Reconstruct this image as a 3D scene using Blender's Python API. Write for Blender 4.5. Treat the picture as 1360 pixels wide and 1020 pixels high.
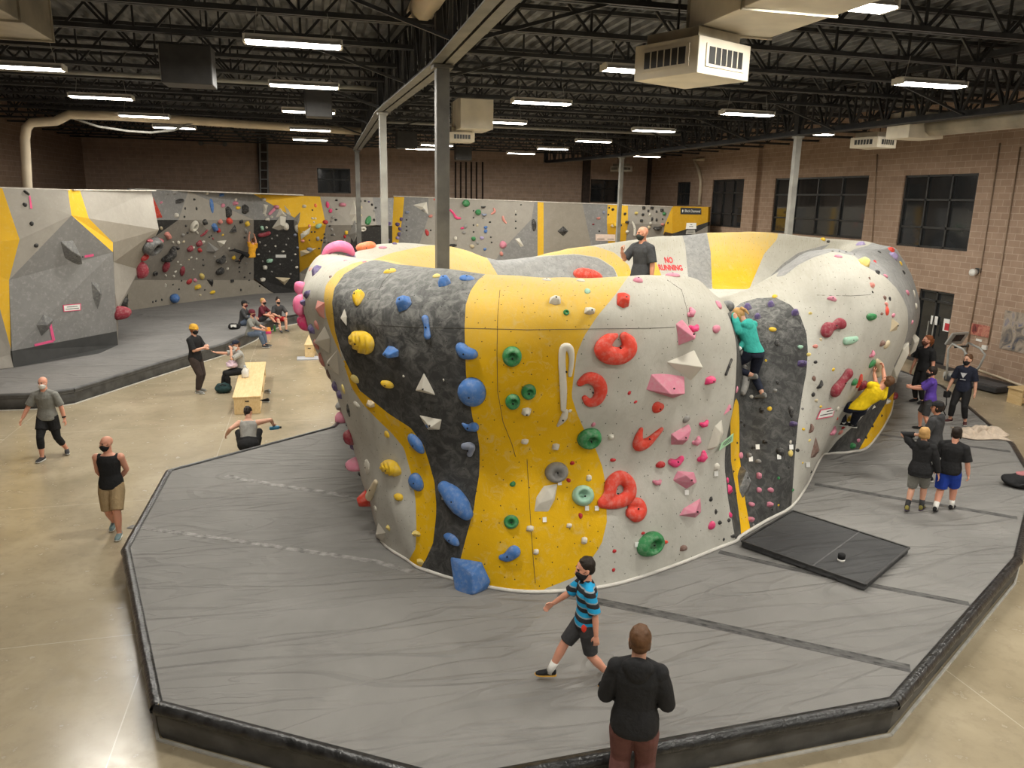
import bpy, bmesh, math, random
import numpy as np
from mathutils import Vector, Matrix, noise
from mathutils.bvhtree import BVHTree
for _o in list(bpy.data.objects): bpy.data.objects.remove(_o)
SC = bpy.context.scene; COL = SC.collection
random.seed(7)
# ---------------------------------------------------------------- camera
FPX, CAMH = 1020.0, 5.35
_a, _p, _r = math.radians(14.6), math.radians(13.6), math.radians(1.15)
FW = Vector((math.sin(_a)*math.cos(_p), math.cos(_a)*math.cos(_p), -math.sin(_p)))
_r0 = Vector((math.cos(_a), -math.sin(_a), 0)); _u0 = _r0.cross(FW)
RT = math.cos(_r)*_r0 + math.sin(_r)*_u0
UP = math.cos(_r)*_u0 - math.sin(_r)*_r0
EYE = Vector((0, 0, CAMH))
_cd = bpy.data.cameras.new('camera'); cam = bpy.data.objects.new('camera', _cd); COL.objects.link(cam)
_cd.sensor_width = 36; _cd.lens = 36*FPX/1360; _cd.clip_end = 300; _cd.clip_start = .05
_m = Matrix((RT, UP, -FW)).transposed().to_4x4(); _m.translation = EYE
cam.matrix_world = _m; SC.camera = cam
# ---------------------------------------------------------------- world and exposure
W = bpy.data.worlds.new('world'); SC.world = W; W.use_nodes = True
W.node_tree.nodes['Background'].inputs[0].default_value = (1.0, .93, .82, 1)
W.node_tree.nodes['Background'].inputs[1].default_value = .11
SC.view_settings.view_transform = 'Standard'; SC.view_settings.look = 'None'
SC.view_settings.gamma = 1; SC.view_settings.use_curve_mapping = False
SC.view_settings.exposure = 0.5
LAMP_W = 125.0           # watts of one ceiling fixture
LAMP_COL = (1.0, .965, .885)

# ---------------------------------------------------------------- geometry helpers
def ray(px, py): return FW + RT*((px-680)/FPX) - UP*((py-510)/FPX)
def onz(px, py, z=0.0):
    d = ray(px, py); return EYE + d*((z-CAMH)/d.z)
def ony(px, py, y):
    d = ray(px, py); return EYE + d*(y/d.y)
def onx(px, py, x):
    d = ray(px, py); return EYE + d*(x/d.x)
def proj(P):
    q = Vector(P)-EYE; z = q.dot(FW); return 680+FPX*q.dot(RT)/z, 510-FPX*q.dot(UP)/z, z

def link(name, me, mats=None, parent=None, kind=None):
    o = bpy.data.objects.new(name, me); COL.objects.link(o)
    if mats is not None:
        for m in (mats if isinstance(mats, (list, tuple)) else [mats]): me.materials.append(m)
    if parent is not None:
        o.parent = parent
    if kind: o['kind'] = kind
    return o
def tag(o, label, cat, group=None, kind=None):
    o['label'] = label; o['category'] = cat
    if group: o['group'] = group
    if kind: o['kind'] = kind
    return o
def thing(name, label, cat, loc=(0, 0, 0), rotz=0, group=None):
    o = bpy.data.objects.new(name, None); COL.objects.link(o); o.empty_display_size = .1
    o.location = loc; o.rotation_euler = (0, 0, rotz)
    return tag(o, label, cat, group)

class MB:
    """collects shapes into one mesh"""
    def __init__(s): s.v = []; s.f = []; s.m = []; s.cur = 0
    def add(s, vs, fs):
        n = len(s.v); s.v += [tuple(x) for x in vs]; s.f += [tuple(i+n for i in f) for f in fs]; s.m += [s.cur]*len(fs)
        return s
    def box(s, c, d, R=None, taper=1.0):
        hx, hy, hz = d[0]/2, d[1]/2, d[2]/2; c = Vector(c); vs = []
        for z in (-1, 1):
            t = taper if z > 0 else 1
            for x, y in ((-1, -1), (1, -1), (1, 1), (-1, 1)):
                p = Vector((x*hx*t, y*hy*t, z*hz)); vs.append(c+(R @ p if R else p))
        return s.add(vs, [(3, 2, 1, 0), (4, 5, 6, 7), (0, 1, 5, 4), (1, 2, 6, 5), (2, 3, 7, 6), (3, 0, 4, 7)])
    def bar(s, a, b, w, h=None, up=(0, 0, 1)):
        a, b = Vector(a), Vector(b); d = b-a; L = d.length
        if L < 1e-6: return s
        d.normalize(); u = Vector(up)
        if abs(d.dot(u)) > .98: u = Vector((0, 1, 0))
        x = d.cross(u).normalized(); y = x.cross(d)
        R = Matrix((x, d, y)).transposed()
        return s.box((a+b)/2, (w, L, h or w), R)
    def tube(s, pts, rad, n=10, flat=None, caps=True, up=None):
        """swept tube; rad number or list; flat: squash factor list/number along second axis"""
        pts = [Vector(p) for p in pts]; k = len(pts)
        rad = rad if isinstance(rad, (list, tuple)) else [rad]*k
        fl = flat if isinstance(flat, (list, tuple)) else [flat or 1]*k
        T = []
        for i in range(k):
            t = (pts[min(i+1, k-1)]-pts[max(i-1, 0)])
            T.append(t.normalized() if t.length > 1e-9 else Vector((0, 0, 1)))
        u = Vector(up) if up else (Vector((0, 0, 1)) if abs(T[0].z) < .9 else Vector((1, 0, 0)))
        vs = []
        for i in range(k):
            a = u.cross(T[i])
            if a.length < 1e-5: a = Vector((1, 0, 0)).cross(T[i])
            a.normalize(); b = T[i].cross(a)
            if up is None: u = b
            for j in range(n):
                th = 2*math.pi*j/n
                vs.append(pts[i]+a*(rad[i]*math.cos(th))+b*(rad[i]*fl[i]*math.sin(th)))
        fs = [(i*n+j, i*n+(j+1) % n, (i+1)*n+(j+1) % n, (i+1)*n+j) for i in range(k-1) for j in range(n)]
        if caps: fs += [tuple(range(n-1, -1, -1)), tuple((k-1)*n+j for j in range(n))]
        return s.add(vs, fs)
    def ell(s, c, r, R=None, n=12, m=8):
        c = Vector(c); vs = []
        for i in range(1, m):
            ph = math.pi*i/m
            for j in range(n):
                th = 2*math.pi*j/n
                p = Vector((r[0]*math.sin(ph)*math.cos(th), r[1]*math.sin(ph)*math.sin(th), r[2]*math.cos(ph)))
                vs.append(c+(R @ p if R else p))
        t = Vector((0, 0, r[2])); vs.append(c+(R @ t if R else t)); vs.append(c-(R @ t if R else t))
        a, b = len(vs)-2, len(vs)-1
        fs = [(i*n+j, (i+1)*n+j, (i+1)*n+(j+1) % n, i*n+(j+1) % n) for i in range(m-2) for j in range(n)]
        fs += [(a, j, (j+1) % n) for j in range(n)] + [((m-2)*n+j, b, (m-2)*n+(j+1) % n) for j in range(n)]
        return s.add(vs, fs)
    def prism(s, poly, z0, z1):
        n = len(poly); vs = [(p[0], p[1], z0) for p in poly]+[(p[0], p[1], z1) for p in poly]
        return s.add(vs, [tuple(range(n-1, -1, -1)), tuple(range(n, 2*n))]+[(i, (i+1) % n, n+(i+1) % n, n+i) for i in range(n)])
    def mesh(s, name, smooth=False, bevel=0, seg=2, recalc=True):
        me = bpy.data.meshes.new(name); me.from_pydata(s.v, [], s.f)
        if any(s.m): me.polygons.foreach_set('material_index', s.m)
        if bevel or recalc:
            bm = bmesh.new(); bm.from_mesh(me)
            if recalc: bmesh.ops.recalc_face_normals(bm, faces=bm.faces)
            if bevel: bmesh.ops.bevel(bm, geom=bm.edges[:], offset=bevel, segments=seg, affect='EDGES', profile=.6)
            bm.to_mesh(me); bm.free()
        if smooth:
            me.polygons.foreach_set('use_smooth', [True]*len(me.polygons))
        me.update(); return me
    def build(s, name, mat, parent=None, smooth=False, bevel=0, seg=2, kind=None):
        return link(name, s.mesh(name, smooth, bevel, seg), mat, parent, kind)

def remesh(me, voxel, smooth=2, name=None):
    """voxel-remeshed copy of a mesh (one continuous surface)"""
    o = bpy.data.objects.new('tmp', me); COL.objects.link(o)
    m = o.modifiers.new('r', 'REMESH'); m.mode = 'VOXEL'; m.voxel_size = voxel; m.use_smooth_shade = True
    if smooth:
        q = o.modifiers.new('s', 'SMOOTH'); q.iterations = smooth; q.factor = .5
    dg = bpy.context.evaluated_depsgraph_get(); dg.update()
    r = bpy.data.meshes.new_from_object(o.evaluated_get(dg), depsgraph=dg)
    bpy.data.objects.remove(o)
    if name: r.name = name
    return r
def text_mesh(body, size, extrude=.004, align='CENTER', bold=0):
    cu = bpy.data.curves.new('txt', 'FONT'); cu.body = body; cu.size = size; cu.extrude = extrude; cu.offset = bold
    cu.align_x = align; cu.align_y = 'CENTER'
    o = bpy.data.objects.new('tmp', cu); COL.objects.link(o)
    dg = bpy.context.evaluated_depsgraph_get(); dg.update()
    me = bpy.data.meshes.new_from_object(o.evaluated_get(dg), depsgraph=dg)
    bpy.data.objects.remove(o); return me

# ---------------------------------------------------------------- materials
_MC = {}
def srgb(r, g, b):
    f = lambda c: (c/255/12.92 if c/255 <= .04045 else ((c/255+.055)/1.055)**2.4)
    return (f(r), f(g), f(b))
def pm(name, col, rough=.6, var=.12, scale=6.0, bump=0.0, bscale=40.0, metal=0.0, spec=.5, col2=None, emit=None, estr=0):
    if name in _MC: return _MC[name]
    m = bpy.data.materials.new(name); m.use_nodes = True; nt = m.node_tree; N = nt.nodes; L = nt.links
    b = N['Principled BSDF']
    b.inputs['Roughness'].default_value = rough; b.inputs['Metallic'].default_value = metal
    b.inputs['Specular IOR Level'].default_value = spec
    tc = N.new('ShaderNodeTexCoord'); nz = N.new('ShaderNodeTexNoise'); nz.inputs['Scale'].default_value = scale
    nz.inputs['Detail'].default_value = 4; L.new(tc.outputs['Object'], nz.inputs['Vector'])
    rp = N.new('ShaderNodeValToRGB'); L.new(nz.outputs['Fac'], rp.inputs[0])
    c2 = col2 or tuple(c*(1-var*1.5) for c in col)
    c1 = tuple(min(1, c*(1+var)) for c in col)
    rp.color_ramp.elements[0].position = .35; rp.color_ramp.elements[1].position = .65
    rp.color_ramp.elements[0].color = (*c2, 1); rp.color_ramp.elements[1].color = (*c1, 1)
    L.new(rp.outputs[0], b.inputs['Base Color'])
    if bump:
        n2 = N.new('ShaderNodeTexNoise'); n2.inputs['Scale'].default_value = bscale; L.new(tc.outputs['Object'], n2.inputs['Vector'])
        bp = N.new('ShaderNodeBump'); bp.inputs['Strength'].default_value = bump; bp.inputs['Distance'].default_value = .02
        L.new(n2.outputs['Fac'], bp.inputs['Height']); L.new(bp.outputs[0], b.inputs['Normal'])
    if emit:
        b.inputs['Emission Color'].default_value = (*emit, 1); b.inputs['Emission Strength'].default_value = estr
    _MC[name] = m; return m
def nodes(name):
    m = bpy.data.materials.new(name); m.use_nodes = True
    nt = m.node_tree; return m, nt.nodes, nt.links, nt.nodes['Principled BSDF']
class NT:
    """tiny helper to write node graphs"""
    def __init__(s, name):
        s.m, s.N, s.L, s.b = nodes(name); s.tc = s.N.new('ShaderNodeTexCoord')
    def noise(s, scale, vec=None, detail=4, rough=.55, dist=0):
        n = s.N.new('ShaderNodeTexNoise'); n.inputs['Scale'].default_value = scale; n.inputs['Detail'].default_value = detail
        n.inputs['Roughness'].default_value = rough; n.inputs['Distortion'].default_value = dist
        s.L.new(vec or s.tc.outputs['Object'], n.inputs['Vector']); return n.outputs['Fac']
    def mapping(s, src, scale=(1, 1, 1), rot=(0, 0, 0), loc=(0, 0, 0)):
        n = s.N.new('ShaderNodeMapping'); n.inputs['Scale'].default_value = scale; n.inputs['Rotation'].default_value = rot
        n.inputs['Location'].default_value = loc; s.L.new(src, n.inputs['Vector']); return n.outputs[0]
    def math(s, op, a, b=None, clamp=False):
        n = s.N.new('ShaderNodeMath'); n.operation = op; n.use_clamp = clamp
        for i, v in enumerate((a, b)):
            if v is None: continue
            if isinstance(v, (int, float)): n.inputs[i].default_value = v
            else: s.L.new(v, n.inputs[i])
        return n.outputs[0]
    def ramp(s, x, a, b, lo=0.0, hi=1.0):
        n = s.N.new('ShaderNodeMapRange'); n.inputs[1].default_value = a; n.inputs[2].default_value = b
        n.inputs[3].default_value = lo; n.inputs[4].default_value = hi; n.clamp = True
        s.L.new(x, n.inputs[0]); return n.outputs[0]
    def mix(s, f, a, b):
        n = s.N.new('ShaderNodeMix'); n.data_type = 'RGBA'
        for i, v in ((0, f), (6, a), (7, b)):
            if isinstance(v, (int, float)): n.inputs[i].default_value = v
            elif isinstance(v, tuple): n.inputs[i].default_value = (*v[:3], 1)
            else: s.L.new(v, n.inputs[i])
        return n.outputs[2]
    def attr(s, name):
        n = s.N.new('ShaderNodeAttribute'); n.attribute_name = name; return n.outputs['Fac']
    def bump(s, h, strength=.4, dist=.02, base=None):
        n = s.N.new('ShaderNodeBump'); n.inputs['Strength'].default_value = strength; n.inputs['Distance'].default_value = dist
        s.L.new(h, n.inputs['Height'])
        if base: s.L.new(base, n.inputs['Normal'])
        return n.outputs[0]
    def out(s, col=None, rough=None, normal=None, spec=None):
        if col is not None:
            if isinstance(col, tuple): s.b.inputs['Base Color'].default_value = (*col, 1)
            else: s.L.new(col, s.b.inputs['Base Color'])
        if rough is not None:
            if isinstance(rough, (int, float)): s.b.inputs['Roughness'].default_value = rough
            else: s.L.new(rough, s.b.inputs['Roughness'])
        if normal is not None: s.L.new(normal, s.b.inputs['Normal'])
        if spec is not None: s.b.inputs['Specular IOR Level'].default_value = spec
        return s.m
# ---------------------------------------------------------------- surface materials
def mat_floor():
    t = NT('polished_concrete'); o = t.tc.outputs['Object']
    a = t.noise(.55, o, 5, .6, .4); b = t.noise(5, o, 5, .65)
    c = t.mix(t.ramp(a, .3, .7), (.285, .235, .152), (.45, .38, .262))
    c = t.mix(t.math('MULTIPLY', t.ramp(b, .48, .75), .5), c, (.22, .178, .115))
    sp = t.N.new('ShaderNodeSeparateXYZ'); t.L.new(o, sp.inputs[0])
    def joint(x, period, off):
        f = t.math('FRACT', t.math('MULTIPLY', t.math('ADD', x, off+200*period), 1/period))
        return t.math('LESS_THAN', t.math('ABSOLUTE', t.math('SUBTRACT', f, .5)), .006/period)
    j = t.math('MAXIMUM', joint(sp.outputs[0], 4.6, 4.4), joint(sp.outputs[1], 4.6, 2.1))
    c = t.mix(t.math('MULTIPLY', j, .6), c, (.62, .56, .45))
    return t.out(c, t.ramp(b, .2, .8, .14, .32), None, .6)
def mat_mat(name, base, dark):
    t = NT(name); o = t.tc.outputs['Object']
    fine = t.noise(160, o, 3, .7); big = t.noise(.7, o, 4, .6, .5)
    c = t.mix(t.ramp(big, .3, .7), dark, base)
    c = t.mix(t.math('MULTIPLY', t.ramp(fine, .35, .75), .35), c, tuple(min(1, x*1.9) for x in base))
    def folds(scale, sc, rot, w):
        v = t.mapping(o, sc, (0, 0, rot))
        n = t.noise(scale, v, 2, .5, .9)
        return t.math('MULTIPLY', t.math('SUBTRACT', 1.0, t.ramp(t.math('ABSOLUTE', t.math('SUBTRACT', n, .5)), 0, .03)), w)
    f = t.math('ADD', folds(.7, (.3, 1.2, 1), .35, 1.0), folds(1.1, (.25, 1.1, 1), -.45, .6))
    f = t.math('ADD', f, folds(1.7, (.3, 1.3, 1), .1, .3))
    n1 = t.bump(f, .55, .06); n2 = t.bump(fine, .25, .004, n1)
    return t.out(c, .95, n2, .15)
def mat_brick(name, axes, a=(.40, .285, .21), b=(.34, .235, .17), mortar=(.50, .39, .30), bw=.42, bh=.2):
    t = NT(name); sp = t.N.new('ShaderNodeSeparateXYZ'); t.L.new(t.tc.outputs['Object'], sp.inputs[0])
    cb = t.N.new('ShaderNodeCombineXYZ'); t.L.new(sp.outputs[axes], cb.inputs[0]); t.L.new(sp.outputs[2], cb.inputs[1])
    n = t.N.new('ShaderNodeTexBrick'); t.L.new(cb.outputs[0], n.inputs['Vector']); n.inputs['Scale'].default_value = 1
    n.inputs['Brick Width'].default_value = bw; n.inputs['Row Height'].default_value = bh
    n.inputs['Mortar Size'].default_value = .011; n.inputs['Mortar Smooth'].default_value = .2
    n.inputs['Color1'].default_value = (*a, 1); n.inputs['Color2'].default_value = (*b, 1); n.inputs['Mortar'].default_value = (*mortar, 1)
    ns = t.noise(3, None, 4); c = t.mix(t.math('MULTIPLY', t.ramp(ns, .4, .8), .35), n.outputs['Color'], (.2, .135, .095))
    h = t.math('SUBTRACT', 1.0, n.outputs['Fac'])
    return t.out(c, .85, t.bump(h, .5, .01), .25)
def mat_paint(name, base, grime, chalk, chalk_amt=.4, dots=True, grime_amt=.4):
    """textured climbing panel paint with chalk and dirt"""
    t = NT(name); o = t.tc.outputs['Object']
    a = t.noise(2.2, o, 6, .65, .6); b = t.noise(9, o, 6, .7, .3); f = t.noise(120, o, 2)
    c = t.mix(t.math('MULTIPLY', t.ramp(a, .35, .7), grime_amt), base, grime)
    c = t.mix(t.math('MULTIPLY', t.ramp(b, .52, .72), chalk_amt), c, chalk)
    if dots:
        v = t.N.new('ShaderNodeTexVoronoi'); v.inputs['Scale'].default_value = 60; t.L.new(o, v.inputs['Vector'])
        c = t.mix(t.math('MULTIPLY', t.math('LESS_THAN', v.outputs['Distance'], .12), .35), c, tuple(x*.35 for x in base))
    return t.out(c, .8, t.bump(f, .2, .004), .25)
def mat_boulder():
    t = NT('boulder_paint'); o = t.tc.outputs['Object']
    a = t.noise(1.7, o, 6, .62, .5); b = t.noise(7, o, 6, .72, .8); g = t.noise(26, o, 4, .6); fine = t.noise(90, o, 3)
    streak = t.noise(3, t.mapping(t.tc.outputs['UV'], (9, 1.3, 1)), 4, .6, .4)
    light = t.mix(t.math('MULTIPLY', t.ramp(a, .32, .68), .55), srgb(192, 190, 181), srgb(168, 165, 155))
    light = t.mix(t.math('MULTIPLY', t.ramp(b, .5, .78), .30), light, srgb(142, 136, 124))
    dark = t.mix(t.ramp(a, .3, .7), srgb(66, 66, 65), srgb(51, 51, 50))
    wear = t.attr('wear')
    ch = t.math('MULTIPLY', t.ramp(b, .44, .72), t.ramp(wear, 0, 1, .2, .85))
    dark = t.mix(ch, dark, srgb(176, 174, 168))
    dark = t.mix(t.math('MULTIPLY', t.ramp(wear, .35, 1), t.ramp(streak, .3, .7, .35, .85)), dark, srgb(134, 134, 130))
    grey = t.mix(t.ramp(b, .35, .7), srgb(126, 126, 125), srgb(156, 155, 151))
    yel = t.mix(t.math('MULTIPLY', t.ramp(a, .38, .72), .5), srgb(226, 178, 10), srgb(198, 152, 12))
    yel = t.mix(t.math('MULTIPLY', t.ramp(b, .53, .70), .55), yel, srgb(206, 182, 122))
    yel = t.mix(t.math('MULTIPLY', wear, t.ramp(streak, .2, .65, .45, .9)), yel, srgb(186, 168, 122))
    light = t.mix(t.math('MULTIPLY', wear, t.ramp(streak, .3, .7, .45, .95)), light, srgb(164, 159, 144))  # painted tone: pale panels darkened near the top to offset strong lamp light
    c = t.mix(t.math('GREATER_THAN', t.attr('p_grey'), 0), light, grey)
    c = t.mix(t.math('GREATER_THAN', t.attr('p_dark'), 0), c, dark)
    c = t.mix(t.math('GREATER_THAN', t.attr('p_yellow'), 0), c, yel)
    v = t.N.new('ShaderNodeTexVoronoi'); v.voronoi_dimensions = '2D'; v.inputs['Scale'].default_value = 4.6
    v.inputs['Randomness'].default_value = .75; t.L.new(t.tc.outputs['UV'], v.inputs['Vector'])
    dot = t.math('LESS_THAN', v.outputs['Distance'], .036)
    c = t.mix(t.math('MULTIPLY', dot, .85), c, (.02, .018, .015))
    h = t.math('ADD', t.math('MULTIPLY', g, .6), t.math('MULTIPLY', fine, .3))
    h = t.math('SUBTRACT', h, t.math('MULTIPLY', dot, .6))
    return t.out(c, .78, t.bump(h, .35, .012), .3)

M_floor = mat_floor()
M_mat = mat_mat('mat_carpet', (.222, .215, .203), (.160, .155, .147))
M_mat2 = mat_mat('mat_carpet_far', (.205, .198, .19), (.148, .144, .139))
M_vinyl = pm('black_vinyl', (.035, .035, .034), .42, .4, 3, .25, 14, col2=(.016, .016, .016))
M_band = pm('glossy_black_band', (.022, .022, .022), .28, .5, 9, .5, 22, col2=(.01, .01, .01))
M_vinyl_g = pm('grey_vinyl', (.075, .074, .072), .5, .3, 3, .2, 10)
M_seam = pm('seam_strip', (.085, .083, .08), .8, .4, 9, .6, 30)
M_seam_l = pm('seam_strip_light', (.27, .26, .245), .85, .3, 8, .6, 30)
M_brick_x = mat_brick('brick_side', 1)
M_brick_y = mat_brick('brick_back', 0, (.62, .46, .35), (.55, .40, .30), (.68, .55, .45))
M_black = pm('black_steel', (.023, .024, .026), .55, .3, 4)
M_deck = pm('black_deck', (.12, .123, .128), .6, .3, 2)
M_grey_steel = pm('grey_painted_steel', srgb(92, 90, 85), .45, .2, 3, .1)
M_lightsteel = pm('pale_painted_steel', srgb(150, 149, 143), .45, .12, 3)
M_duct = pm('galvanised_duct', srgb(176, 168, 150), .38, .18, 2.0, metal=.55)
M_duct_w = pm('cream_duct', srgb(214, 206, 188), .55, .08, 2.0)
M_pipe = pm('cream_pipe', srgb(205, 190, 165), .5, .08, 2)
M_white = pm('white_plastic', srgb(228, 226, 220), .5, .05, 5)
M_glass = pm('night_glass', (.026, .028, .03), .06, .2, 1, spec=.9)
M_frame = pm('window_frame', (.03, .03, .029), .4, .2, 5)
M_wall_l = mat_paint('panel_light', srgb(158, 153, 144), srgb(134, 129, 121), srgb(176, 172, 164), .3)
M_wall_l2 = mat_paint('panel_light_warm', srgb(150, 143, 131), srgb(126, 120, 109), srgb(172, 165, 153), .3)
M_wall_m = mat_paint('panel_mid', srgb(136, 130, 121), srgb(112, 107, 100), srgb(166, 161, 152), .3)
M_wall_d = mat_paint('panel_dark', srgb(134, 133, 131), srgb(108, 107, 106), srgb(172, 170, 167), .55)
M_wall_k = mat_paint('panel_black', srgb(58, 57, 56), srgb(48, 47, 46), srgb(120, 119, 116), .35)
M_wall_y = mat_paint('panel_yellow', srgb(224, 178, 48), srgb(206, 164, 60), srgb(222, 200, 132), .3, False)
M_wall_yd = mat_paint('panel_ochre', srgb(196, 150, 32), srgb(170, 130, 30), srgb(206, 178, 100), .3, False)
M_wood = None
def mat_wood():
    t = NT('birch_plywood'); v = t.mapping(t.tc.outputs['Object'], (14, 1.2, 6))
    n = t.noise(2.0, v, 4, .6, .6)
    c = t.mix(t.ramp(n, .3, .7), srgb(226, 200, 152), srgb(206, 174, 122)); return t.out(c, .5, None, .3)
M_wood = mat_wood()
# ---------------------------------------------------------------- room shell
XL, XR, YB, YN, ZC = -11.4, 20.6, 46.0, -6.0, 8.8
fl = MB(); fl.add([(XL-2, YN, 0), (XR+2, YN, 0), (XR+2, YB+1, 0), (XL-2, YB+1, 0)], [(0, 1, 2, 3)])
fl.build('floor', M_floor, kind='structure')
# corrugated roof deck, ribs along Y
cd = MB(); per = .30; n = int((XR-XL+1)/per); xs = []
for i in range(n):
    x = XL-.5+i*per
    xs += [(x, 0), (x+.09, 0), (x+.13, .075), (x+.26, .075)]
vs = [(x, YN, ZC+z) for x, z in xs]+[(x, YB+.5, ZC+z) for x, z in xs]; k = len(xs)
cd.add(vs, [(i, i+1, k+i+1, k+i) for i in range(k-1)])
cd.build('ceiling', M_deck, kind='structure')

def wall_holes(name, mat, axis, pos, thick, a0, a1, z0, z1, holes, sgn):
    """wall on plane axis=pos with rectangular openings; sgn = direction of the room side"""
    us = sorted({a0, a1, *[h[0] for h in holes], *[h[1] for h in holes]})
    zs = sorted({z0, z1, *[h[2] for h in holes], *[h[3] for h in holes]})
    b = MB()
    def P(u, z, d): return (pos-sgn*d, u, z) if axis == 0 else (u, pos-sgn*d, z)
    for i in range(len(us)-1):
        for j in range(len(zs)-1):
            cu, cz = (us[i]+us[i+1])/2, (zs[j]+zs[j+1])/2
            if any(h[0] < cu < h[1] and h[2] < cz < h[3] for h in holes): continue
            q = [(us[i], zs[j]), (us[i+1], zs[j]), (us[i+1], zs[j+1]), (us[i], zs[j+1])]
            b.add([P(u, z, 0) for u, z in q]+[P(u, z, thick) for u, z in q],
                  [(0, 1, 2, 3), (4, 5, 6, 7), (0, 1, 5, 4), (1, 2, 6, 5), (2, 3, 7, 6), (3, 0, 4, 7)])
    return b.build(name, mat, kind='structure')

def rect_x(px0, py0, px1, py1):     # rectangle on the right wall from two opposite picture corners
    a, c = onx(px0, py0, XR), onx(px1, py1, XR)
    return (min(a.y, c.y), max(a.y, c.y), min(a.z, c.z), max(a.z, c.z))
WIN = [  # right wall windows: left-top, right-bottom corners, columns, rows heights
    (rect_x(1202, 233, 1284, 334), 3, (.34, .72)),
    (rect_x(1030, 237, 1144, 318), 4, (.30, .72)),
    (rect_x(947, 239, 983, 303), 3, (.28, .72)),
    (rect_x(900, 242, 915, 273), 2, (.5,)),
]
a = onx(1220, 392, XR); c = onx(1266, 402, XR)
DOOR = (min(a.y, c.y), max(a.y, c.y), 0.0, 2.55)
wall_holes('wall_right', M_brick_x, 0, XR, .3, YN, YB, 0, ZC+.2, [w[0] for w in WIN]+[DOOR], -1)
def glazed(name, h, ncol, rows, axis, pos, sgn, kindname='structure'):
    root = bpy.data.objects.new(name, None); COL.objects.link(root); root['kind'] = kindname
    cu = (h[0]+h[1])/2
    root.location = (pos, cu, h[2]) if axis == 0 else (cu, pos, h[2])
    def L(u, z, d): return ((-sgn*d, u-cu, z-h[2]) if axis == 0 else (u-cu, -sgn*d, z-h[2]))
    f = MB(); w = .07; dep = .12
    def bx(u0, u1, z0, z1):
        p0, p1 = L(u0, z0, .05), L(u1, z1, .05+dep)
        f.box([(p0[i]+p1[i])/2 for i in range(3)], [abs(p1[i]-p0[i]) for i in range(3)])
    bx(h[0], h[0]+w, h[2], h[3]); bx(h[1]-w, h[1], h[2], h[3]); bx(h[0], h[1], h[2], h[2]+w); bx(h[0], h[1], h[3]-w, h[3])
    for i in range(1, ncol):
        u = h[0]+(h[1]-h[0])*i/ncol; bx(u-w/2, u+w/2, h[2], h[3])
    for r in rows:
        z = h[3]-(h[3]-h[2])*r; bx(h[0], h[1], z-w/2, z+w/2)
    f.build('window_frame', M_frame, root)
    g = MB(); p0, p1 = L(h[0]+.02, h[2]+.02, .12), L(h[1]-.02, h[3]-.02, .135)
    g.box([(p0[i]+p1[i])/2 for i in range(3)], [abs(p1[i]-p0[i]) for i in range(3)])
    g.build('glass', M_glass, root); return root
for i, (h, nc, rows) in enumerate(WIN): glazed('window_%d' % (i+1), h, nc, rows, 0, XR, -1)
dr = glazed('door_1', DOOR, 2, (.14,), 0, XR, -1)
hb = MB(); hb.bar((-.02, -.12, 1.0), (-.02, -.12, 1.5), .03); hb.bar((-.02, .12, 1.0), (-.02, .12, 1.5), .03)
hb.build('door_handle', M_lightsteel, dr)
# back wall with two windows, dark brick
def rect_y(px0, py0, px1, py1):
    a, c = ony(px0, py0, YB), ony(px1, py1, YB)
    return (min(a.x, c.x), max(a.x, c.x), min(a.z, c.z), max(a.z, c.z))
BW = [(rect_y(421, 223, 466, 257), 2, (.45,)), (rect_y(785, 238, 822, 269), 2, (.4,))]
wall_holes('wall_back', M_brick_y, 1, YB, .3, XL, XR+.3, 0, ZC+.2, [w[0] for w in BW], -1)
for i, (h, nc, rows) in enumerate(BW): glazed('window_%d' % (i+5), h, nc, rows, 1, YB, -1)
lw = ony(425, 240, YB)
wall_holes('wall_left', mat_brick('brick_left', 1, (.36, .25, .18), (.31, .21, .15), (.44, .33, .255)), 0, XL, .3, YN, YB, 0, ZC+.2, [], 1)
# dark pilasters on the back and right wall
for i, (px, w) in enumerate(((350, .5), (778, .45), (868, .9))):
    p = ony(px, 230, YB); b = MB(); b.box((p.x, YB-.12, ZC/2), (w, .24, ZC)); b.build('trim_%d' % (i+1), pm('dark_pilaster', (.075, .052, .04), .7, .2), kind='structure')
for i, px in enumerate((1000,)):
    p = onx(px, 260, XR); b = MB(); b.box((XR-.1, p.y, ZC/2), (.2, 1.0, ZC)); b.build('trim_%d' % (i+4), M_brick_x, kind='structure')
b = MB(); b.box((XR-.02, (YN+YB)/2, .06), (.04, YB-YN, .12)); b.build('baseboard_right', pm('dark_base', (.05, .04, .035), .6), kind='structure')

# ---------------------------------------------------------------- roof steel
JZ0, JZ1 = 7.9, 8.72
ORD = ['nearest', 'second', 'third', 'fourth', 'fifth', 'sixth', 'seventh', 'eighth', 'ninth', 'tenth', 'eleventh', 'twelfth', 'thirteenth', 'fourteenth', 'fifteenth', 'sixteenth', 'seventeenth', 'eighteenth', 'nineteenth', 'twentieth', 'twenty-first']
def joist_meshes():
    ch = MB(); x0, x1 = XL+.1, XR-.1
    for z in (JZ0, JZ1):
        for dy in (-.055, .055): ch.box(((x0+x1)/2, dy, z), (x1-x0, .07, .07))
    wb = MB(); st = .75; nn = int((x1-x0)/st)
    for i in range(nn):
        a, c = x0+i*st, x0+(i+1)*st
        wb.bar((a, 0, JZ0 if i % 2 else JZ1), (c, 0, JZ1 if i % 2 else JZ0), .042)
        if i % 2 == 0: wb.bar((c, 0, JZ0), (c, 0, JZ1), .035)
    return ch.mesh('chord'), wb.mesh('web')
_ch, _wb = joist_meshes()
_ch.materials.append(M_black); _wb.materials.append(M_black)
k = 0
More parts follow.
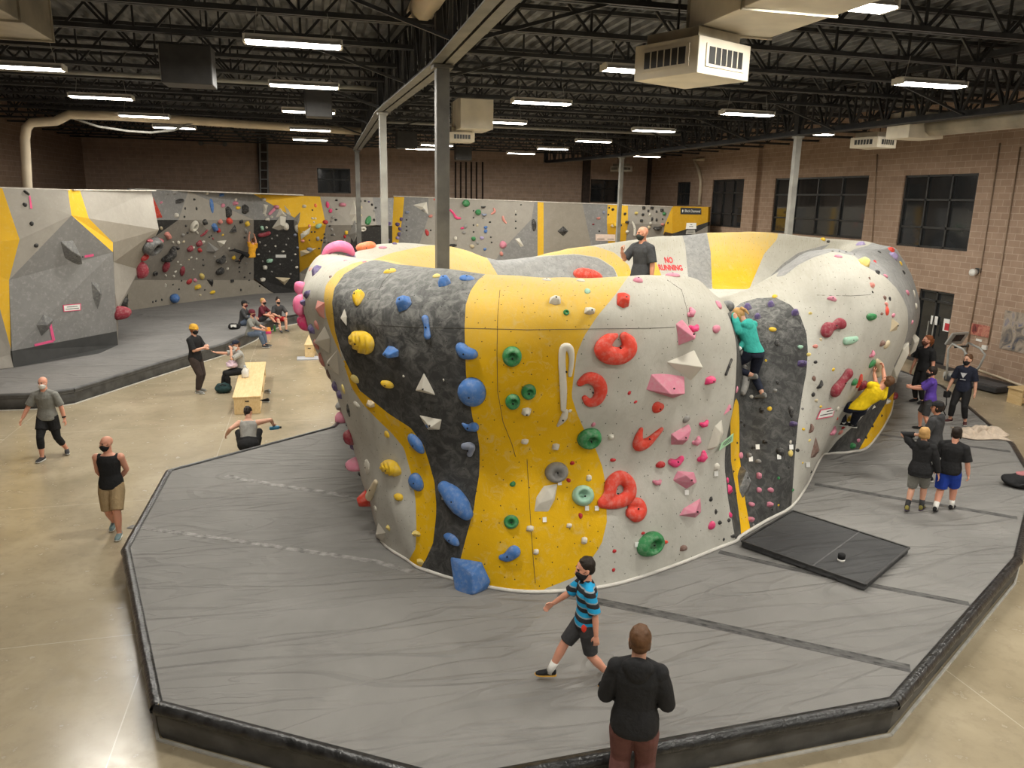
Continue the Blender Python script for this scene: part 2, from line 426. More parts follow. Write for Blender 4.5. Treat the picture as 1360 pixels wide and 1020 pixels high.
for i in range(20):
    y = 4.2+2.08*i
    t = thing('bar_joist', 'black open-web steel roof joist, %s from the camera in the row crossing the hall' % ORD[k], 'joist', (0, y, 0), 0, 'steel roof joists')
    k += 1
    link('chord', _ch, None, t); link('web', _wb, None, t)
# girders along the two column rows: double bottom chord, vertical and diagonal web
def girder(pts, label, name='joist_girder', mt=None, depth=1.25):
    t = thing(name, label, 'girder', pts[0])
    o = Vector(pts[0]); lo, up, wb = MB(), MB(), MB()
    for p, q in zip(pts[:-1], pts[1:]):
        p, q = Vector(p)-o, Vector(q)-o; d = (q-p).normalized(); s = Vector((d.y, -d.x, 0))
        for sg in (-1, 1):
            lo.bar(p+s*.095*sg+Vector((0, 0, .06)), q+s*.095*sg+Vector((0, 0, .06)), .15, .02)
            lo.bar(p+s*.03*sg+Vector((0, 0, .13)), q+s*.03*sg+Vector((0, 0, .13)), .02, .15)
            up.bar(p+s*.09*sg+Vector((0, 0, depth)), q+s*.09*sg+Vector((0, 0, depth)), .12, .12)
        L = (q-p).length; m = max(2, int(L/.55))
        for i in range(m):
            a, b2 = p+(q-p)*(i/m), p+(q-p)*((i+1)/m)
            wb.bar(a+Vector((0, 0, .08)), a+Vector((0, 0, depth)), .05)
            if i % 2: wb.bar(a+Vector((0, 0, .08)), b2+Vector((0, 0, depth)), .06)
            else: wb.bar(a+Vector((0, 0, depth)), b2+Vector((0, 0, .08)), .06)
    for P_ in pts[1:]:
        q = Vector(P_)-o; ps = MB(); ps.box(q+Vector((0, 0, depth/2+.05)), (.2, .2, depth-.1)); ps.build('end_post', M_black, t)
    y = 6.28
    while y < 38:
        for p, q in zip(pts[:-1], pts[1:]):
            if min(p[1], q[1]) <= y <= max(p[1], q[1]):
                c_ = Vector(p)+(Vector(q)-Vector(p))*((y-p[1])/(q[1]-p[1]))-o
                for sg in (-1, 1): kb = MB(); kb.bar(c_+Vector((sg*.1, 0, .1)), Vector((c_.x+sg*2.1, c_.y, JZ0+.02-o.z)), .045); kb.build('knee_brace', M_black, t)
        y += 4.16
    lo.build('bottom_chord', mt or M_grey_steel, t); up.build('top_chord', M_black, t); wb.build('web', M_black, t)
    return t
def topz(px, py, z): return onz(px, py, z)
GZ = 7.2
cA, cB, cC = topz(587, 91, GZ), topz(508, 152, GZ), topz(474, 201, GZ)
nearA = topz(676, 0, GZ); nearA = cA+(nearA-cA).normalized()*9
girder([nearA, cA, cB, cC], 'grey double-angle roof girder running back over the nearer row of columns')
r1, r2 = topz(1060, 183, GZ), topz(826, 210, GZ)
nr = topz(1360, 151, GZ); far = topz(725, 218, GZ)
girder([r1+(nr-r1).normalized()*14, r1, r2, far], 'dark roof girder running along the far right row of columns', mt=M_black)
def column(px_top, z, wid, base_z, label, mt):
    p = topz(*px_top, z); t = thing('steel_column', label, 'column', (p.x, p.y, base_z), 0)
    b = MB(); b.box((0, 0, (z-base_z)/2), (wid, wid, z-base_z)); b.build('post', mt, t, bevel=.012)
    c = MB(); c.box((0, 0, z-base_z+.015), (wid*1.45, wid*1.45, .05)); c.box((0, 0, .02), (wid*1.5, wid*1.5, .04)); c.build('cap_plate', mt, t)
    return p
COLUMNS = []
COLUMNS.append(column((587, 91), GZ, .2, 2.9, 'tall dark grey steel column rising through the middle of the boulder', M_grey_steel))
COLUMNS.append(column((508, 152), GZ, .165, 0, 'pale grey steel column standing just behind the pink and orange holds', M_lightsteel))
COLUMNS.append(column((474, 201), GZ, .19, 0, 'thin far grey column left of the pale column', M_grey_steel))
COLUMNS.append(column((1060, 183), GZ, .17, 0, 'grey column on the right in front of the wide windows', M_lightsteel))
COLUMNS.append(column((826, 210), GZ, .17, 0, 'far grey column behind the man standing on the boulder', M_lightsteel))

# ---------------------------------------------------------------- ceiling lights
M_tube = pm('lit_tube', (1, 1, 1), .5, 0, emit=(1.0, .93, .82), estr=16)
M_fix = pm('fixture_white', srgb(215, 212, 205), .5, .05)
def fixture(p, label, L=1.35):
    t = thing('ceiling_light', label, 'ceiling light', p, 0, 'fluorescent high bay lights')
    b = MB(); b.box((0, 0, .07), (L, .16, .06)); b.add([(-L/2, -.17, .0), (L/2, -.17, .0), (L/2, -.06, .08), (-L/2, -.06, .08)], [(0, 1, 2, 3)])
    b.add([(-L/2, .17, .0), (L/2, .17, .0), (L/2, .06, .08), (-L/2, .06, .08)], [(0, 1, 2, 3)])
    b.box((-L/2, 0, .03), (.03, .3, .1)); b.box((L/2, 0, .03), (.03, .3, .1)); b.build('reflector', M_fix, t)
    for dy in (-.115, -.038, .038, .115):
        c = MB(); c.tube([(-L/2+.03, dy, .0), (L/2-.03, dy, .0)], .022, 8); c.build('tube', M_tube, t, smooth=True)
    for sx in (-.4, .4):
        w = MB(); w.bar((sx*L, 0, .1), (sx*L*.9, 0, JZ0-p[2]), .008); w.build('hanger', M_lightsteel, t)
    ld = bpy.data.lights.new('lamp', 'AREA'); ld.shape = 'RECTANGLE'; ld.size = L; ld.size_y = .3; ld.energy = LAMP_W; ld.color = LAMP_COL
    lo = bpy.data.objects.new('lamp_glow', ld); COL.objects.link(lo); lo.parent = t; lo.location = (0, 0, -.03)
LZ = 7.45
VIS = [((390, 59), 'largest ceiling light at the upper left, left of the grey girder'), ((30, 90), 'ceiling light cut by the left edge of the picture'),
 ((404, 115), 'ceiling light second in line behind the largest upper left light'), ((135, 130), 'ceiling light in front of the curved cable at far left'),
 ((410, 149), 'small ceiling light third in line behind the largest upper left light'), ((412, 173), 'small ceiling light fourth in line behind the largest upper left light'),
 ((412, 186), 'lowest and farthest small ceiling light above the dark back window'), ((192, 155), 'ceiling light just under the cream pipe at left'), ((232, 170), 'farthest ceiling light on the left under the cream pipe'),
 ((558, 198), 'farthest ceiling light just left of the dark grey column'), ((580, 193), 'ceiling light half hidden behind the dark grey column'), ((668, 163), 'ceiling light just right of the boxy white air unit'),
 ((719, 137), 'bright ceiling light right of the boxy white air unit near the centre'), ((692, 204), 'farthest small ceiling light over the centre of the back wall'),
 ((734, 198), 'small ceiling light second from the back wall near the centre'), ((788, 188), 'small ceiling light third from the back wall near the centre'),
 ((868, 174), 'ceiling light fourth from the back wall, below the big vented duct box'), ((859, 208), 'small far ceiling light above the right end of the back wall'),
 ((852, 95), 'ceiling light partly hidden by the big vented duct box'), ((992, 152), 'ceiling light below and right of the big vented duct box'), ((1235, 113), 'large ceiling light at the upper right'),
 ((1079, 178), 'small ceiling light above the right column top'), ((1256, 158), 'ceiling light partly behind the round duct on the right')]
for (px, py), lab in VIS:
    p = onz(px, py, LZ); p.z = LZ
    fixture((p.x, p.y, LZ), lab)
for x in (-5.0, .1, 5.6, 11.1, 16.8):
    for y in (-2.8, 2.6, 7.9):
        if x == 16.8 and y < 0: continue
        fixture((x, y, LZ), 'ceiling light out of the picture above the near end of the hall')
# ---------------------------------------------------------------- the big free-standing boulder
MATZ = .40
def _p(pts, Ys): return [ony(x, y, Y) for (x, y), Y in zip(pts, Ys)]
def _w(X, Y, Z=(.4, 1., 1.7, 2.5, 3.2, 3.8, 4.15)): return [Vector(q) for q in zip(X, Y, Z)]
FRONT = [
 _w((1.9, 1.7, 1.3, .8, .35, .25, .7), (13.6, 13.8, 14.2, 14.7, 15.1, 15.5, 15.9)),
 _p([(505,705),(488,650),(472,590),(445,515),(412,440),(398,385),(425,341)], (11.0,11.3,11.7,12.0,12.4,12.8,13.6)),
 _p([(545,748),(520,690),(495,610),(462,520),(438,440),(432,385),(470,350)], (9.8,10,10.3,10.4,10.5,10.7,11.4)),
 _p([(572,760),(578,690),(566,620),(545,545),(520,470),(512,405),(545,357)], (9.45,9.5,9.6,9.5,9.4,9.5,10.2)),
 _p([(615,775),(612,700),(612,620),(610,540),(605,460),(603,400),(612,366)], (9.1,9.15,9.3,9.05,8.9,9.05,9.6)),
 _p([(680,786),(678,700),(675,610),(675,530),(675,450),(677,400),(685,371)], (8.72,8.85,9.05,8.75,8.6,8.72,9.25)),
 _p([(745,787),(745,700),(745,610),(745,530),(745,450),(748,400),(755,371)], (8.57,8.75,8.95,8.65,8.5,8.62,9.15)),
 _p([(820,775),(822,700),(825,610),(828,530),(828,450),(830,400),(830,369)], (8.6,8.75,8.95,8.75,8.6,8.7,9.2)),
 _p([(900,750),(902,680),(905,600),(910,520),(912,450),(908,400),(895,366)], (8.95,9.05,9.2,9.1,9.0,9.05,9.5)),
 _p([(950,732),(948,670),(950,600),(958,520),(958,450),(945,405),(925,374)], (9.27,9.35,9.45,9.4,9.35,9.45,9.9)),
 _p([(977,721),(966,660),(962,600),(975,520),(977,455),(962,412),(945,390)], (9.45,9.6,9.75,9.8,9.85,10.0,10.4)),
 _p([(984,716),(980,660),(980,610),(985,540),(985,470),(975,420),(965,395)], (9.6,10.1,10.6,11.1,11.6,12.1,12.8)),
 _p([(1015,697),(1018,650),(1020,590),(1022,530),(1020,460),(1008,415),(985,390)], (10,10.3,10.7,11.1,11.6,12.2,13.2)),
 _p([(1050,675),(1056,620),(1062,560),(1068,500),(1068,440),(1058,395),(1040,362)], (10.45,10.6,10.9,11.2,11.6,12.2,13.3)),
 _p([(1072,640),(1085,590),(1098,530),(1110,470),(1115,415),(1110,365),(1095,335)], (11.3,11.3,11.3,11.4,11.6,12.1,13.2)),
 _p([(1090,607),(1112,565),(1140,510),(1160,455),(1172,405),(1165,365),(1140,338)], (12.6,12.3,11.9,11.9,12.1,12.6,13.6)),
 _p([(1100,604),(1125,570),(1160,515),(1190,455),(1203,415),(1195,375),(1165,336)], (12.8,12.7,12.5,12.6,13,13.5,14.5)),
 _p([(1130,603),(1150,565),(1175,520),(1205,450),(1215,410),(1208,372),(1185,333)], (12.8,13.2,13.5,13.8,14.2,14.8,15.6)),
 _p([(1157,590),(1172,545),(1190,500),(1212,450),(1220,410),(1212,372),(1190,331)], (13.2,14,14.6,15,15.4,16,16.8)),
 _p([(1185,540),(1188,520),(1195,490),(1210,450),(1218,412),(1208,370),(1180,329)], (15.8,16.2,16.5,16.8,17,17.5,18)),
 _p([(1175,500),(1180,485),(1185,460),(1192,430),(1195,400),(1185,365),(1150,323)], (18.5,18.6,18.8,18.9,19,19.1,19.2)),
]
SPINE_F = [(2.6, 14.6)]*4+[(3.0, 13.6), (3.6, 12.6), (4.2, 12.4), (5.0, 12.4), (5.8, 12.8), (6.6, 13.2), (7.2, 13.8), (8.0, 14.6), (8.8, 15.4), (9.8, 16.0), (10.8, 16.4), (11.6, 16.6), (12.0, 16.8), (12.4, 17), (12.6, 17.2), (12.6, 17.4), (12.6, 17.6)]
BACK = [((1095,317,19.4), (12.2, 17.7), (.8, .6)), ((1000,309,19.5), (11.2, 17.2), (.3, 1)), ((930,310,19.6), (9.6, 16.6), (-.1, 1)), ((850,318,19.5), (8.0, 15.8), (-.4, .9)),
        ((745,333,19.0), (5.6, 15.2), (-.5, .8)), ((680,347,18.2), (4.2, 15.0), (-.7, .7)), ((590,328,17.6), (3.2, 14.9), (-.8, .6)), ((500,326,16.9), (2.8, 14.8), (-1, .4))]
cols = []
for rows, sp in zip(FRONT, SPINE_F): cols.append((list(rows), Vector((*sp, 0)), 'f'))
for cr, sp, dr in BACK:
    c = ony(*cr); d = Vector((*dr, 0)).normalized(); rows = []
    for z, o in zip((.4, 1., 1.7, 2.5, 3.2, 3.8), (.9, 1.0, 1.1, 1.2, 1.05, .6)):
        q = c+d*o; q.z = z; rows.append(q)
    rows.append(c); cols.append((rows, Vector((*sp, 0)), 'b'))
ctrl = []
for i, (rows, sp, kd) in enumerate(cols):
    c = rows[-1]; h = sp-c; h.z = 0; D = h.length; h.normalize()
    left = i < 3 or i >= len(cols)-2
    if left: prof = [(.28, -.06), (.5, -.28), (.78, -.75), (1, -1.15)]
    elif kd == 'b': prof = [(.12, -.35), (.26, -.95), (.45, -1.3), (1, -1.35)]
    elif 11 <= i <= 13: prof = [(.2, -.1), (.45, -.35), (.75, -.6), (1, -.9)]
    elif i >= 14: prof = [(.2, -.02), (.45, -.18), (.75, -.65), (1, -1.2)]
    else: prof = [(.18, -.08), (.4, -.55), (.65, -1.1), (1, -1.25)]
    for tt, dz in prof:
        q = c+h*(D*tt); q.z = max(2.9, c.z+dz) if tt < 1 else 3.05
        rows = rows+[q]
    ctrl.append(rows)
ctrl = np.array([[tuple(p) for p in r] for r in ctrl])      # (cols, 11, 3)
def cr_interp(P, m, closed):
    n = len(P); out = []
    rng = range(n) if closed else range(n-1)
    for i in rng:
        g = lambda k: P[k % n] if closed else P[min(max(k, 0), n-1)]
        p0, p1, p2, p3 = g(i-1), g(i), g(i+1), g(i+2)
        for j in range(m):
            t = j/m
            out.append(.5*((2*p1)+(-p0+p2)*t+(2*p0-5*p1+4*p2-p3)*t*t+(-p0+3*p1-3*p2+p3)*t**3))
    if not closed: out.append(P[-1])
    return np.array(out)
MU, MV = 14, 10
G = cr_interp(ctrl, MU, True)                               # fine in u
G = np.swapaxes(cr_interp(np.swapaxes(G, 0, 1), MV, False), 0, 1)
NU, NV = G.shape[:2]
# gentle lumps so that the shotcrete skin is not perfectly smooth
def lump(p): return noise.noise(Vector(p)*.9)*.05+noise.noise(Vector(p)*2.6)*.015
Gn = np.gradient(G, axis=0); Gv = np.gradient(G, axis=1); nrm = np.cross(Gn, Gv); nrm /= np.linalg.norm(nrm, axis=2, keepdims=True)+1e-9
for i in range(NU):
    for j in range(NV):
        w = min(1, j/8)*min(1, (NV-1-j)/4)
        G[i, j] += nrm[i, j]*lump(G[i, j])*w
verts = [tuple(G[i, j]) for i in range(NU) for j in range(NV)]
faces = [(i*NV+j, ((i+1) % NU)*NV+j, ((i+1) % NU)*NV+j+1, i*NV+j+1) for i in range(NU) for j in range(NV-1)]
bme = bpy.data.meshes.new('boulder_shell'); bme.from_pydata(verts, [], faces)
_bm = bmesh.new(); _bm.from_mesh(bme)
_bm.verts.ensure_lookup_table()
try: _bm.faces.new([_bm.verts[i*NV+NV-1] for i in range(NU)])
except Exception: pass
bmesh.ops.recalc_face_normals(_bm, faces=_bm.faces); _bm.to_mesh(bme); _bm.free()
bme.polygons.foreach_set('use_smooth', [True]*len(bme.polygons))
# painted bands: signed distance (metres-like units) of every point of the skin to the painted outlines
def sdf(poly, X, Y):
    P = np.array(poly, float); Q = np.roll(P, -1, 0); d2 = np.full(X.shape, 1e18); ins = np.zeros(X.shape, bool)
    for (x0, y0), (x1, y1) in zip(P, Q):
        ex, ey = x1-x0, y1-y0; wx, wy = X-x0, Y-y0
        t = np.clip((wx*ex+wy*ey)/(ex*ex+ey*ey+1e-9), 0, 1)
        d2 = np.minimum(d2, (wx-ex*t)**2+(wy-ey*t)**2)
        c = ((y0 <= Y) & (y1 > Y)) | ((y1 <= Y) & (y0 > Y))
        with np.errstate(divide='ignore', invalid='ignore'):
            xi = x0+(Y-y0)*ex/(ey if ey else 1e-9)
        ins ^= c & (X < xi)
    return np.where(ins, 1, -1)*np.sqrt(d2)
q = G-np.array(EYE); zc = q @ np.array(FW); PX = 680+FPX*(q @ np.array(RT))/zc; PY = 510-FPX*(q @ np.array(UP))/zc
ucol = (np.arange(NU)/MU)[:, None]*np.ones((1, NV)); vrow = np.ones((NU, 1))*(np.arange(NV)/MV)[None, :]
isF = ((ucol >= .4) & (ucol <= 19.6))
b1 = [(470,349),(448,360),(433,378),(430,395),(433,420),(440,443),(450,466),(467,515),(482,537),(500,556),(520,575),(536.5,595),(547,633),(552,665),(553,703),(552,728),(543,744),(532,756)]
b2 = [(505,343),(480,350),(457,364),(444,383),(441,402),(445,440),(452,463),(459,480),(477,518),(517,550),(545,568),(562,590),(570,615),(577,640),(579.5,671),(579,687),(575,722),(565,744),(548,770)]
b3 = [(652,358),(635,372),(625,386),(618.5,405),(617,435),(618,470),(619,499),(622,520),(625,539),(628,558),(634,574),(637,595),(637,615),(636,634),(632,655),(629,678),(620,710),(611,745),(600,790)]
b4 = [(842,358),(833,369),(816,393),(794,419),(776,446),(766,470),(762,500),(759,526),(766,548),(775,569),(791,596),(800,620),(804,641),(805,649),(806,693),(799,723),(783,746),(762,767),(724,782),(700,800)]
OUT_Y = [b1+b2[::-1], b3+b4[::-1],
         [(977,528),(970,560),(971,613),(977,648),(983.5,698),(985,725),(999,716),(997,706),(990,666),(982,604),(982,560),(981,535)],
         [(1137,610),(1141,597),(1160,563),(1181,528),(1193,515),(1196,545),(1174,572),(1155,598)]]
OUT_D = [b2+b3[::-1]]
dark_panel = [(940,450),(955,425),(985,402),(1005,396),(1030,395),(1050,405),(1063,420),(1071,442),(1073,465),(1071,495),(1066,520),(1060,560),(1056,600),(1054,630),(1052,660),(1050,690),(985,740),(950,730)]
cove = [(1080,625),(1098,603),(1112,585),(1140,560),(1165,530),(1185,508),(1200,510),(1181,528),(1160,563),(1141,597),(1135,620)]
OUT_G = [[(1030,368),(1045,345),(1075,332),(1105,324),(1160,322),(1200,322),(1250,350),(1250,430),(1230,470),(1185,490),(1200,460),(1206,437),(1206,423),(1205,410),(1199,396),(1190,382),(1176,368),(1165,362),(1148,353),(1135,340),(1106,334),(1080,342),(1060,352),(1042,366)]]
IN_Y = [[(490,347),(520,336),(560,327),(625,322),(637,330),(650,347),(664,370),(600,380),(520,366)],
        [(700,405-63),(715,331),(755,327),(790,327),(815,335),(835,352),(842,372),(822,370),(815,355),(795,342),(765,337),(715,340)],
        [(862,332),(868,340),(878,364),(880,380),(855,380),(855,340)],
        [(937,300),(944,335),(946,384),(995,384),(1015,337),(1032,318),(1035,300)]]
IN_G = [[(625,322),(637,330),(650,347),(664,372),(735,372),(725,367),(690,352),(665,339),(645,331)],
        [(668,345),(690,342),(715,341),(765,338),(795,343),(815,356),(822,372),(735,374)],
        [(902,300),(910,325),(915,380),(946,384),(944,335),(937,300)],
        [(1000,392),(1020,370),(1040,350),(1060,336),(1080,330),(1105,323),(1085,336),(1060,352),(1035,375),(1015,400)]]
def fld(polys, mask):
    r = np.full(PX.shape, -60.0)
    for p in polys: r = np.maximum(r, sdf(p, PX, PY))
    return np.where(mask, r, -60.0)
isB = ~isF | (vrow > 6.4) & ((ucol < 3.6) | (ucol > 10.5))
crs = (ucol-10.03)*60
fy = np.maximum(fld(OUT_Y[:2], isF & (ucol < 10)), np.minimum(fld(OUT_Y[2:], isF), crs)); fy = np.maximum(fy, fld(IN_Y, isB))
fd = np.maximum(fld(OUT_D, isF & (ucol < 9)), np.minimum(fld([dark_panel], isF & (ucol < 14.5)), crs)); fd = np.maximum(fd, fld([cove], isF & (ucol > 14.6)))
fg = np.maximum(fld(OUT_G, isF & (ucol > 11)), fld(IN_G, isB))
wear = np.clip((vrow-3.6)/2.3, 0, 1)*(1-.85*np.clip((vrow-6.7)/1.5, 0, 1)*((ucol > 20.5) & (ucol < 25.6)))  # top mask for chalk wear and for the painted darkening of pale panels
for nm, arr in (('p_yellow', fy), ('p_dark', fd), ('p_grey', fg), ('wear', wear)):
    at = bme.attributes.new(nm, 'FLOAT', 'POINT'); at.data.foreach_set('value', arr.reshape(-1).astype(np.float32))
# uv in metres along the skin
du = np.linalg.norm(np.roll(G, -1, 0)-G, axis=2); U1 = np.concatenate([[0], np.cumsum(du[:, 40])]); V1 = np.concatenate([[0], np.cumsum(np.linalg.norm(np.diff(G, axis=1), axis=2).mean(0))])
uvl = bme.uv_layers.new(name='uv'); uvd = np.zeros((len(bme.loops), 2), np.float32)
li = np.array([l.vertex_index for l in bme.loops]); uvd[:, 0] = U1[li//NV]; uvd[:, 1] = V1[li % NV]
uvl.data.foreach_set('uv', uvd.reshape(-1))
M_boulder = mat_boulder()
BO = thing('climbing_boulder', 'huge rounded free-standing climbing boulder painted in yellow, charcoal and pale grey bands', 'climbing boulder', (7, 13, MATZ))
bsh = link('boulder_shell', bme, M_boulder, BO); bsh.matrix_parent_inverse = Matrix.Translation(BO.location).inverted()
BVH = BVHTree.FromPolygons([Vector(v) for v in verts], faces)
# white trim along the foot
tr = MB(); base = [Vector(G[i, 0]) for i in range(int(MU*1), int(MU*20.2), 2)]
base = [Vector((p.x, p.y, MATZ+.02)) for p in base]; tr.tube(base, .028, 6, caps=True)
o = tr.build('base_trim', pm('trim_white', srgb(206, 202, 194), .6, .05), BO, smooth=True); o.matrix_parent_inverse = bsh.matrix_parent_inverse
# panel seams: fine dark joints
def on_boulder(px, py):
    d = ray(px, py).normalized(); r = BVH.ray_cast(EYE, d)
    return (r[0], r[1] if r[1].dot(d) < 0 else -r[1]) if r[0] is not None else (None, None)
def seam_pts(pts, step=8):
    out = []
    for (x0, y0), (x1, y1) in zip(pts[:-1], pts[1:]):
        n = max(1, int(math.hypot(x1-x0, y1-y0)/step))
        for k in range(n):
            p, nn = on_boulder(x0+(x1-x0)*k/n, y0+(y1-y0)*k/n)
            if p is not None: out.append(p+nn*.001)
    return out
M_seamline = pm('joint_line', (.06, .055, .045), .9)
for pts in ([(500,432),(560,435),(620,436),(700,438),(780,437),(860,436),(905,434)], [(664,385),(661,420),(660,470),(661,520),(668,560),(680,590),(687,615)], [(700,610),(704,680),(708,740),(712,783)], [(520,362),(508,375),(500,395)], [(886,372),(905,385),(912,410),(916,440)], [(1085,392),(1130,393),(1165,391)]):
    sp_ = seam_pts(pts)
    if len(sp_) > 2:
        s = MB(); s.tube(sp_, .0035, 5); o = s.build('panel_seam', M_seamline, BO); o.matrix_parent_inverse = bsh.matrix_parent_inverse
# stencilled lettering on the inside of the far rim
M_redpaint = pm('red_stencil', srgb(205, 60, 62), .7, .1)
for word, cx, cy, size in (('NO', 888, 346, .22), ('RUNNING', 890.5, 356, .22)):
    c, nn = on_boulder(cx, cy)
    if c is None: continue
    pl = Vector((nn.x, nn.y, 0)).normalized(); rx = Vector((-pl.y, pl.x, 0)); uy = nn.cross(rx)
    if uy.z < 0: uy = -uy
    tm = text_mesh(word, .30, .002, 'CENTER', .012); 
    for v in tm.vertices:
        s = rx*v.co.x*.50+uy*v.co.y*.78; o_ = c+s+nn*1.0
        hit = BVH.ray_cast(o_, -nn)
        v.co = (hit[0]+nn*(.006+v.co.z)) if hit[0] is not None else c+s+nn*.006
    o = link('lettering', tm, M_redpaint, BO); o.matrix_parent_inverse = bsh.matrix_parent_inverse; o['label'] = 'red stencilled word %s' % word

# ---------------------------------------------------------------- padded floors
def world_child(o, par): o.matrix_parent_inverse = Matrix.Translation(par.location).inverted(); return o
def strip_on(name, px_pts, z, w, mt, par, h=.006):
    b = MB(); pts = [onz(x, y, z) for x, y in px_pts]; vs = []
    for i, q in enumerate(pts):
        d = (pts[min(i+1, len(pts)-1)]-pts[max(i-1, 0)]).normalized(); n_ = Vector((-d.y, d.x, 0))*(w/2)
        for c_ in range(9):
            u_ = c_/8*2-1; vs.append(q+n_*u_+Vector((0, 0, -.01 if c_ in (0, 8) else h*(1 if c_ % 2 else .25))))
    fs = []; mi = []
    for i in range(len(pts)-1):
        for c_ in range(8): fs.append((9*i+c_, 9*i+c_+1, 9*i+c_+10, 9*i+c_+9)); mi.append(0 if c_ in (1, 2, 5, 6) else 1)
    b.v = vs; b.f = fs; b.m = mi
    return world_child(b.build(name, [mt, pm('seam_gap', (.10, .097, .093), .9)] if w > .135 and mt is M_seam else [mt, mt], par), par)
    return world_child(b.build(name, mt, par), par)
def pad(name, label, outline, zt, m_top, m_side, edge_rng, trim_mat, band=False):
    o = thing(name, label, 'floor mat', (outline[0].x, outline[0].y, 0))
    n = len(outline); c = MB()
    ins = []
    cen = sum((Vector((p.x, p.y, 0)) for p in outline), Vector())/n
    top = MB(); top.add([(p.x, p.y, zt) for p in outline], [tuple(range(n))])
    me = top.mesh('cover'); 
    if me.polygons[0].normal.z < 0: me.flip_normals()
    world_child(link('cover', me, m_top, o), o)
    for i in edge_rng:
        a, b2 = outline[i], outline[(i+1) % n]; d = Vector((b2.x-a.x, b2.y-a.y, 0)); L = d.length; d.normalize(); nn = Vector((d.y, -d.x, 0))
        if nn.dot(Vector((a.x, a.y, 0))-cen) < 0: nn = -nn
        s = MB(); m = max(2, int(L/.25)); vs = []; 
        for k in range(m+1):
            q = Vector((a.x, a.y, 0))+d*(L*k/m); w = .012*math.sin(k*2.1+i)+.01*math.sin(k*.7)
            for z, off in ((0, -.03), (.1, .0+w), (.25, .015+w), (zt-.09, .005), (zt-.08, .03), (zt-.02, .045), (zt+.012, .02), (zt+.012, -.06)):
                vs.append(q+nn*off+Vector((0, 0, z)))
        R = 8
        s.add(vs, [(k*R+r, (k+1)*R+r, (k+1)*R+r+1, k*R+r+1) for k in range(m) for r in range(R-1)])
        world_child(s.build('side_skirt', m_side, o, smooth=True), o)
        if band:
            s = MB(); vs = []; m2 = max(3, int(L/.07)); rnd = random.Random(i)
            for k in range(m2+1):
                q = Vector((a.x, a.y, 0))+d*(L*k/m2); w = rnd.uniform(0, .012)
                for z, off in ((zt-.085, .035), (zt-.075, .052+w), (zt-.035, .060+w), (zt+.004+w*.5, .045), (zt+.020+w*.4, .01), (zt+.016, -.055), (zt-.005, -.06)): vs.append(q+nn*off+Vector((0, 0, z)))
            s.add(vs, [(k*7+r, (k+1)*7+r, (k+1)*7+r+1, k*7+r+1) for k in range(m2) for r in range(6)]); world_child(s.build('edge_band', M_band, o, smooth=True), o)
        t = MB(); zq = .012 if band else zt-.085; t.bar(Vector((a.x, a.y, zq))+nn*.02, Vector((b2.x, b2.y, zq))+nn*.02, .03, .02)
        world_child(t.build('edge_binding', trim_mat, o), o)
    return o
mo = [onz(x, y, MATZ) for x, y in ((443,567),(224,625),(167,728),(208,936),(602,1039),(1188,931),(1352,742))]
mo += [onz(1375, 640, MATZ), onz(1345, 590, MATZ), onz(1292, 545, MATZ), Vector((17.2, 17.5, MATZ)), Vector((17.6, 20.5, MATZ)), Vector((15.5, 23.0, MATZ)), Vector((5, 23.0, MATZ)), Vector((1.5, 20.5, MATZ))]
MATBIG = pad('floor_mat', 'wide dark grey many-sided padded floor around the big boulder', mo, MATZ, M_mat, M_vinyl_g, range(len(mo)), pm('binding_white', srgb(190, 187, 178), .6), True)
for pts, mt, w in (([(172,699),(300,716),(400,731),(500,746),(548,760)], M_seam_l, .13), ([(300,632),(360,643),(440,655),(485,664)], M_seam_l, .16),
                   ([(742,788),(900,820),(1060,855),(1209,888)], M_seam, .2), ([(955,733),(1050,755),(1160,778),(1287,802)], M_seam, .14),
                   ([(1082,643),(1180,660),(1280,676),(1351,688)], M_seam, .16), ([(1150,575),(1250,588),(1342,600)], M_seam, .15)):
    strip_on('seam_strip', pts, MATZ, w, mt, MATBIG)
# thin light line where the skirt meets the concrete
lo = [onz(-80, 553, 0), onz(0, 545, 0), onz(55, 543, 0), onz(100, 536, 0), onz(200, 503, 0), onz(300, 471, 0), onz(340, 452, 0), onz(352, 443, 0), onz(372, 434, 0), onz(410, 427, 0), Vector((3, 38, 0)), Vector((3, 43, 0)), Vector((-11, 43, 0)), Vector((-11, 21, 0))]
lo = [Vector((p.x, p.y, MATZ)) for p in lo]
MATFAR = pad('floor_mat', 'long grey padded floor below the left and far climbing walls', lo, MATZ, M_mat2, M_vinyl_g, range(0, 10), pm('binding_g', (.1, .1, .098), .6))
b = MB(); 
for a, c in zip(lo[:10], lo[1:11]): b.bar(Vector((a.x, a.y-.07, .012)), Vector((c.x, c.y-.07, .012)), .05, .02)
world_child(b.build('floor_strip', pm('strip_white', srgb(205, 200, 188), .6), MATFAR), MATFAR)
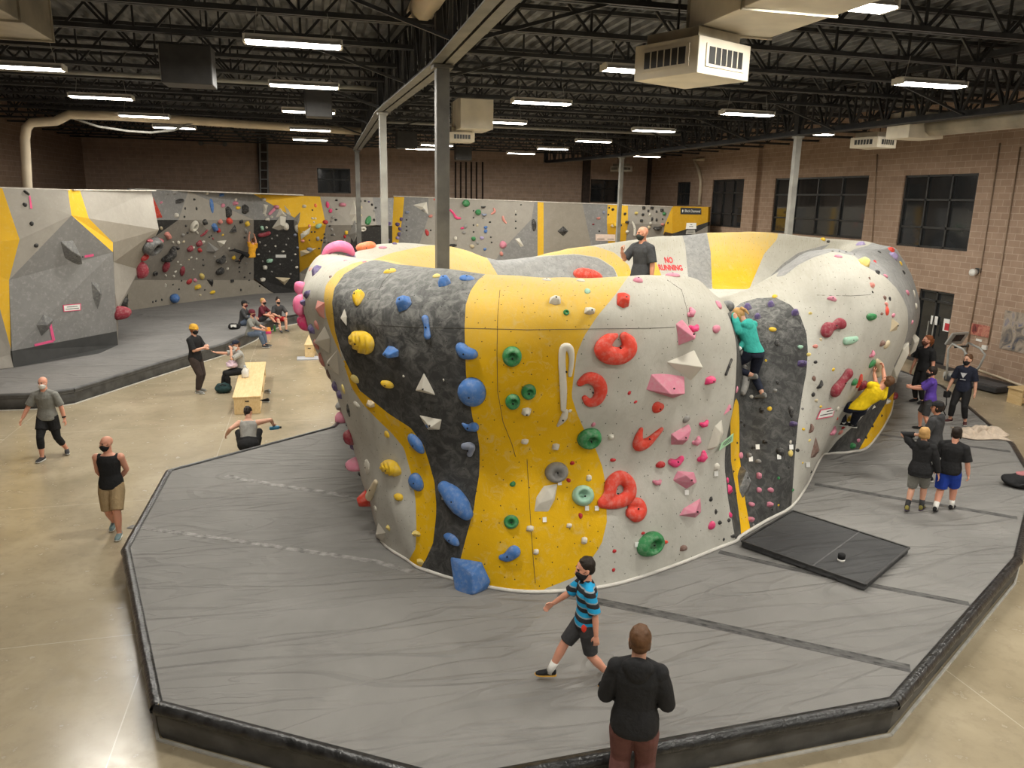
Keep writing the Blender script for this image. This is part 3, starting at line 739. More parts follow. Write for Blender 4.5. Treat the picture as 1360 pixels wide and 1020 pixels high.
# loose landing pad
cp = [onz(x, y, MATZ) for x, y in ((984,727),(1052,686),(1206,736),(1148,786))]
CP = thing('crash_pad', 'square black landing pad lying on the grey mat right of the boulder', 'crash pad', (cp[0].x, cp[0].y, MATZ))
b = MB(); b.prism([(p.x, p.y) for p in cp], MATZ+.012, MATZ+.1); world_child(b.build('pad_body', M_mat_pad if 'M_mat_pad' in globals() else mat_mat('pad_cover', (.075, .075, .076), (.045, .045, .046)), CP, bevel=.02), CP)
b = MB()
for i in range(4):
    a, c = cp[i], cp[(i+1) % 4]; b.bar(Vector((a.x, a.y, MATZ+.1)), Vector((c.x, c.y, MATZ+.1)), .03, .025)
world_child(b.build('piping', M_vinyl, CP), CP)
b = MB(); m1, m2 = (cp[0]+cp[3])/2*.35+(cp[1]+cp[2])/2*.65, 0
b.bar(cp[1]*.4+cp[2]*.6+Vector((0, 0, .102)), cp[0]*.4+cp[3]*.6+Vector((0, 0, .102)), .02, .006); world_child(b.build('fold_seam', pm('seam_grey', (.12, .12, .12), .8), CP), CP)
# ---------------------------------------------------------------- climbing walls along the left and far side
from mathutils.geometry import tessellate_polygon
WALLTRI = []
class Facets:
    """wall built of painted facets: each facet is a polygon of (picture x, picture y, depth Y)"""
    def __init__(s): s.v = []; s.f = []; s.m = []; s.mats = []
    def add(s, mt, *pts):
        if mt not in s.mats: s.mats.append(mt)
        n = len(s.v); w = [ony(*p) for p in pts]; s.v += [tuple(p) for p in w]; s.f.append(tuple(range(n, n+len(w)))); s.m.append(s.mats.index(mt))
    def addc(s, mt, fn, poly, xs, ys):
        def clip(P, ax, c, sg):
            out = []
            for i in range(len(P)):
                a, b = P[i], P[(i+1) % len(P)]; da, db = sg*(a[ax]-c), sg*(b[ax]-c)
                if da <= 0: out.append(a)
                if da*db < 0: t = da/(da-db); out.append((a[0]+(b[0]-a[0])*t, a[1]+(b[1]-a[1])*t))
            return out
        for x0, x1 in zip(xs[:-1], xs[1:]):
            for y0, y1 in zip(ys[:-1], ys[1:]):
                P = poly
                for ax, c, sg in ((0, x0, -1), (0, x1, 1), (1, y0, -1), (1, y1, 1)):
                    P = clip(P, ax, c, sg)
                    if len(P) < 3: break
                if len(P) >= 3 and abs(sum(P[i][0]*P[(i+1) % len(P)][1]-P[(i+1) % len(P)][0]*P[i][1] for i in range(len(P)))) > .5: s.add(mt, *[fn(*q) for q in P])
    def build(s, name, root, thick=.14):
        fs = []; ms = []
        for f, mi in zip(s.f, s.m):
            for t in tessellate_polygon([[Vector(s.v[k]) for k in f]]):
                a, b, c = (Vector(s.v[f[k]]) for k in t); nn = (b-a).cross(c-a)
                if nn.length < 1e-7: continue
                q = tuple(f[k] for k in t); fs.append(q if nn.dot(EYE-a) > 0 else q[::-1]); ms.append(mi)
        me = bpy.data.meshes.new(name); me.from_pydata(s.v, [], fs); me.polygons.foreach_set('material_index', ms)
        o = link(name, me, s.mats, root); world_child(o, root)
        md = o.modifiers.new('thickness', 'SOLIDIFY'); md.thickness = thick; md.offset = -1
        for f in fs:
            for i in range(1, len(f)-1): WALLTRI.append((s.v[f[0]], s.v[f[i]], s.v[f[i+1]]))
        return o
L, L2, Mm, D, K, Yl, Yd = M_wall_l, M_wall_l2, M_wall_m, M_wall_d, M_wall_k, M_wall_y, M_wall_yd
# --- prow at far left
w1 = thing('climbing_wall', 'tall angular grey climbing prow with yellow stripes at the far left edge', 'climbing wall', tuple(onz(70, 478, MATZ)))
f = Facets()
f.add(Yl, (-90,246,23.4), (3,250,24.2), (26,318,24.3), (12,372,24.2), (16,470,24.2), (0,410,24.0), (-90,330,23.2))
f.add(L, (-90,330,23.2), (0,410,24.0), (16,470,24.2), (18,488,24.1), (-90,500,23.0))
f.add(L, (3,250,24.2), (90,252,25.4), (95,286,25.3), (12,372,24.2), (26,318,24.3))
f.add(Yl, (90,252,25.4), (106,252,25.8), (118,290,25.9), (150,322,26.9), (150,335,26.8), (95,286,25.3))
f.add(M_wall_d, (95,286,25.3), (150,335,26.8), (155,440,27.2), (16,466,24.15), (12,372,24.2))
f.add(pm('skirt_grey', srgb(62, 62, 61), .8, .1, 3), (16,466,24.15), (155,440,27.2), (157,458,27.3), (132,469,25.9), (18,488,24.1))
f.add(L, (106,252,25.8), (201,253,29.5), (211,305,29.2), (118,290,25.9))
f.add(L2, (118,290,25.9), (211,305,29.2), (185,358,29.3), (151,348,27.1), (150,322,26.9))
f.add(L, (151,348,27.1), (185,358,29.3), (160,410,28.8), (157,408,27.3), (153,390,27.1))
f.add(Mm, (153,390,27.1), (157,408,27.3), (157,458,27.35), (155,440,27.2))
f.build('wall_panel', w1)
b = MB(); p0, p1, p2 = ony(-90, 246, 23.4), ony(90, 252, 25.4), ony(201, 253, 29.5)
for a, c in ((p0, p1), (p1, p2)): b.bar(a+Vector((-.1, .2, 0)), c+Vector((-.1, .2, 0)), .5, .03)
world_child(b.build('top_cap', pm('cap_pale', srgb(206, 200, 188), .7), w1), w1)
N_PROW = len(WALLTRI)
# --- steep cave wall behind it
def yb(x): return 36.3+(x-200)*4.5/140 if x < 340 else 40.8+(x-340)*.5/58
def B(x, y):
    base = 414-(x-175)*24/165 if x < 340 else 390
    t = yb(x)
    if y < 295: return (x, y, t-2.0)
    if y < 360: return (x, y, t-2.0+1.9*(y-292)/80)
    return (x, y, t-.06)
w2 = thing('climbing_wall', 'steep grey cave wall with a dark top band behind the prow, crowded with holds', 'climbing wall', tuple(onz(260, 400, MATZ)))
def C2(x, y):
    t = yb(x)
    if y < 292: return (x, y, t-2.0)
    if y < 372: return (x, y, t-2.0+1.85*(y-292)/80)
    return (x, y, t-.15+.15*min(1, (y-372)/30))
f = Facets(); XS = [150, 180, 200, 220, 240, 260, 280, 300, 320, 340, 360, 370]; YS = [240, 292, 372, 430]
def A2(mt, *poly): f.addc(mt, C2, list(poly), XS, YS)
A2(D, (172,250.5), (250,254), (237,292), (172,292)); A2(L, (250,254), (337,292), (237,292)); A2(D, (250,254), (337,258), (337,292))
A2(K, (172,292), (237,292), (205,315), (172,338)); A2(L, (262,292), (292,292), (277,307))
A2(Mm, (172,338), (205,315), (237,292), (262,292), (277,307), (277,372), (172,372)); A2(Mm, (277,307), (292,292), (337,292), (337,372), (277,372))
A2(L2, (170,372), (337,372), (366,391.5), (340,390.5), (250,402), (170,415))
f.build('wall_panel', w2, .1)
b = MB(); b.bar(ony(175, 251, 34.5), ony(398, 259, 39.6), .6, .05); world_child(b.build('top_cap', pm('cap_pale'  , (1, 1, 1)), w2), w2)
# --- black panel with the yellow top
w3 = thing('climbing_wall', 'black panel under a yellow and grey top right of the steep cave wall', 'climbing wall', tuple(onz(370, 389, MATZ)))
f = Facets()
f.add(D, B(337,258), (396,292,39.3), B(337,292))
f.add(Yl, B(337,258), (425,261,39.8), (433,299,39.8), (396,302,39.3), (396,292,39.3))
f.add(K, B(337,292), (396,292,39.3), (398,388,41.2), (366,391,41.0), B(337,369))
f.add(Yd, (396,302,39.3), (433,299,39.8), (424,345,40.6), (398,362,41.0))
f.add(Mm, (433,299,39.8), (467,299,39.8), (462,380,41.2), (398,395,41.2), (398,362,41.0), (424,345,40.6))
f.add(L, (425,261,39.8), (466,262,40), (467,299,39.8), (433,299,39.8))
f.add(L, (466,262,40), (495,262,40.2), (500,299,40.0), (478,302,40), (467,299,39.8))
f.add(D, (495,262,40.2), (523,263,40.4), (521,300,40.2), (500,299,40.0))
f.add(K, (467,299,39.8), (478,302,40), (500,299,40.0), (521,300,40.2), (521,390,41.3), (462,380,41.2))
f.build('wall_panel', w3)
# --- far wall behind the boulder
w4 = thing('climbing_wall', 'long pale vertical far wall behind the boulder with charcoal and yellow stripes', 'climbing wall', tuple(ony(700, 380, 41.6)))
f = Facets(); Y0 = 41.6
def F(x, y): return (x, y, Y0-3.1*max(0, x-523)/370)
def Q(mt, *p): f.add(mt, *[F(*q) for q in p])
Q(Yl, (523,260), (537,261), (535,285), (528,330), (530,372), (505,372), (520,310))
Q(D, (537,261), (569,262), (569,288), (557,324), (551,372), (530,372), (528,330), (535,285))
Q(L, (569,262), (710,267), (706,291), (668,331), (640,372), (551,372), (557,324), (569,288))
Q(D, (710,267), (714,267), (714,372), (640,372), (668,331), (706,291))
Q(Yl, (714,267), (722,268), (722,372), (714,372))
Q(L2, (722,268), (773,269), (786,330), (786,372), (722,372))
Q(D, (773,269), (807,271), (806,290), (808,330), (812,372), (786,372), (786,330))
Q(Yl, (807,271), (834,272), (834,296), (806,297))
Q(Yd, (806,297), (834,296), (830,330), (830,372), (812,372), (808,330))
Q(L, (834,272), (893,274), (883,298), (834,297))
Q(Mm, (834,297), (883,298), (881,312), (893,340), (893,372), (830,372), (830,330))
Q(Yl, (893,274), (893,310), (883,308), (881,312), (883,298))
f.add(Yd, (893,274,38.5), (941,275,36.6), (940,295,36.6), (897,309,38.3), (893,310,38.5))
f.add(K, (940,295,36.6), (940,300,36.6), (918,312,37.5), (918,372,37.5), (893,372,38.5), (893,310,38.5), (897,309,38.3))
f.add(Mm, (940,300,36.6), (940,372,36.6), (918,372,37.5), (918,312,37.5))
f.build('wall_panel', w4, .2)
b = MB(); b.bar(ony(523, 260.5, 41.8), ony(893, 274.5, 38.7), .5, .04); world_child(b.build('top_cap', pm('cap_pale', (1, 1, 1)), w4), w4)
WBVH = BVHTree.FromPolygons([p for t in WALLTRI for p in t], [(3*i, 3*i+1, 3*i+2) for i in range(len(WALLTRI))])
def on_any(px, py):
    d = ray(px, py).normalized(); r1 = BVH.ray_cast(EYE, d); r2 = WBVH.ray_cast(EYE, d)
    best = None
    for r in (r1, r2):
        if r[0] is not None and (best is None or r[3] < best[3]): best = r
    if best is None: return None, None
    n = best[1]; return best[0], (n if n.dot(d) < 0 else -n)

PBVH = BVHTree.FromPolygons([p for t in WALLTRI[:N_PROW] for p in t], [(3*i, 3*i+1, 3*i+2) for i in range(N_PROW)])
def on_prow(px, py):
    d = ray(px, py).normalized(); r = PBVH.ray_cast(EYE, d)
    if r[0] is None: return None, None
    return r[0], (r[1] if r[1].dot(d) < 0 else -r[1])
# ---------------------------------------------------------------- climbing holds
HC = {'r': ('red', srgb(214, 66, 48)), 'm': ('maroon', srgb(140, 44, 58)), 'p': ('pink', srgb(206, 128, 148)), 'mg': ('magenta', srgb(222, 62, 118)),
      'hp': ('bright pink', srgb(240, 118, 160)), 'b': ('blue', srgb(72, 116, 178)), 'g': ('green', srgb(50, 128, 74)), 'gw': ('chalky green', srgb(150, 190, 166)),
      'y': ('yellow', srgb(224, 184, 40)), 'yt': ('pale yellow', srgb(214, 192, 110)), 'w': ('white', srgb(206, 201, 188)), 'k': ('black', srgb(44, 43, 43)),
      'dg': ('dark grey', srgb(104, 104, 103)), 'kg': ('glossy black', srgb(78, 78, 78)), 'gr': ('grey', srgb(138, 136, 132)), 't': ('tan', srgb(198, 182, 150)), 'pu': ('purple', srgb(92, 78, 122)), 'lp': ('lilac', srgb(160, 146, 186)),
      'o': ('orange', srgb(246, 128, 78)), 'sa': ('salmon', srgb(206, 132, 120)), 'br': ('brown', srgb(120, 92, 82)), 'dr': ('dark red', srgb(180, 40, 44)), 'bg': ('blue grey', srgb(132, 140, 160))}
def hold_mat(c):
    nm = 'hold_'+HC[c][0].replace(' ', '_')
    if nm in _MC: return _MC[nm]
    t = NT(nm); base = HC[c][1]; n = t.noise(14, None, 5, .65); f = t.noise(120, None, 2)
    cc = t.mix(t.math('MULTIPLY', t.ramp(n, .45, .72), .55), base, tuple(.5*x+.5*y for x, y in zip(base, (.55, .53, .48))))
    _MC[nm] = t.out(cc, .62 if c != 'kg' else .3, t.bump(f, .25, .003), .35); return _MC[nm]
M_bolt = pm('bolt_steel', (.03, .03, .03), .4, .1, metal=.6)
M_tag = pm('tag_card', srgb(236, 236, 232), .6, .03)
BOULDER_P = ('charcoal front panel', 'yellow front panel', 'pale front panel', 'charcoal recess panel', 'pale right bulge', 'pale left flank')
def frame(px, py, search=True, panel=None):
    cast = on_boulder if panel in BOULDER_P else on_prow if panel == 'left prow' else on_any
    p, n = cast(px, py)
    if p is None and search:
        for r in range(2, 34, 2):
            for k in range(16):
                a = math.pi*k/8; p, n = cast(px+r*math.cos(a), py+r*math.sin(a))
                if p is not None: break
            if p is not None: break
    if p is None: return None
    x = RT-n*RT.dot(n)
    if x.length < .12: x = UP.cross(n)
    x.normalize(); y = n.cross(x).normalized()
    if y.dot(UP) < 0: y = -y; x = -x if x.dot(RT) < 0 else x
    dep = (p-EYE).dot(FW); s = dep/FPX
    a0 = proj(p); ax = proj(p+x*.01); ay = proj(p+y*.01)
    fx = min(2.0, .01/s/max(.05, math.hypot(ax[0]-a0[0], ax[1]-a0[1]))); fy_ = min(1.8, .01/s/max(.05, math.hypot(ay[0]-a0[0], ay[1]-a0[1])))
    return p, n, x, y, s, fx, fy_
def face_me(F):      # the hold stands upright on the rim, its broad side to the front
    p = F[0]; n = Vector((EYE.x-p.x, EYE.y-p.y, .25)).normalized(); x = (RT-n*RT.dot(n)).normalized(); return (p, n, x, n.cross(x), F[4], 1.0, 1.0)
def topl(F, px, py):        # picture point -> local coords on the tangent plane at the hold
    p, n, x, y = F[:4]; d = ray(px, py); den = d.dot(n)
    if abs(den) < .12: den = -.12
    q = EYE+d*((p-EYE).dot(n)/den)-p
    m = 60*F[4]
    return Vector((max(-m, min(m, q.dot(x))), max(-m, min(m, q.dot(y))), 0))
def g_dome(w, h, d, seed=0, lump=.12, flat=1.0, n=18, m=5, ribs=0, sq=2.0):
    rnd = random.Random(seed); ph = [rnd.uniform(0, 6.28) for _ in range(4)]; b = MB(); vs = []
    sx, sy = rnd.uniform(-.12, .12)*w, rnd.uniform(-.05, .15)*h
    for i in range(m):
        t = i/m; rr = math.cos(t*math.pi/2)**.75; z = d*math.sin(t*math.pi/2)**flat
        for j in range(n):
            a = 2*math.pi*j/n; k = 1+lump*(math.sin(2*a+ph[0])+.6*math.sin(3*a+ph[1]))*(1-.4*t)
            c_, s_ = math.cos(a), math.sin(a)
            e = (abs(c_)**sq+abs(s_)**sq)**(-1/sq)
            x_, y_ = w/2*rr*k*e*c_+sx*t, h/2*rr*k*e*s_+sy*t
            zz = z
            if ribs: zz += d*.16*math.sin(ribs*math.hypot(x_/w+.35, y_/h-.1)*6.28)*min(1, t*4)*(1-t*.5)
            vs.append((x_, y_, zz))
    vs.append((sx, sy, d)); top = len(vs)-1
    fs = [(i*n+j, i*n+(j+1) % n, (i+1)*n+(j+1) % n, (i+1)*n+j) for i in range(m-1) for j in range(n)]
    fs += [((m-1)*n+j, (m-1)*n+(j+1) % n, top) for j in range(n)]+[tuple(range(n-1, -1, -1))]
    return b.add(vs, fs)
def g_donut(w, h, d, hole=.3, off=(0, 0), n=24, m=9):
    b = MB(); vs = []
    prof = [(1, 0), (1.0, .25), (.93, .6), (.8, .88), (.64, 1.0), (.5, .93), (.4, .7), (hole, .4), (hole*.8, .12)]
    for r, z in prof:
        k = 1-r
        for j in range(n):
            a = 2*math.pi*j/n; vs.append((w/2*(r*math.cos(a))+off[0]*w*k, h/2*(r*math.sin(a))+off[1]*h*k, z*d))
    m = len(prof)
    fs = [(i*n+j, i*n+(j+1) % n, (i+1)*n+(j+1) % n, (i+1)*n+j) for i in range(m-1) for j in range(n)]
    fs += [tuple(range(n-1, -1, -1)), tuple((m-1)*n+j for j in range(n))]
    return b.add(vs, fs)
def hull_mesh(name, pts, bevel=.006, seg=2):
    bm = bmesh.new()
    for p in pts: bm.verts.new(p)
    r = bmesh.ops.convex_hull(bm, input=bm.verts[:])
    bmesh.ops.delete(bm, geom=[v for v in bm.verts if not v.link_faces], context='VERTS')
    bmesh.ops.dissolve_limit(bm, angle_limit=.05, verts=bm.verts[:], edges=bm.edges[:])
    bmesh.ops.recalc_face_normals(bm, faces=bm.faces[:])
    if bevel: bmesh.ops.bevel(bm, geom=bm.edges[:], offset=bevel, segments=seg, affect='EDGES', profile=.5, clamp_overlap=True)
    me = bpy.data.meshes.new(name); bm.to_mesh(me); bm.free(); return me
def g_jug(w, h, d, seed):
    b = MB(); rnd = random.Random(seed); c = rnd.uniform(-.2, .2)
    pts = [(-w*.42, h*.1+c*h*.3, d*.25), (-w*.2, -h*.12, d*.5), (w*.12, -h*.12, d*.55), (w*.42, h*.12-c*h*.3, d*.25)]
    b.tube(pts, [h*.28, h*.42, h*.42, h*.28], 10, flat=None, up=(0, 0, 1))
    b.ell((-w*.42, h*.1+c*h*.3, d*.22), (h*.29, h*.29, d*.3), n=10, m=6); b.ell((w*.42, h*.12-c*h*.3, d*.22), (h*.29, h*.29, d*.3), n=10, m=6)
    return b
def g_chip(w, h, d, seed):
    rnd = random.Random(seed); n = 7
    pts = [(w/2*math.cos(2*math.pi*i/n)*rnd.uniform(.75, 1.1), h/2*math.sin(2*math.pi*i/n)*rnd.uniform(.75, 1.1), 0) for i in range(n)]
    pts += [(w*rnd.uniform(-.28, .28), h*rnd.uniform(-.1, .3), d*rnd.uniform(.75, 1)) for _ in range(3)]
    return hull_mesh('chip', pts, min(w, h)*.06, 1)
HOLDS = []      # (object, px, py, w, h, colour word, shape word, panel, fixed label)
_hs = [0]
NOUN = {'dome': 'rounded hold', 'ball': 'ball hold', 'rib': 'ribbed shell hold', 'donut': 'ring hold', 'jug': 'jug hold', 'chip': 'foothold', 'hull': 'angular volume', 'sweep': 'curved hold', 'block': 'block hold'}
NAME = {'dome': 'climbing_hold', 'ball': 'ball_hold', 'rib': 'shell_hold', 'donut': 'ring_hold', 'jug': 'jug_hold', 'chip': 'foothold', 'hull': 'wall_volume', 'sweep': 'curved_hold', 'block': 'block_hold'}
def place(root_mesh, F, col, kind, px, py, w, h, panel, name, mats=None, smooth=True, bolt=True, nrm=None):
    p, n, x, y = F[:4]
    R = Matrix((x, y, n)).transposed().to_4x4(); R.translation = p-n*.004
    if smooth: root_mesh.polygons.foreach_set('use_smooth', [True]*len(root_mesh.polygons))
    o = link(NAME[kind], root_mesh, mats or hold_mat(col)); o.matrix_world = R
    if bolt and max(w, h) >= 13:
        b = MB(); zs = [v.co.z for v in root_mesh.vertices if abs(v.co.x) < w*F[4]*.2 and abs(v.co.y) < h*F[4]*.2]; zz = max(zs) if zs else .02
        b.tube([(0, 0, zz-.012), (0, 0, zz+.004)], .011, 10); link('bolt', b.mesh('bolt'), M_bolt, o)
    HOLDS.append([o, px, py, w, h, HC[col][0], NOUN[kind], panel, name]); return o
def H(panel, kind, px, py, w, h, col, rot=0, name=None, d=None, **kw):
    F = frame(px, py, True, panel)
    if F is None: return None
    if kw.get('up'): F = face_me(F)
    p, n, x, y, s, fx, fy_ = F; _hs[0] += 1
    W_, H_ = w*s*fx, h*s*fy_
    if rot:
        c, sn = math.cos(math.radians(rot)), math.sin(math.radians(rot)); x, y = x*c+y*sn, y*c-x*sn; F = (p, n, x, y, s, fx, fy_); W_, H_ = w*s*min(fx, 1.3), h*s*min(fy_, 1.3)
    d = (d or {'dome': .42, 'ball': .62, 'rib': .4, 'donut': .38, 'jug': .8, 'chip': .5, 'block': .6}[kind])*min(w*s, h*s*1.4 if kind != 'jug' else h*s)
    d = max(d, .015); sd = _hs[0]; sm = True
    big = max(w, h) > 14
    if kind == 'dome': me = g_dome(W_, H_, d, sd, kw.get('lump', .1), n=22 if big else 12, m=7 if big else 4, sq=kw.get('sq', 2.0)).mesh('hold')
    elif kind == 'ball': me = g_dome(W_, H_, d, sd, .03, n=24 if big else 12, m=8 if big else 5).mesh('hold')
    elif kind == 'rib': me = g_dome(W_, H_, d, sd, .1, n=40, m=16, ribs=5.5).mesh('hold')
    elif kind == 'donut': me = g_donut(W_, H_, d, kw.get('hole', .22), kw.get('off', (0, 0))).mesh('hold')
    elif kind == 'jug': me = g_jug(W_, H_, d, sd).mesh('hold')
    elif kind == 'block':
        rnd = random.Random(sd); me = hull_mesh('hold', [(W_*a, H_*b, 0) for a, b in ((-.5, -.35), (-.4, .4), (.1, .5), (.5, .3), (.45, -.3), (0, -.5))]+[(W_*a, H_*b, d) for a, b in ((-.3, -.1), (-.1, .25), (.3, .15), (.2, -.2))], min(W_, H_)*.07, 2); sm = True
    else: me = g_chip(W_, H_, d, sd); sm = False
    return place(me, F, col, kind, px, py, w, h, panel, name, smooth=sm)
def HV(panel, base, apex, col, name=None, hgt=None, bevel=.008, up=False):
    """angular volume from picture outlines: base corners on the wall and raised corners (x, y, height in px)"""
    cx, cy = sum(p[0] for p in base)/len(base), sum(p[1] for p in base)/len(base); F = frame(cx, cy, True, panel)
    if F is None: return None
    if up: F = face_me(F)
    pts = [topl(F, *p)-Vector((0, 0, .35 if up else 0)) for p in base]+[topl(F, *p) for p in base if up]+[topl(F, a[0], a[1])+Vector((0, 0, a[2]*F[4])) for a in apex]
    w = max(p[0] for p in base)-min(p[0] for p in base); h = max(p[1] for p in base)-min(p[1] for p in base)
    me = hull_mesh('volume', pts, min(bevel, w*F[4]*.03)); return place(me, F, col, 'hull', cx, cy, w, h, panel, name, smooth=False)
def HS(panel, pts, col, name=None, flat=.75, lift=.35, nseg=5, up=False):
    """curved hold: a swelling sausage through picture points (x, y, radius px)"""
    cx, cy = sum(p[0] for p in pts)/len(pts), sum(p[1] for p in pts)/len(pts); F = frame(cx, cy, True, panel)
    if F is None: return None
    if up: F = face_me(F)
    P = np.array([list(topl(F, p[0], p[1]))[:2]+[p[2]*F[4]*(F[5]*.5+.5)] for p in pts]); Q = cr_interp(P, nseg, False)
    b = MB(); b.tube([(q[0], q[1], q[2]*lift) for q in Q], [max(q[2], .004) for q in Q], 12, flat, up=(0, 0, 1))
    for q in (Q[0], Q[-1]): b.ell((q[0], q[1], q[2]*lift), (q[2], q[2], q[2]*(flat or 1)), n=12, m=8)
    me = b.mesh('hold'); vox = max(.004, min(p[2] for p in P)*.28)
    me = remesh(me, vox, 2, 'hold')
    r = max(p[2] for p in pts); w = max(p[0] for p in pts)-min(p[0] for p in pts)+r*2; h = max(p[1] for p in pts)-min(p[1] for p in pts)+r*2
    return place(me, F, col, 'sweep', cx, cy, w, h, panel, name)
def many(panel, text, kind='chip'):
    for e in text.split(';'):
        q = e.split()
        if not q: continue
        k = kind
        if q[0].isalpha(): k = q[0]; q = q[1:]
        H(panel, k, float(q[0]), float(q[1]), float(q[2]), float(q[3]), q[4], float(q[5]) if len(q) > 5 else 0)
def card(name, label, cat, quad, mat, group=None, lines=None, border=None):
    """flat notice fixed on the wall, four picture corners clockwise from top left"""
    cx, cy = sum(p[0] for p in quad)/4, sum(p[1] for p in quad)/4; F = frame(cx, cy)
    if F is None: return None
    n = F[1]; L_ = [topl(F, *p) for p in quad]; o_ = MB(); t_ = .004; z0 = .012
    o_.add([v+Vector((0, 0, z0)) for v in L_]+[v+Vector((0, 0, z0+t_)) for v in L_], [(0, 1, 2, 3), (7, 6, 5, 4), (0, 4, 5, 1), (1, 5, 6, 2), (2, 6, 7, 3), (3, 7, 4, 0)])
    o = link(name, o_.mesh(name), border or mat); R = Matrix((F[2], F[3], n)).transposed().to_4x4(); R.translation = F[0]; o.matrix_world = R
    tag(o, label, cat, group)
    def at(u, v): return (L_[0]*(1-u)+L_[1]*u)*(1-v)+(L_[3]*(1-u)+L_[2]*u)*v
    if border:
        b = MB(); b.add([at(u, v)+Vector((0, 0, z0+t_+.001)) for u, v in ((.05, .1), (.95, .1), (.95, .9), (.05, .9))], [(0, 1, 2, 3)]); link('face', b.mesh('face', recalc=False), mat, o)
    for i, (u0, u1, v) in enumerate(lines or []):
        b = MB(); hh = .045
        b.add([at(u, w_)+Vector((0, 0, z0+t_+.002)) for u, w_ in ((u0, v-hh), (u1, v-hh), (u1, v+hh), (u0, v+hh))], [(0, 1, 2, 3)]); link('text_line', b.mesh('text_line', recalc=False), pm('ink', (.02, .02, .02), .7), o)
    return o

A = 'charcoal front panel'
H(A, 'rib', 482, 454, 31, 33, 'y', name='large yellow ribbed shell')
H(A, 'rib', 477, 397, 14, 16, 'y', name='little yellow ribbed cone', d=.8)
HV(A, [(457,410),(453,423),(460,433),(461,420)], [(456,422,5)], 'w', 'thin white crescent fin')
H(A, 'block', 537, 404, 21, 18, 'b', 25, 'blue two-lobed block', d=.7)
HS(A, [(565,423,5),(567,434,4),(568,446,5)], 'b', 'slim upright blue pinch')
H(A, 'block', 522, 467, 17, 15, 'b', name='blue notched block', d=.9)
HV(A, [(563,494),(551,519),(580,526)], [(564,513,10)], 'w', 'upright white pyramid')
HV(A, [(556,551),(587,557),(584,571),(568,571)], [(575,564,8)], 'w', 'white wedge with blue knob')
H(A, 'ball', 569, 565, 7, 7, 'b')
H(A, 'ball', 628, 520, 37, 37, 'b', name='largest blue ball', d=.5)
HS(A, [(615,563,2),(622,567,5),(630,566,7)], 'b', 'blue comma hold')
H(A, 'dome', 619, 467, 26, 22, 'b', -12, 'blue teardrop', lump=.2)
H(A, 'block', 590, 376, 19, 13, 'b', 20, 'blue scoop near the rim'); H(A, 'dome', 620, 370, 20, 8, 'b', name='blue wedge on the rim')
HS(A, [(617,592,5),(626,592,6),(624,603,4)], 'bg', 'chalky blue hook')
H(A, 'dome', 553, 588, 29, 15, 'b', -38, 'blue leaf on the yellow stripe'); H(A, 'dome', 553, 640, 20, 24, 'b', -10, 'blue egg on the yellow stripe')
HS(A, [(591,647,9),(602,657,13),(614,672,13),(621,682,9)], 'b', 'long blue loaf', flat=.9)
H(A, 'dome', 601, 716, 20, 13, 'b', -15, 'low blue oval')
HV(A, [(597,739),(607,742),(640,746),(652,772),(648,783),(622,791),(610,786),(603,765)], [(606,748,8),(637,752,22),(640,778,26),(616,780,24)], 'b', 'big blue block at the foot', bevel=.03)
many(A, 'dome 472 503 11 11 yt; dome 515 510 17 10 y; 558 746 10 12 yt; 553 709 14 10 yt; dome 518 361 18 7 y; dome 580 367 10 6 yt; 536 500 4 5 w; 589 505 3 5 w')
Bp = 'yellow front panel'
H(Bp, 'donut', 680, 473, 26, 26, 'g', name='upper green ring', off=(0, .12)); H(Bp, 'donut', 702, 520, 20, 20, 'g', name='right of two green rings', off=(.1, .1)); H(Bp, 'donut', 681, 533, 20, 20, 'g', name='left of two green rings', off=(.1, .1))
HS(Bp, [(757,498,3),(759,476,4),(756,462,5),(748,461,5),(746,476,5),(747,500,5),(748,520,5),(748,543,4)], 'w', 'long white rope-like hold', nseg=8)
HS(Bp, [(751,546,4),(748,555,5),(741,565,2)], 'w', 'white shoe-shaped hold')
H(Bp, 'donut', 739, 627, 31, 28, 'gr', name='chalky grey pocket disc', off=(0, -.1), d=.3)
HV(Bp, [(722,645),(741,642),(737,664),(728,681),(709,680),(712,660)], [(727,650,6),(733,662,6),(716,668,5)], 'w', 'white ribbed slab')
H(Bp, 'donut', 774, 658, 29, 28, 'gw', name='chalky green ring', off=(-.1, .1)); H(Bp, 'donut', 679, 693, 20, 19, 'g', name='low green ring'); H(Bp, 'donut', 782, 581, 32, 25, 'g', name='oval green ring on the colour edge', off=(.05, -.05))
HS(Bp, [(666,740,4),(674,739,7),(683,732,9)], 'b', 'low blue kidney')
H(Bp, 'dome', 780, 367, 38, 16, 'r', name='red dome on the rim', d=.5)
many(Bp, 'block 737 400 17 11 w; block 783 413 15 11 w; donut 752 415 8 8 g; dome 780 387 8 7 gw; dome 726 372 13 5 w; dome 771 373 12 5 w; block 699 546 14 10 w; 757 546 7 5 w; block 697 586 11 7 w; block 738 593 11 9 w; dome 760 615 6 6 dr; dome 755 638 6 6 dr; block 782 635 8 10 w; dome 771 685 6 8 dr; dome 681 643 8 8 g; block 704 702 11 9 w; block 756 698 8 7 w; block 776 718 9 11 w; block 712 733 8 9 w')
Cp = 'pale front panel'
H(Cp, 'block', 827, 399, 18, 22, 'r', name='red skull-like pocket', d=.6); H(Cp, 'dome', 847, 373, 13, 9, 'p', name='dusty pink dome near the rim')
HS(Cp, [(817,446,4),(806,451,9),(799,462,12),(807,470,12),(822,471,12),(832,464,12),(833,454,10),(828,446,6)], 'r', 'largest red horseshoe', nseg=7)
HS(Cp, [(770,508,5),(780,501,8),(792,505,9),(797,517,9),(792,530,8),(782,534,6),(776,528,4)], 'r', 'red crescent open to the left', nseg=7)
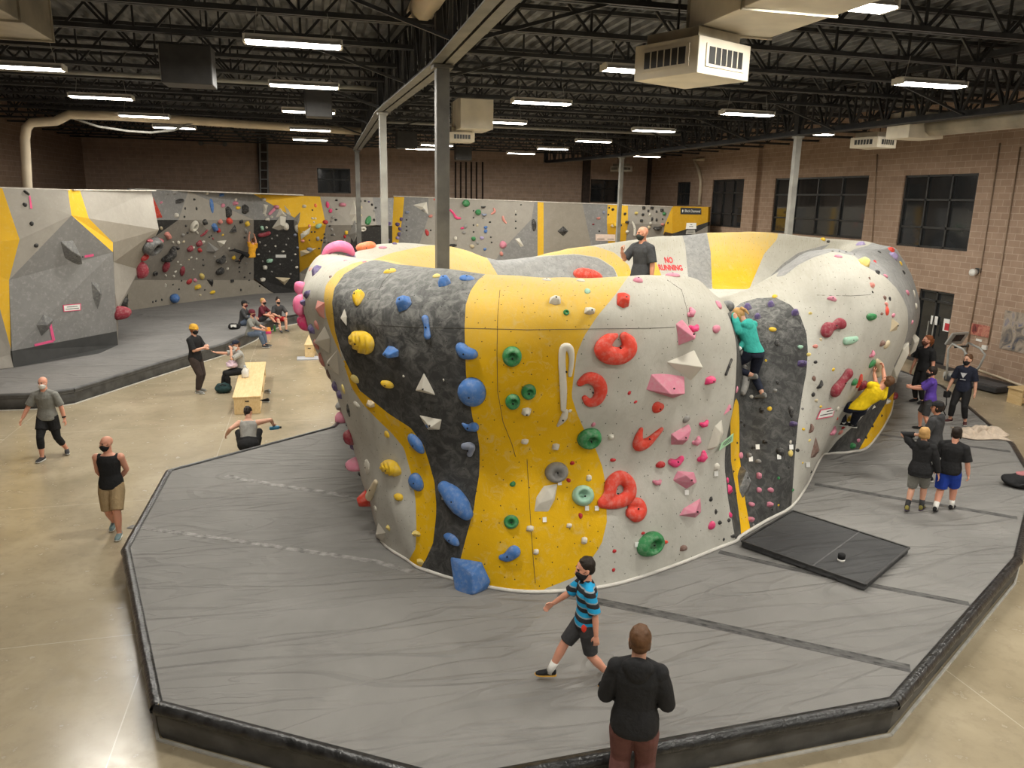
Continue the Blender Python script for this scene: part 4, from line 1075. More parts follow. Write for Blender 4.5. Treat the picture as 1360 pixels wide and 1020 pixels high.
H(Cp, 'dome', 873, 541, 16, 15, 'r', name='red round knob')
HS(Cp, [(851,570,3),(847,581,6),(847,590,8),(858,587,7),(868,579,5),(878,570,3)], 'r', 'red boomerang')
HS(Cp, [(799,668,7),(808,657,8),(811,642,9),(822,634,9),(833,641,9),(835,655,9),(826,664,9),(812,668,8),(800,669,6)], 'r', 'red pear with a hole', nseg=6)
HS(Cp, [(836,668,5),(846,668,7),(850,677,8),(844,684,9),(836,681,7)], 'r', 'red notched cup')
HV(Cp, [(897,430),(906,424),(925,444),(921,449),(901,459)], [(911,447,16)], 'p', 'upper pink wedge')
HV(Cp, [(885,481),(922,464),(925,487),(917,507)], [(921,484,16)], 'w', 'white three-sided volume')
HV(Cp, [(855,517),(859,491),(909,500),(908,522),(894,529)], [(866,514,4),(880,519,16),(900,519,14)], 'p', 'largest pink wedge')
HV(Cp, [(891,576),(891,591),(907,591),(918,570),(915,563),(900,571)], [(893,580,12),(906,580,12),(913,568,8)], 'p', 'pink hollow block')
HV(Cp, [(893,638),(899,625),(922,627),(926,640),(911,650)], [(904,630,11),(914,640,13)], 'p', 'middle pink wedge')
HV(Cp, [(901,685),(907,675),(931,661),(932,680),(924,688)], [(915,679,11)], 'p', 'lowest pink wedge')
H(Cp, 'donut', 862, 722, 34, 31, 'g', 15, 'large green ring at the foot', off=(.1, -.1), hole=.28)
HV(Cp, [(939,597),(949,565),(959,557),(961,575),(955,590),(945,598)], [(952,572,8),(946,590,9)], 'w', 'chalky white scoop by the recess')
HS(Cp, [(890,613,4),(897,615,5),(904,609,4)], 'mg', 'magenta bean')
H(Cp, 'dome', 893, 366, 20, 7, 'p', name='pink wedge on the rim')
many(Cp, 'jug 916 415 8 11 p 60; jug 920 435 11 10 mg; dome 951 437 9 12 p; block 942 505 13 12 mg; jug 934 562 10 8 mg; jug 924 585 9 9 p 30; jug 931 606 10 11 mg 40; dome 877 617 12 10 dr; jug 872 640 10 8 p; dome 911 557 10 9 gr; dome 814 611 8 5 dr; 836 522 6 7 dr; 844 534 6 5 dr; dome 788 564 6 6 p; block 811 580 8 8 w; 944 663 6 9 k; 951 680 5 9 k; 956 694 6 8 k; 968 691 6 6 k; 975 712 10 6 k; 961 717 4 7 k; dome 945 698 10 11 mg; dome 884 720 6 5 r; block 907 728 9 9 br; dome 816 732 6 5 dr; dome 815 757 5 5 dr; dome 854 708 5 4 dr; block 951 620 7 11 w; dome 954 405 9 9 p')
HS(Cp, [(964,497,1.6),(967,488,1.6),(971,478,1.6)], 'k', 'thin black slot edge hold')
Dp = 'charcoal recess panel'
H(Dp, 'ball', 966, 407, 18, 16, 'dg', name='grey ball in the notch', d=.8, up=True)
HV(Dp, [(977,634),(982,620),(986,617),(996,637),(995,651),(986,662),(980,655)], [(984,630,12),(990,645,12)], 'kg', 'black faceted volume beside the yellow stripe')
HS(Dp, [(981,432,4),(979,445,6),(982,458,5),(984,470,4)], 'gr', 'grey gnarled hold below the teal top climber')
HS(Dp, [(987,490,4),(988,505,5),(985,520,4)], 'gr', 'lower grey gnarled hold in the crease')
many(Dp, 'block 993 409 11 8 pu; block 1024 405 10 7 pu; block 1056 416 11 8 pu; block 1006 421 9 7 pu; dome 1029 394 7 5 y; dome 1026 438 10 6 y; dome 1032 455 7 10 k; dome 1063 461 7 6 gw; dome 1074 471 6 5 yt; block 1065 483 13 10 pu; 1017 479 4 5 y; dome 1033 508 5 6 k; block 1029 519 6 6 gr; dome 998 527 5 5 w; dome 1022 543 6 7 y; block 1012 545 8 9 k; 984 560 6 7 k; 989 565 6 6 k; dome 1051 547 7 15 k; block 1053 563 10 8 pu; block 1016 587 8 7 k; block 995 605 7 8 gr; 1000 595 7 6 k; dome 1036 600 12 11 k; 1050 587 4 7 w; dome 1050 602 6 10 yt; dome 1007 613 8 6 gr; block 1008 632 8 10 p; dome 1008 651 8 7 p; dome 1023 651 8 7 p; block 1022 670 8 8 p; dome 998 670 8 7 p; block 997 690 8 8 p; dome 1034 635 4 4 g; 1034 671 4 4 y; 1026 677 4 5 k; 1001 697 4 4 gr; 1048 621 4 5 k; 1053 651 4 5 g; dome 1059 598 5 5 k; 979 588 4 5 k; 976 611 4 4 k; 974 626 4 5 k; 977 655 4 5 k; dome 984 605 6 9 p; block 968 650 8 15 mg; dome 966 638 5 8 mg; dome 970 684 5 8 mg; dome 978 518 6 10 p; dome 990 488 6 6 sa; dome 995 495 5 5 sa')
HV(Cp, [(961,552),(970,545),(971,538),(968,536)], [(968,543,4)], 'p', 'pink leaf at the edge of the recess')
Ep = 'pale right bulge'
HS(Ep, [(1096,441,8),(1099,436,8),(1106,434,5),(1113,430,7),(1116,431,7)], 'm', 'red bone-shaped hold'); HS(Ep, [(1107,518,7),(1113,511,6),(1119,503,5),(1124,496,6)], 'm', 'long red sausage')
HS(Ep, [(1122,453,4),(1129,452,4),(1136,450,3)], 'gw', 'green capsule with white chalk'); H(Ep, 'ball', 1156, 421, 11, 10, 'g', name='green knob high on the bulge')
HV(Ep, [(1182,441),(1184,422),(1192,428),(1191,439)], [(1188,430,6)], 't', 'cream fin on the far edge')
HV(Ep, [(1072,612),(1084,580),(1089,598),(1083,607)], [(1082,598,5)], 'br', 'brown chalky slab')
H(Ep, 'block', 1145, 512, 11, 14, 'm', name='maroon block beside the climber'); HS(Ep, [(1138,513,2),(1141,506,3),(1143,499,2)], 'r', 'thin orange-red bar')
H(Ep, 'ball', 1134, 507, 8, 9, 'g'); H(Ep, 'dome', 1158, 483, 9, 11, 'g', name='green cone under the hand'); HS(Ep, [(1163,480,3),(1166,488,5),(1164,496,4)], 't', 'cream loaf beside the green cone')
H(Ep, 'block', 1171, 456, 7, 9, 'br', name='brown block under the raised hand'); H(Ep, 'dome', 1177, 458, 8, 11, 't')
HV(Ep, [(1196,455),(1207,457),(1207,470),(1191,502),(1178,498),(1183,480)], [(1200,463,9),(1188,488,11)], 'w', 'long chalky white volume tilted along the far edge', up=True)
HV(Ep, [(1209,440),(1221,452),(1216,466),(1208,472)], [(1215,455,5)], 'w', 'white fin behind the long volume', up=True)
H(Ep, 'block', 1147, 350, 14, 11, 'yt', name='pale yellow star hold'); H(Ep, 'dome', 1190, 523, 13, 9, 'm', 20, 'maroon knob low on the far edge')
H(Ep, 'dome', 1105, 397, 13, 6, 'p', name='pink lip-shaped hold', lump=.2)
many(Ep, '1076 416 6 5 yt; 1090 451 5 6 t; dome 1083 460 8 5 sa; dome 1083 481 5 5 k; 1107 491 5 6 y; dome 1081 503 5 8 br; jug 1088 511 10 6 k 40; dome 1080 524 5 6 k; 1084 532 6 5 t; 1090 540 5 4 y; jug 1157 470 7 6 p 50; jug 1076 569 9 6 br 60; jug 1105 572 10 6 p 20; 1112 556 4 7 r; dome 1112 543 6 6 w; 1119 540 5 4 gr; dome 1067 570 4 4 y; dome 1075 585 4 4 yt; 1066 543 4 5 gr; 1066 615 3 3 y; 1077 627 4 5 k; dome 1113 341 11 5 p; 1162 348 5 5 dr; block 1165 362 6 6 k; dome 1176 367 6 4 p; 1155 370 4 5 br; block 1158 379 6 8 sa; 1159 388 4 4 k; 1175 396 5 8 br; 1182 397 5 7 k; dome 1177 404 5 6 sa; dome 1178 413 6 12 r; 1171 417 5 5 br; dome 1186 419 6 6 p; 1106 334 4 2 k; 1115 334 4 2 k; 1124 335 4 2 k; 1135 338 4 2 k; dome 1168 335 5 3 k; block 1183 333 8 8 r; block 1186 341 13 7 lp; dome 1205 389 6 6 p; dome 1211 428 5 5 p; dome 1216 407 6 9 w; dome 1214 390 4 10 w; block 1143 325 14 5 lp; dome 1093 318 6 4 y; 1100 321 6 4 k; block 1178 533 8 8 w; 1160 541 6 5 w; block 1132 592 7 10 g; dome 1140 585 5 5 p; 1150 581 4 5 k; 1159 566 4 5 k; 1171 552 4 5 k; dome 1120 567 5 6 dr; block 1127 556 6 10 y; dome 1116 574 6 6 sa; dome 1200 362 5 5 k; dome 1196 350 5 5 y')
Fp = 'pale left flank'
HS(Fp, [(431,338,4),(436,332,6),(444,328,7),(453,327,7.5),(462,330,7),(468,336,4)], 'hp', 'big bright pink arch on the rim', up=True, flat=1.2); H(Fp, 'dome', 485, 325, 25, 17, 'o', name='orange shell on the far rim', d=.7, up=True); H(Fp, 'dome', 474, 329, 10, 8, 'o', up=True)
HV(Fp, [(431,433),(420,453),(438,449),(437,470)], [(426,452,10)], 'w', 'upper white pyramid on the flank'); HV(Fp, [(448,464),(434,479),(433,487),(453,501)], [(440,481,7)], 'w', 'lower white pyramid on the flank')
HV(Fp, [(421,399),(431,402),(431,424),(424,420)], [(425,409,7)], 'sa', 'tall salmon block'); H(Fp, 'dome', 396, 405, 11, 30, 'hp', name='tall bright pink hold on the left outline', d=1.2)
H(Fp, 'dome', 392, 384, 10, 15, 'hp', name='upper bright pink hold on the left outline', d=1.2); H(Fp, 'dome', 401, 428, 12, 18, 'mg', name='lower pink hold on the left outline', d=1)
H(Fp, 'block', 421, 360, 11, 17, 'pu', name='dark purple pocket'); HV(Fp, [(446,568),(450,578),(472,562),(468,551)], [(456,566,5)], 'w', 'white slab strapped on the flank')
H(Fp, 'dome', 448, 560, 13, 16, 'p', name='upper pink disc', d=.8); H(Fp, 'dome', 450, 580, 13, 16, 'm', name='lower maroon disc', d=.8)
H(Fp, 'rib', 520, 621, 28, 20, 'y', 15, 'yellow ribbed shell on the pale flank'); H(Fp, 'rib', 488, 620, 9, 22, 'w', -15, 'white ribbed shell'); H(Fp, 'block', 485, 662, 15, 17, 'r', name='red block low on the left', d=1)
HS(Fp, [(500,640,3),(496,650,4),(492,659,5)], 't', 'tan twig hold'); HV(Fp, [(502,694),(512,708),(508,720),(499,714)], [(504,708,6)], 'w', 'white cone at the left foot'); H(Fp, 'dome', 467, 616, 14, 12, 'p', name='pink stub', d=1.2)
many(Fp, 'block 466 341 14 6 lp; dome 459 346 6 3 p; dome 484 348 6 3 p; dome 413 358 5 6 sa; 439 368 5 5 br; block 409 391 9 9 pu; block 404 402 9 10 pu; block 415 437 10 13 pu; dome 421 432 8 12 sa; dome 421 458 10 14 sa; dome 428 478 10 16 sa; dome 437 497 8 12 br; block 446 513 9 14 pu; block 452 524 8 12 pu; dome 456 517 6 12 yt; dome 474 537 11 6 w; block 493 536 11 10 t; block 443 540 9 9 gr; dome 463 545 6 16 k; block 464 590 7 18 pu; 474 630 6 6 k; dome 514 577 8 9 y; dome 530 660 12 10 y; dome 499 676 6 8 w; 516 701 8 10 yt; dome 508 329 12 4 p')
P1 = 'left prow'
HV(P1, [(80,320),(97,319),(110,352),(104,353),(86,343)], [(88,330,9),(101,338,10)], 'dg', 'large grey scoop on the prow', bevel=.03); HV(P1, [(121,374),(132,376),(136,390),(130,412),(123,395)], [(129,389,6)], 'dg', 'long grey leaf on the prow')
HV(P1, [(48,432),(58,417),(72,424),(66,436),(55,447)], [(56,430,9)], 'dg', 'grey cone on the prow', bevel=.03)
H(P1, 'donut', 202, 325, 25, 24, 'kg', name='big black ring on the prow edge', hole=.5, d=.45); H(P1, 'dome', 211, 322, 7, 26, 'm', name='red crescent beside the black ring', d=1.2); H(P1, 'dome', 203, 346, 10, 10, 'dr')
H(P1, 'dome', 190, 358, 13, 21, 'm', -25, 'long red hold on the prow edge', d=1); H(P1, 'dome', 162, 413, 14, 18, 'm', 35, 'dark red cone at the prow foot', d=1.2); H(P1, 'block', 172, 400, 9, 12, 'k')
many(P1, 'dome 33 272 6 6 k; dome 42 297 6 6 k; dome 48 326 6 6 k; block 35 256 10 4 k -35; 110 341 3 3 k')
P2 = 'steep cave wall'
HV(P2, [(203,261),(216,289),(207,290)], [(209,283,6)], 'r', 'red triangle by the prow edge')
H(P2, 'dome', 281, 273, 5, 18, 'b', name='long upright blue hold'); H(P2, 'block', 303, 282, 8, 17, 'k', name='tall black hold on the pale triangle'); H(P2, 'block', 325, 278, 9, 14, 'k', name='black ribbed hold')
H(P2, 'donut', 257, 300, 17, 9, 'w', 40, 'white ring hold', hole=.5); H(P2, 'ball', 304, 293, 8, 8, 'r', name='round red ball'); H(P2, 'dome', 231, 396, 11, 13, 'b', name='blue ball at the cave foot', d=.8)
H(P2, 'jug', 224, 337, 23, 10, 'k', 10, 'big black scoop'); HV(P2, [(276,321),(291,331),(284,337),(274,334)], [(282,330,7)], 'gr', 'grey cone volume'); HV(P2, [(287,320),(301,319),(293,329)], [(295,322,5)], 'w', 'pinkish white star volume')
H(P2, 'dome', 220, 354, 17, 8, 'm', 35, 'long maroon leaf'); H(P2, 'dome', 242, 360, 7, 14, 'm', -30, 'maroon drop'); H(P2, 'dome', 292, 360, 12, 9, 'k', 15, 'black loaf'); HV(P2, [(274,371),(283,371),(282,382)], [(280,374,5)], 'k', 'black triangle low on the cave')
HV(P2, [(304,309),(312,298),(314,308)], [(311,305,6)], 'k', 'black fin left of the climber')
H(P2, 'block', 285, 302, 8, 12, 'b', name='blue wedge below the pale triangle'); HS(P2, [(267,313,1.5),(271,310,2),(275,306,1.5)], 'm', 'maroon crescent')
many(P2, '223 257 6 6 gr; 232 256 8 6 gr; block 238 267 11 6 k; 214 269 5 4 p; block 234 286 6 7 w; 258 265 4 4 k; 246 277 3 5 k; 261 277 3 6 k; 245 288 3 4 k; block 294 259 6 5 b; dome 275 257 4 4 w; dome 296 273 5 6 p; block 312 270 7 6 p; dome 316 276 6 5 y; dome 313 265 4 4 w; block 272 295 7 8 k; block 292 294 7 5 sa; block 290 306 6 5 dr; block 328 297 7 6 y; block 320 294 6 4 k; block 223 313 8 12 sa; dome 214 303 4 5 t; dome 243 312 5 4 gr; dome 262 309 3 5 w; block 264 323 10 6 m; 270 322 6 5 w; block 252 330 10 6 m; 257 329 5 4 w; block 265 332 6 6 dr; dome 237 322 5 4 w; block 236 329 5 5 k; donut 206 363 7 5 k; dome 268 367 7 8 yt; dome 251 374 8 7 dr; dome 259 372 5 5 p; block 262 381 9 6 y; dome 282 388 7 5 y; block 308 373 5 5 k; block 310 342 6 4 y; jug 293 344 11 7 k; dome 302 357 4 3 w; 230 322 4 4 w; 244 321 5 3 t; 247 300 4 4 k; 249 309 4 4 k; 296 312 4 3 y; 281 313 3 3 k; 283 317 3 4 m; 278 315 3 3 k; 254 342 4 3 w; 261 344 4 3 w; 270 345 3 3 k; 236 348 4 3 w; 240 352 4 3 w; 233 361 6 3 w; 270 352 4 4 k; 257 358 3 3 w; 220 366 4 5 w; 231 367 4 4 w; 220 379 4 6 w; 230 378 3 3 k; 241 373 3 3 k; 238 384 3 3 k; 203 401 3 4 k; 207 400 3 4 k; 215 398 3 4 k; 266 392 4 3 t; 272 385 3 3 k; 320 385 3 4 k; 325 368 4 3 k; 318 361 3 3 k; 332 363 3 3 k; 331 372 3 3 k; 345 380 3 3 k; 318 355 4 3 k; 327 350 5 3 gr; 318 349 4 3 k; 312 331 3 4 k; 304 330 4 3 w; 327 307 6 8 gr; 325 315 5 4 k; 313 305 3 4 k; 300 348 3 3 w; 251 345 3 3 t; 285 341 4 3 gr; 320 343 5 4 w')
P3 = 'black far panel'
HV(P3, [(372,276),(381,287),(366,289)], [(374,283,5)], 'w', 'upper white peak volume'); HV(P3, [(361,303),(372,287),(380,288),(379,304),(370,306)], [(371,295,6),(376,297,6)], 'w', 'big white curved volume'); H(P3, 'ball', 379, 300, 9, 10, 'w', name='white ball below the curved volume')
HV(P3, [(389,292),(399,281),(397,302),(391,304)], [(395,292,5)], 'gr', 'grey fin volume at the panel edge'); HV(P3, [(365,368),(386,369),(378,379)], [(376,372,4)], 't', 'flat pale triangle low on the panel'); HV(P3, [(377,272),(384,280),(387,286),(381,284)], [(382,279,4)], 'w', 'white rib volume')
HS(P3, [(345,312,3),(351,311,3.2),(357,309,3)], 'm', 'maroon bar'); HS(P3, [(358,284,2),(361,281,2),(364,278,2)], 'p', 'pink bar'); H(P3, 'dome', 395, 303, 8, 13, 'w', name='white cone at the panel edge'); HV(P3, [(350,271),(356,272),(353,285),(349,284)], [(352,277,4)], 'w', 'tall white wedge')
many(P3, 'block 350 265 7 5 w; block 367 275 8 6 p; dome 355 291 6 4 w; 357 292 4 3 w; block 348 303 5 7 gw; dome 354 302 4 3 w; block 352 355 7 6 w; HX 0 0 1 1 w'.replace('; HX 0 0 1 1 w', '')+'; block 358 346 10 5 gw; block 349 371 8 5 w; 392 312 5 5 bg; 395 329 4 4 bg; 376 334 5 3 w; 392 338 4 3 w; 394 355 5 4 w; 343 338 5 3 w; 386 364 4 3 gr; 345 322 4 4 gr; 361 317 3 3 gr; 352 326 4 3 gr; 368 313 4 3 gr; 366 327 3 3 w; 358 334 3 3 gr; 349 347 3 3 gr; 383 317 3 3 gr; 380 325 3 3 gr; 372 351 3 3 gr; 361 361 3 3 gr; 387 346 3 3 gr; 353 286 4 3 w; 361 288 4 4 w')
P4 = 'yellow far panel'
HV(P4, [(400,318),(399,311),(413,301),(411,310)], [(405,310,4)], 'w', 'white ramp volume on yellow'); HV(P4, [(399,341),(398,333),(421,329),(412,336)], [(408,334,4)], 't', 'low cream ramp volume on yellow')
H(P4, 'ball', 432, 295, 7, 6, 'dr', name='round dark red ball'); H(P4, 'dome', 423, 300, 9, 6, 'gw', name='chalky green jug')
many(P4, 'block 404 274 6 5 w; dome 419 273 4 5 o; 415 279 3 3 k; dome 415 290 4 3 w; dome 419 290 3 3 w; dome 411 300 4 4 sa; dome 403 309 3 4 t; dome 411 331 8 5 bg; block 422 317 5 6 gr; 411 319 3 3 k; 414 308 4 3 k; 418 308 3 3 k; dome 402 320 5 4 sa; 424 330 4 3 k; 417 295 3 3 w')
P5 = 'grey angular far panel'
H(P5, 'dome', 435, 272, 5, 9, 'mg', 10, 'pink bean'); H(P5, 'dome', 439, 280, 5, 6, 'mg'); H(P5, 'block', 455, 272, 10, 6, 'p', name='pink bowl'); HV(P5, [(470,265),(479,299),(467,293),(464,285)], [(471,285,7)], 'w', 'white spike volume by the thin column'); HV(P5, [(463,312),(471,292),(478,306),(470,322)], [(470,306,7)], 'gr', 'grey spike volume by the thin column')
H(P5, 'dome', 489, 293, 8, 13, 'g', -30, 'green leaf'); H(P5, 'donut', 482, 304, 9, 6, 'w', name='white ring by the thin column')
many(P5, 'block 447 266 4 3 k; 447 278 4 3 k; block 442 289 5 3 gr; 446 292 5 4 k; 440 294 4 4 gr; 438 300 4 3 k; 441 305 4 5 gr; 431 311 4 3 k; 441 312 4 3 k; 444 312 3 4 gr; 431 316 4 3 k; 433 319 4 4 gr; 431 322 4 3 k; 427 319 4 4 k; 437 322 5 3 k; 479 267 3 4 k; 480 275 3 5 t; 480 286 3 4 t; 485 267 4 3 k; 490 268 4 3 pu; 494 272 4 4 k; 499 276 4 4 k; 497 280 4 5 gr; 497 292 4 5 k; block 460 309 5 6 y; block 458 314 4 5 dr; 472 297 4 5 k; 458 322 4 8 w; 517 297 6 6 pu; 515 319 6 6 pu; 511 309 5 5 k')
P6 = 'far wall behind the boulder'
H(P6, 'ball', 619, 270, 10, 10, 'g', name='upper green ball'); H(P6, 'ball', 635, 282, 8, 8, 'g', name='second green ball'); H(P6, 'ball', 629, 317, 6, 6, 'g', name='lowest green ball')
HS(P6, [(598,279,1.5),(602,283,1.5),(606,289,2),(611,290,1.5)], 'mg', 'pink hook'); HV(P6, [(548,272),(567,268),(569,285)], [(562,275,3)], 'w', 'white triangle volume on charcoal'); HS(P6, [(656,277,1.2),(657,281,1.6),(653,284,1.2)], 'sa', 'left pink crescent'); HS(P6, [(668,288,1.5),(669,292,1.8),(672,296,1.2)], 'sa', 'right pink crescent')
H(P6, 'dome', 709, 299, 6, 16, 'k', name='tall black oval'); HV(P6, [(748,300),(755,307),(748,314),(740,307)], [(748,307,4)], 'k', 'dark diamond volume'); HV(P6, [(684,317),(690,316),(696,327),(691,328)], [(690,322,3)], 'w', 'white ramp on charcoal'); H(P6, 'dome', 668, 325, 9, 11, 'p', 30, 'pink cup'); H(P6, 'dome', 567, 309, 5, 10, 'dr', 10, 'red upright hold')
H(P6, 'dome', 601, 326, 11, 5, 'k', name='black cap just above the boulder'); H(P6, 'jug', 873, 303, 10, 6, 'k', name='black bowl'); HS(P6, [(840,295,1.2),(843,303,1.8),(843,312,2)], 'w', 'white twig'); H(P6, 'block', 817, 299, 5, 7, 'y', name='yellow wedge')
many(P6, 'dome 533 291 5 5 pu; dome 528 298 6 6 pu; dome 531 304 5 5 pu; dome 530 311 5 6 pu; dome 528 316 5 5 lp; dome 524 324 6 4 pu; dome 541 282 6 5 bg; 540 292 3 3 k; 540 301 3 3 k; 540 306 3 3 k; 541 313 3 3 gr; dome 563 279 6 4 gr; dome 572 287 6 4 sa; 572 306 3 3 k; 577 265 3 3 r; dome 614 303 5 3 mg; dome 618 301 5 5 gr; dome 616 309 5 4 gr; dome 605 317 5 6 w; dome 627 327 7 5 t; 629 280 3 3 k; 629 289 3 3 k; 629 299 3 3 k; 629 308 3 3 k; jug 642 275 6 3 k; jug 643 285 6 4 bg; dome 634 299 3 4 t; 651 295 4 3 k; dome 645 302 5 4 b; dome 645 307 5 5 b; dome 640 316 5 5 lp; dome 644 331 4 4 b; 642 290 4 2 gr; dome 634 323 4 4 gr; 653 322 3 3 k; 652 315 3 3 k; 685 285 3 3 k; 685 294 3 3 k; 685 303 3 3 k; 692 272 3 2 k; 685 281 2 4 w; dome 666 337 5 6 sa; dome 795 290 5 4 sa; 788 298 4 3 m; dome 802 282 4 4 bg; 796 307 3 3 k; 809 276 3 3 k; block 814 278 4 4 k; 808 285 3 3 k; block 830 284 4 4 k; block 845 283 5 4 yt; block 855 276 5 4 k; block 866 276 5 4 k; block 861 280 3 4 k; block 854 285 4 4 k; block 852 293 5 4 k; block 863 285 3 5 w; block 866 291 3 6 k; block 872 281 3 4 k; block 872 292 3 5 k; block 879 279 5 5 k; block 882 284 5 5 g; block 864 297 4 4 w; block 880 298 5 4 sa; block 833 295 6 4 k; dome 813 300 4 4 t; dome 825 299 3 3 k; block 833 308 5 5 w; dome 862 302 4 5 t; 880 291 3 3 k; dome 887 296 2 3 k')
# tape and notices
M_ptape = pm('pink_tape', srgb(232, 92, 140), .6, .05); M_psign = pm('pink_border', srgb(224, 84, 120), .6, .05); M_gsign = pm('green_card', srgb(176, 222, 180), .6, .05)
for q, lab in (([(64,427),(67,426),(73,452),(69,453)], 'pink tape strip below the grey cone on the prow'), ([(45,457),(70,451),(71,454),(46,460)], 'pink tape strip running left to a black hold, low on the prow'), ([(38,260),(40,260),(43,277),(40,277)], 'pink tape strip near the top of the prow'), ([(112,339),(124,337),(124,340),(112,342)], 'short pink tape strip right of the large grey scoop')):
    card('tape_strip', lab, 'tape', q, M_ptape)
card('notice_sign', 'white notice with pink edge on the dark face of the prow', 'sign', [(83,405),(107,403),(107,412),(84,414)], M_tag, None, [(.2, .8, .35), (.12, .88, .65)], M_psign)
card('notice_sign', 'white notice with pink edge low on the pale right bulge', 'sign', [(1089,544),(1109,540),(1105,553),(1083,557)], M_tag, None, [(.45, .9, .32), (.12, .9, .62)], M_psign)
card('notice_sign', 'pale green card with writing beside the yellow stripe of the recess', 'sign', [(957,588),(973,575),(972,586),(954,598)], M_gsign, None, [(.15, .85, .3), (.15, .85, .5), (.3, .85, .7)])
card('notice_sign', 'small pale notice on the black far panel', 'sign', [(366,338),(380,338),(380,342),(366,342)], M_tag)
for px, py, lab in ((590, 660, 'white route tag beside the long blue loaf hold'), (743, 641, 'white route tag under the chalky grey pocket disc'), (723, 690, 'white route tag under the white ribbed slab'), (779, 675, 'white route tag under the chalky green ring'), (792, 675, 'white route tag under the red pear with a hole'), (845, 723, 'white route tag left of the large green ring'), (911, 654, 'white route tag under the middle pink wedge'), (950, 629, 'white route tag below the small white hold near the recess'), (1006, 594, 'square white route tag in the charcoal recess'), (1034, 607, 'white route tag under a black cone in the recess'), (1050, 594, 'white route tag at the right edge of the recess'), (997, 610, 'white route tag on the left side of the recess'), (1072, 617, 'white route tag below the brown chalky slab')):
    card('route_tag', lab, 'tag', [(px-2.6, py-3.2), (px+2.6, py-3.4), (px+2.8, py+3), (px-2.4, py+3.3)], M_tag, 'route tags')
# sponsor sign on the end panel
M_sign = pm('sign_black', (.02, .02, .022), .5, .1)
sg = card('sponsor_sign', 'black sign with white lettering and diamond logo on the ochre end panel', 'sign', [(904,275.5),(931.5,276.5),(931.5,285),(904,284.5)], M_sign)
card('notice_sign', 'white notice on the ochre end panel under the black sign', 'sign', [(912,296),(925,296),(925,304),(911,304)], M_tag, None, [(.4, .6, .3), (.3, .7, .6)])
card('notice_sign', 'pale notice lowest on the ochre end panel', 'sign', [(912,305),(923,305),(924,311),(911,311)], pm('card_grey', srgb(170, 168, 160), .6, .05), None, [(.2, .8, .3), (.2, .8, .6)])
if sg:
    tm = text_mesh('Black Diamond', .17, .001); zmax = .02
    xs = [v.co.x for v in tm.vertices]; wd = max(xs)-min(xs)
    sxs = [v.co.x for v in sg.data.vertices]; sw = max(sxs)-min(sxs); k = sw*.72/wd
    for v in tm.vertices: v.co = Vector((v.co.x*k+sw*.08, v.co.y*k*1.25, v.co.z+zmax))
    o = link('lettering', tm, M_white, sg)
    b = MB(); b.add([(-sw*.42, .0, zmax), (-sw*.385, .09, zmax), (-sw*.35, 0, zmax), (-sw*.385, -.09, zmax)], [(0, 1, 2, 3)]); link('logo', b.mesh('logo'), M_white, sg)
# ---- labels: each hold is told apart by its look and by what it sits beside
def auto_labels():
    marks = [h for h in HOLDS if h[8]]; used = set()
    for h in marks:
        base = h[8]; lab = '%s climbing hold on the %s' % (base, h[7]) if 'hold' not in base and 'volume' not in base else '%s on the %s' % (base, h[7])
        if any(w in base for w in (' on the ', ' near the ', ' at the ', ' by the ', ' in the ', ' beside ', ' below ', ' under ', ' left of ', ' along ')): lab = '%s, a hold of the %s' % (base, h[7])
        tag(h[0], lab, 'climbing hold', 'holds on the '+h[7]); used.add(lab)
    def rel(h, m):
        dx, dy = h[1]-m[1], h[2]-m[2]; r = math.hypot(dx, dy); a = math.degrees(math.atan2(-dy, dx)) % 360
        w = ['right of', 'up and right of', 'above', 'up and left of', 'left of', 'down and left of', 'below', 'down and right of'][int((a+22.5)//45) % 8]
        return ('just ' if r < 16 else 'well ' if r > 60 else '')+w
    for h in HOLDS:
        if h[8]: continue
        sz = max(h[3], h[4]); rr = (h[0].location-EYE).length; size = 'tiny' if sz*rr < 55 else 'small' if sz*rr < 130 else 'mid-sized'
        near = sorted([m for m in marks if m[7] == h[7]], key=lambda m: math.hypot(m[1]-h[1], m[2]-h[2])) or []
        near = near[:8]+[m for m in sorted(marks, key=lambda m: math.hypot(m[1]-h[1], m[2]-h[2]))[:12] if m not in near[:8]]
        sh = lambda m: m[8].split(' on ')[0].split(' near ')[0].split(' by ')[0].split(' below ')[0].split(' beside ')[0].split(' at ')[0].split(' with ')[0].split(' in ')[0].split(' of ')[-1 if m[8].startswith(('right of', 'left of')) else 0].split(' low ')[0].split(' tilted ')[0].split(' under ')[0]
        lab = None
        for m in near:
            c = '%s %s %s %s the %s' % (size, h[5], h[6], rel(h, m), sh(m))
            if c not in used: lab = c; break
        if lab is None:
            for m in near[:3]:
                for m2 in near[1:6]:
                    c = '%s %s %s %s the %s, %s the %s' % (size, h[5], h[6], rel(h, m), sh(m), rel(h, m2), sh(m2))
                    if c not in used: lab = c; break
                if lab: break
        if len(lab.split()) > 16: lab = ' '.join(lab.replace('just ', '').replace('well ', '').replace('mid-sized ', '').split())
        used.add(lab); tag(h[0], lab, 'climbing hold', 'holds on the '+h[7])
auto_labels()
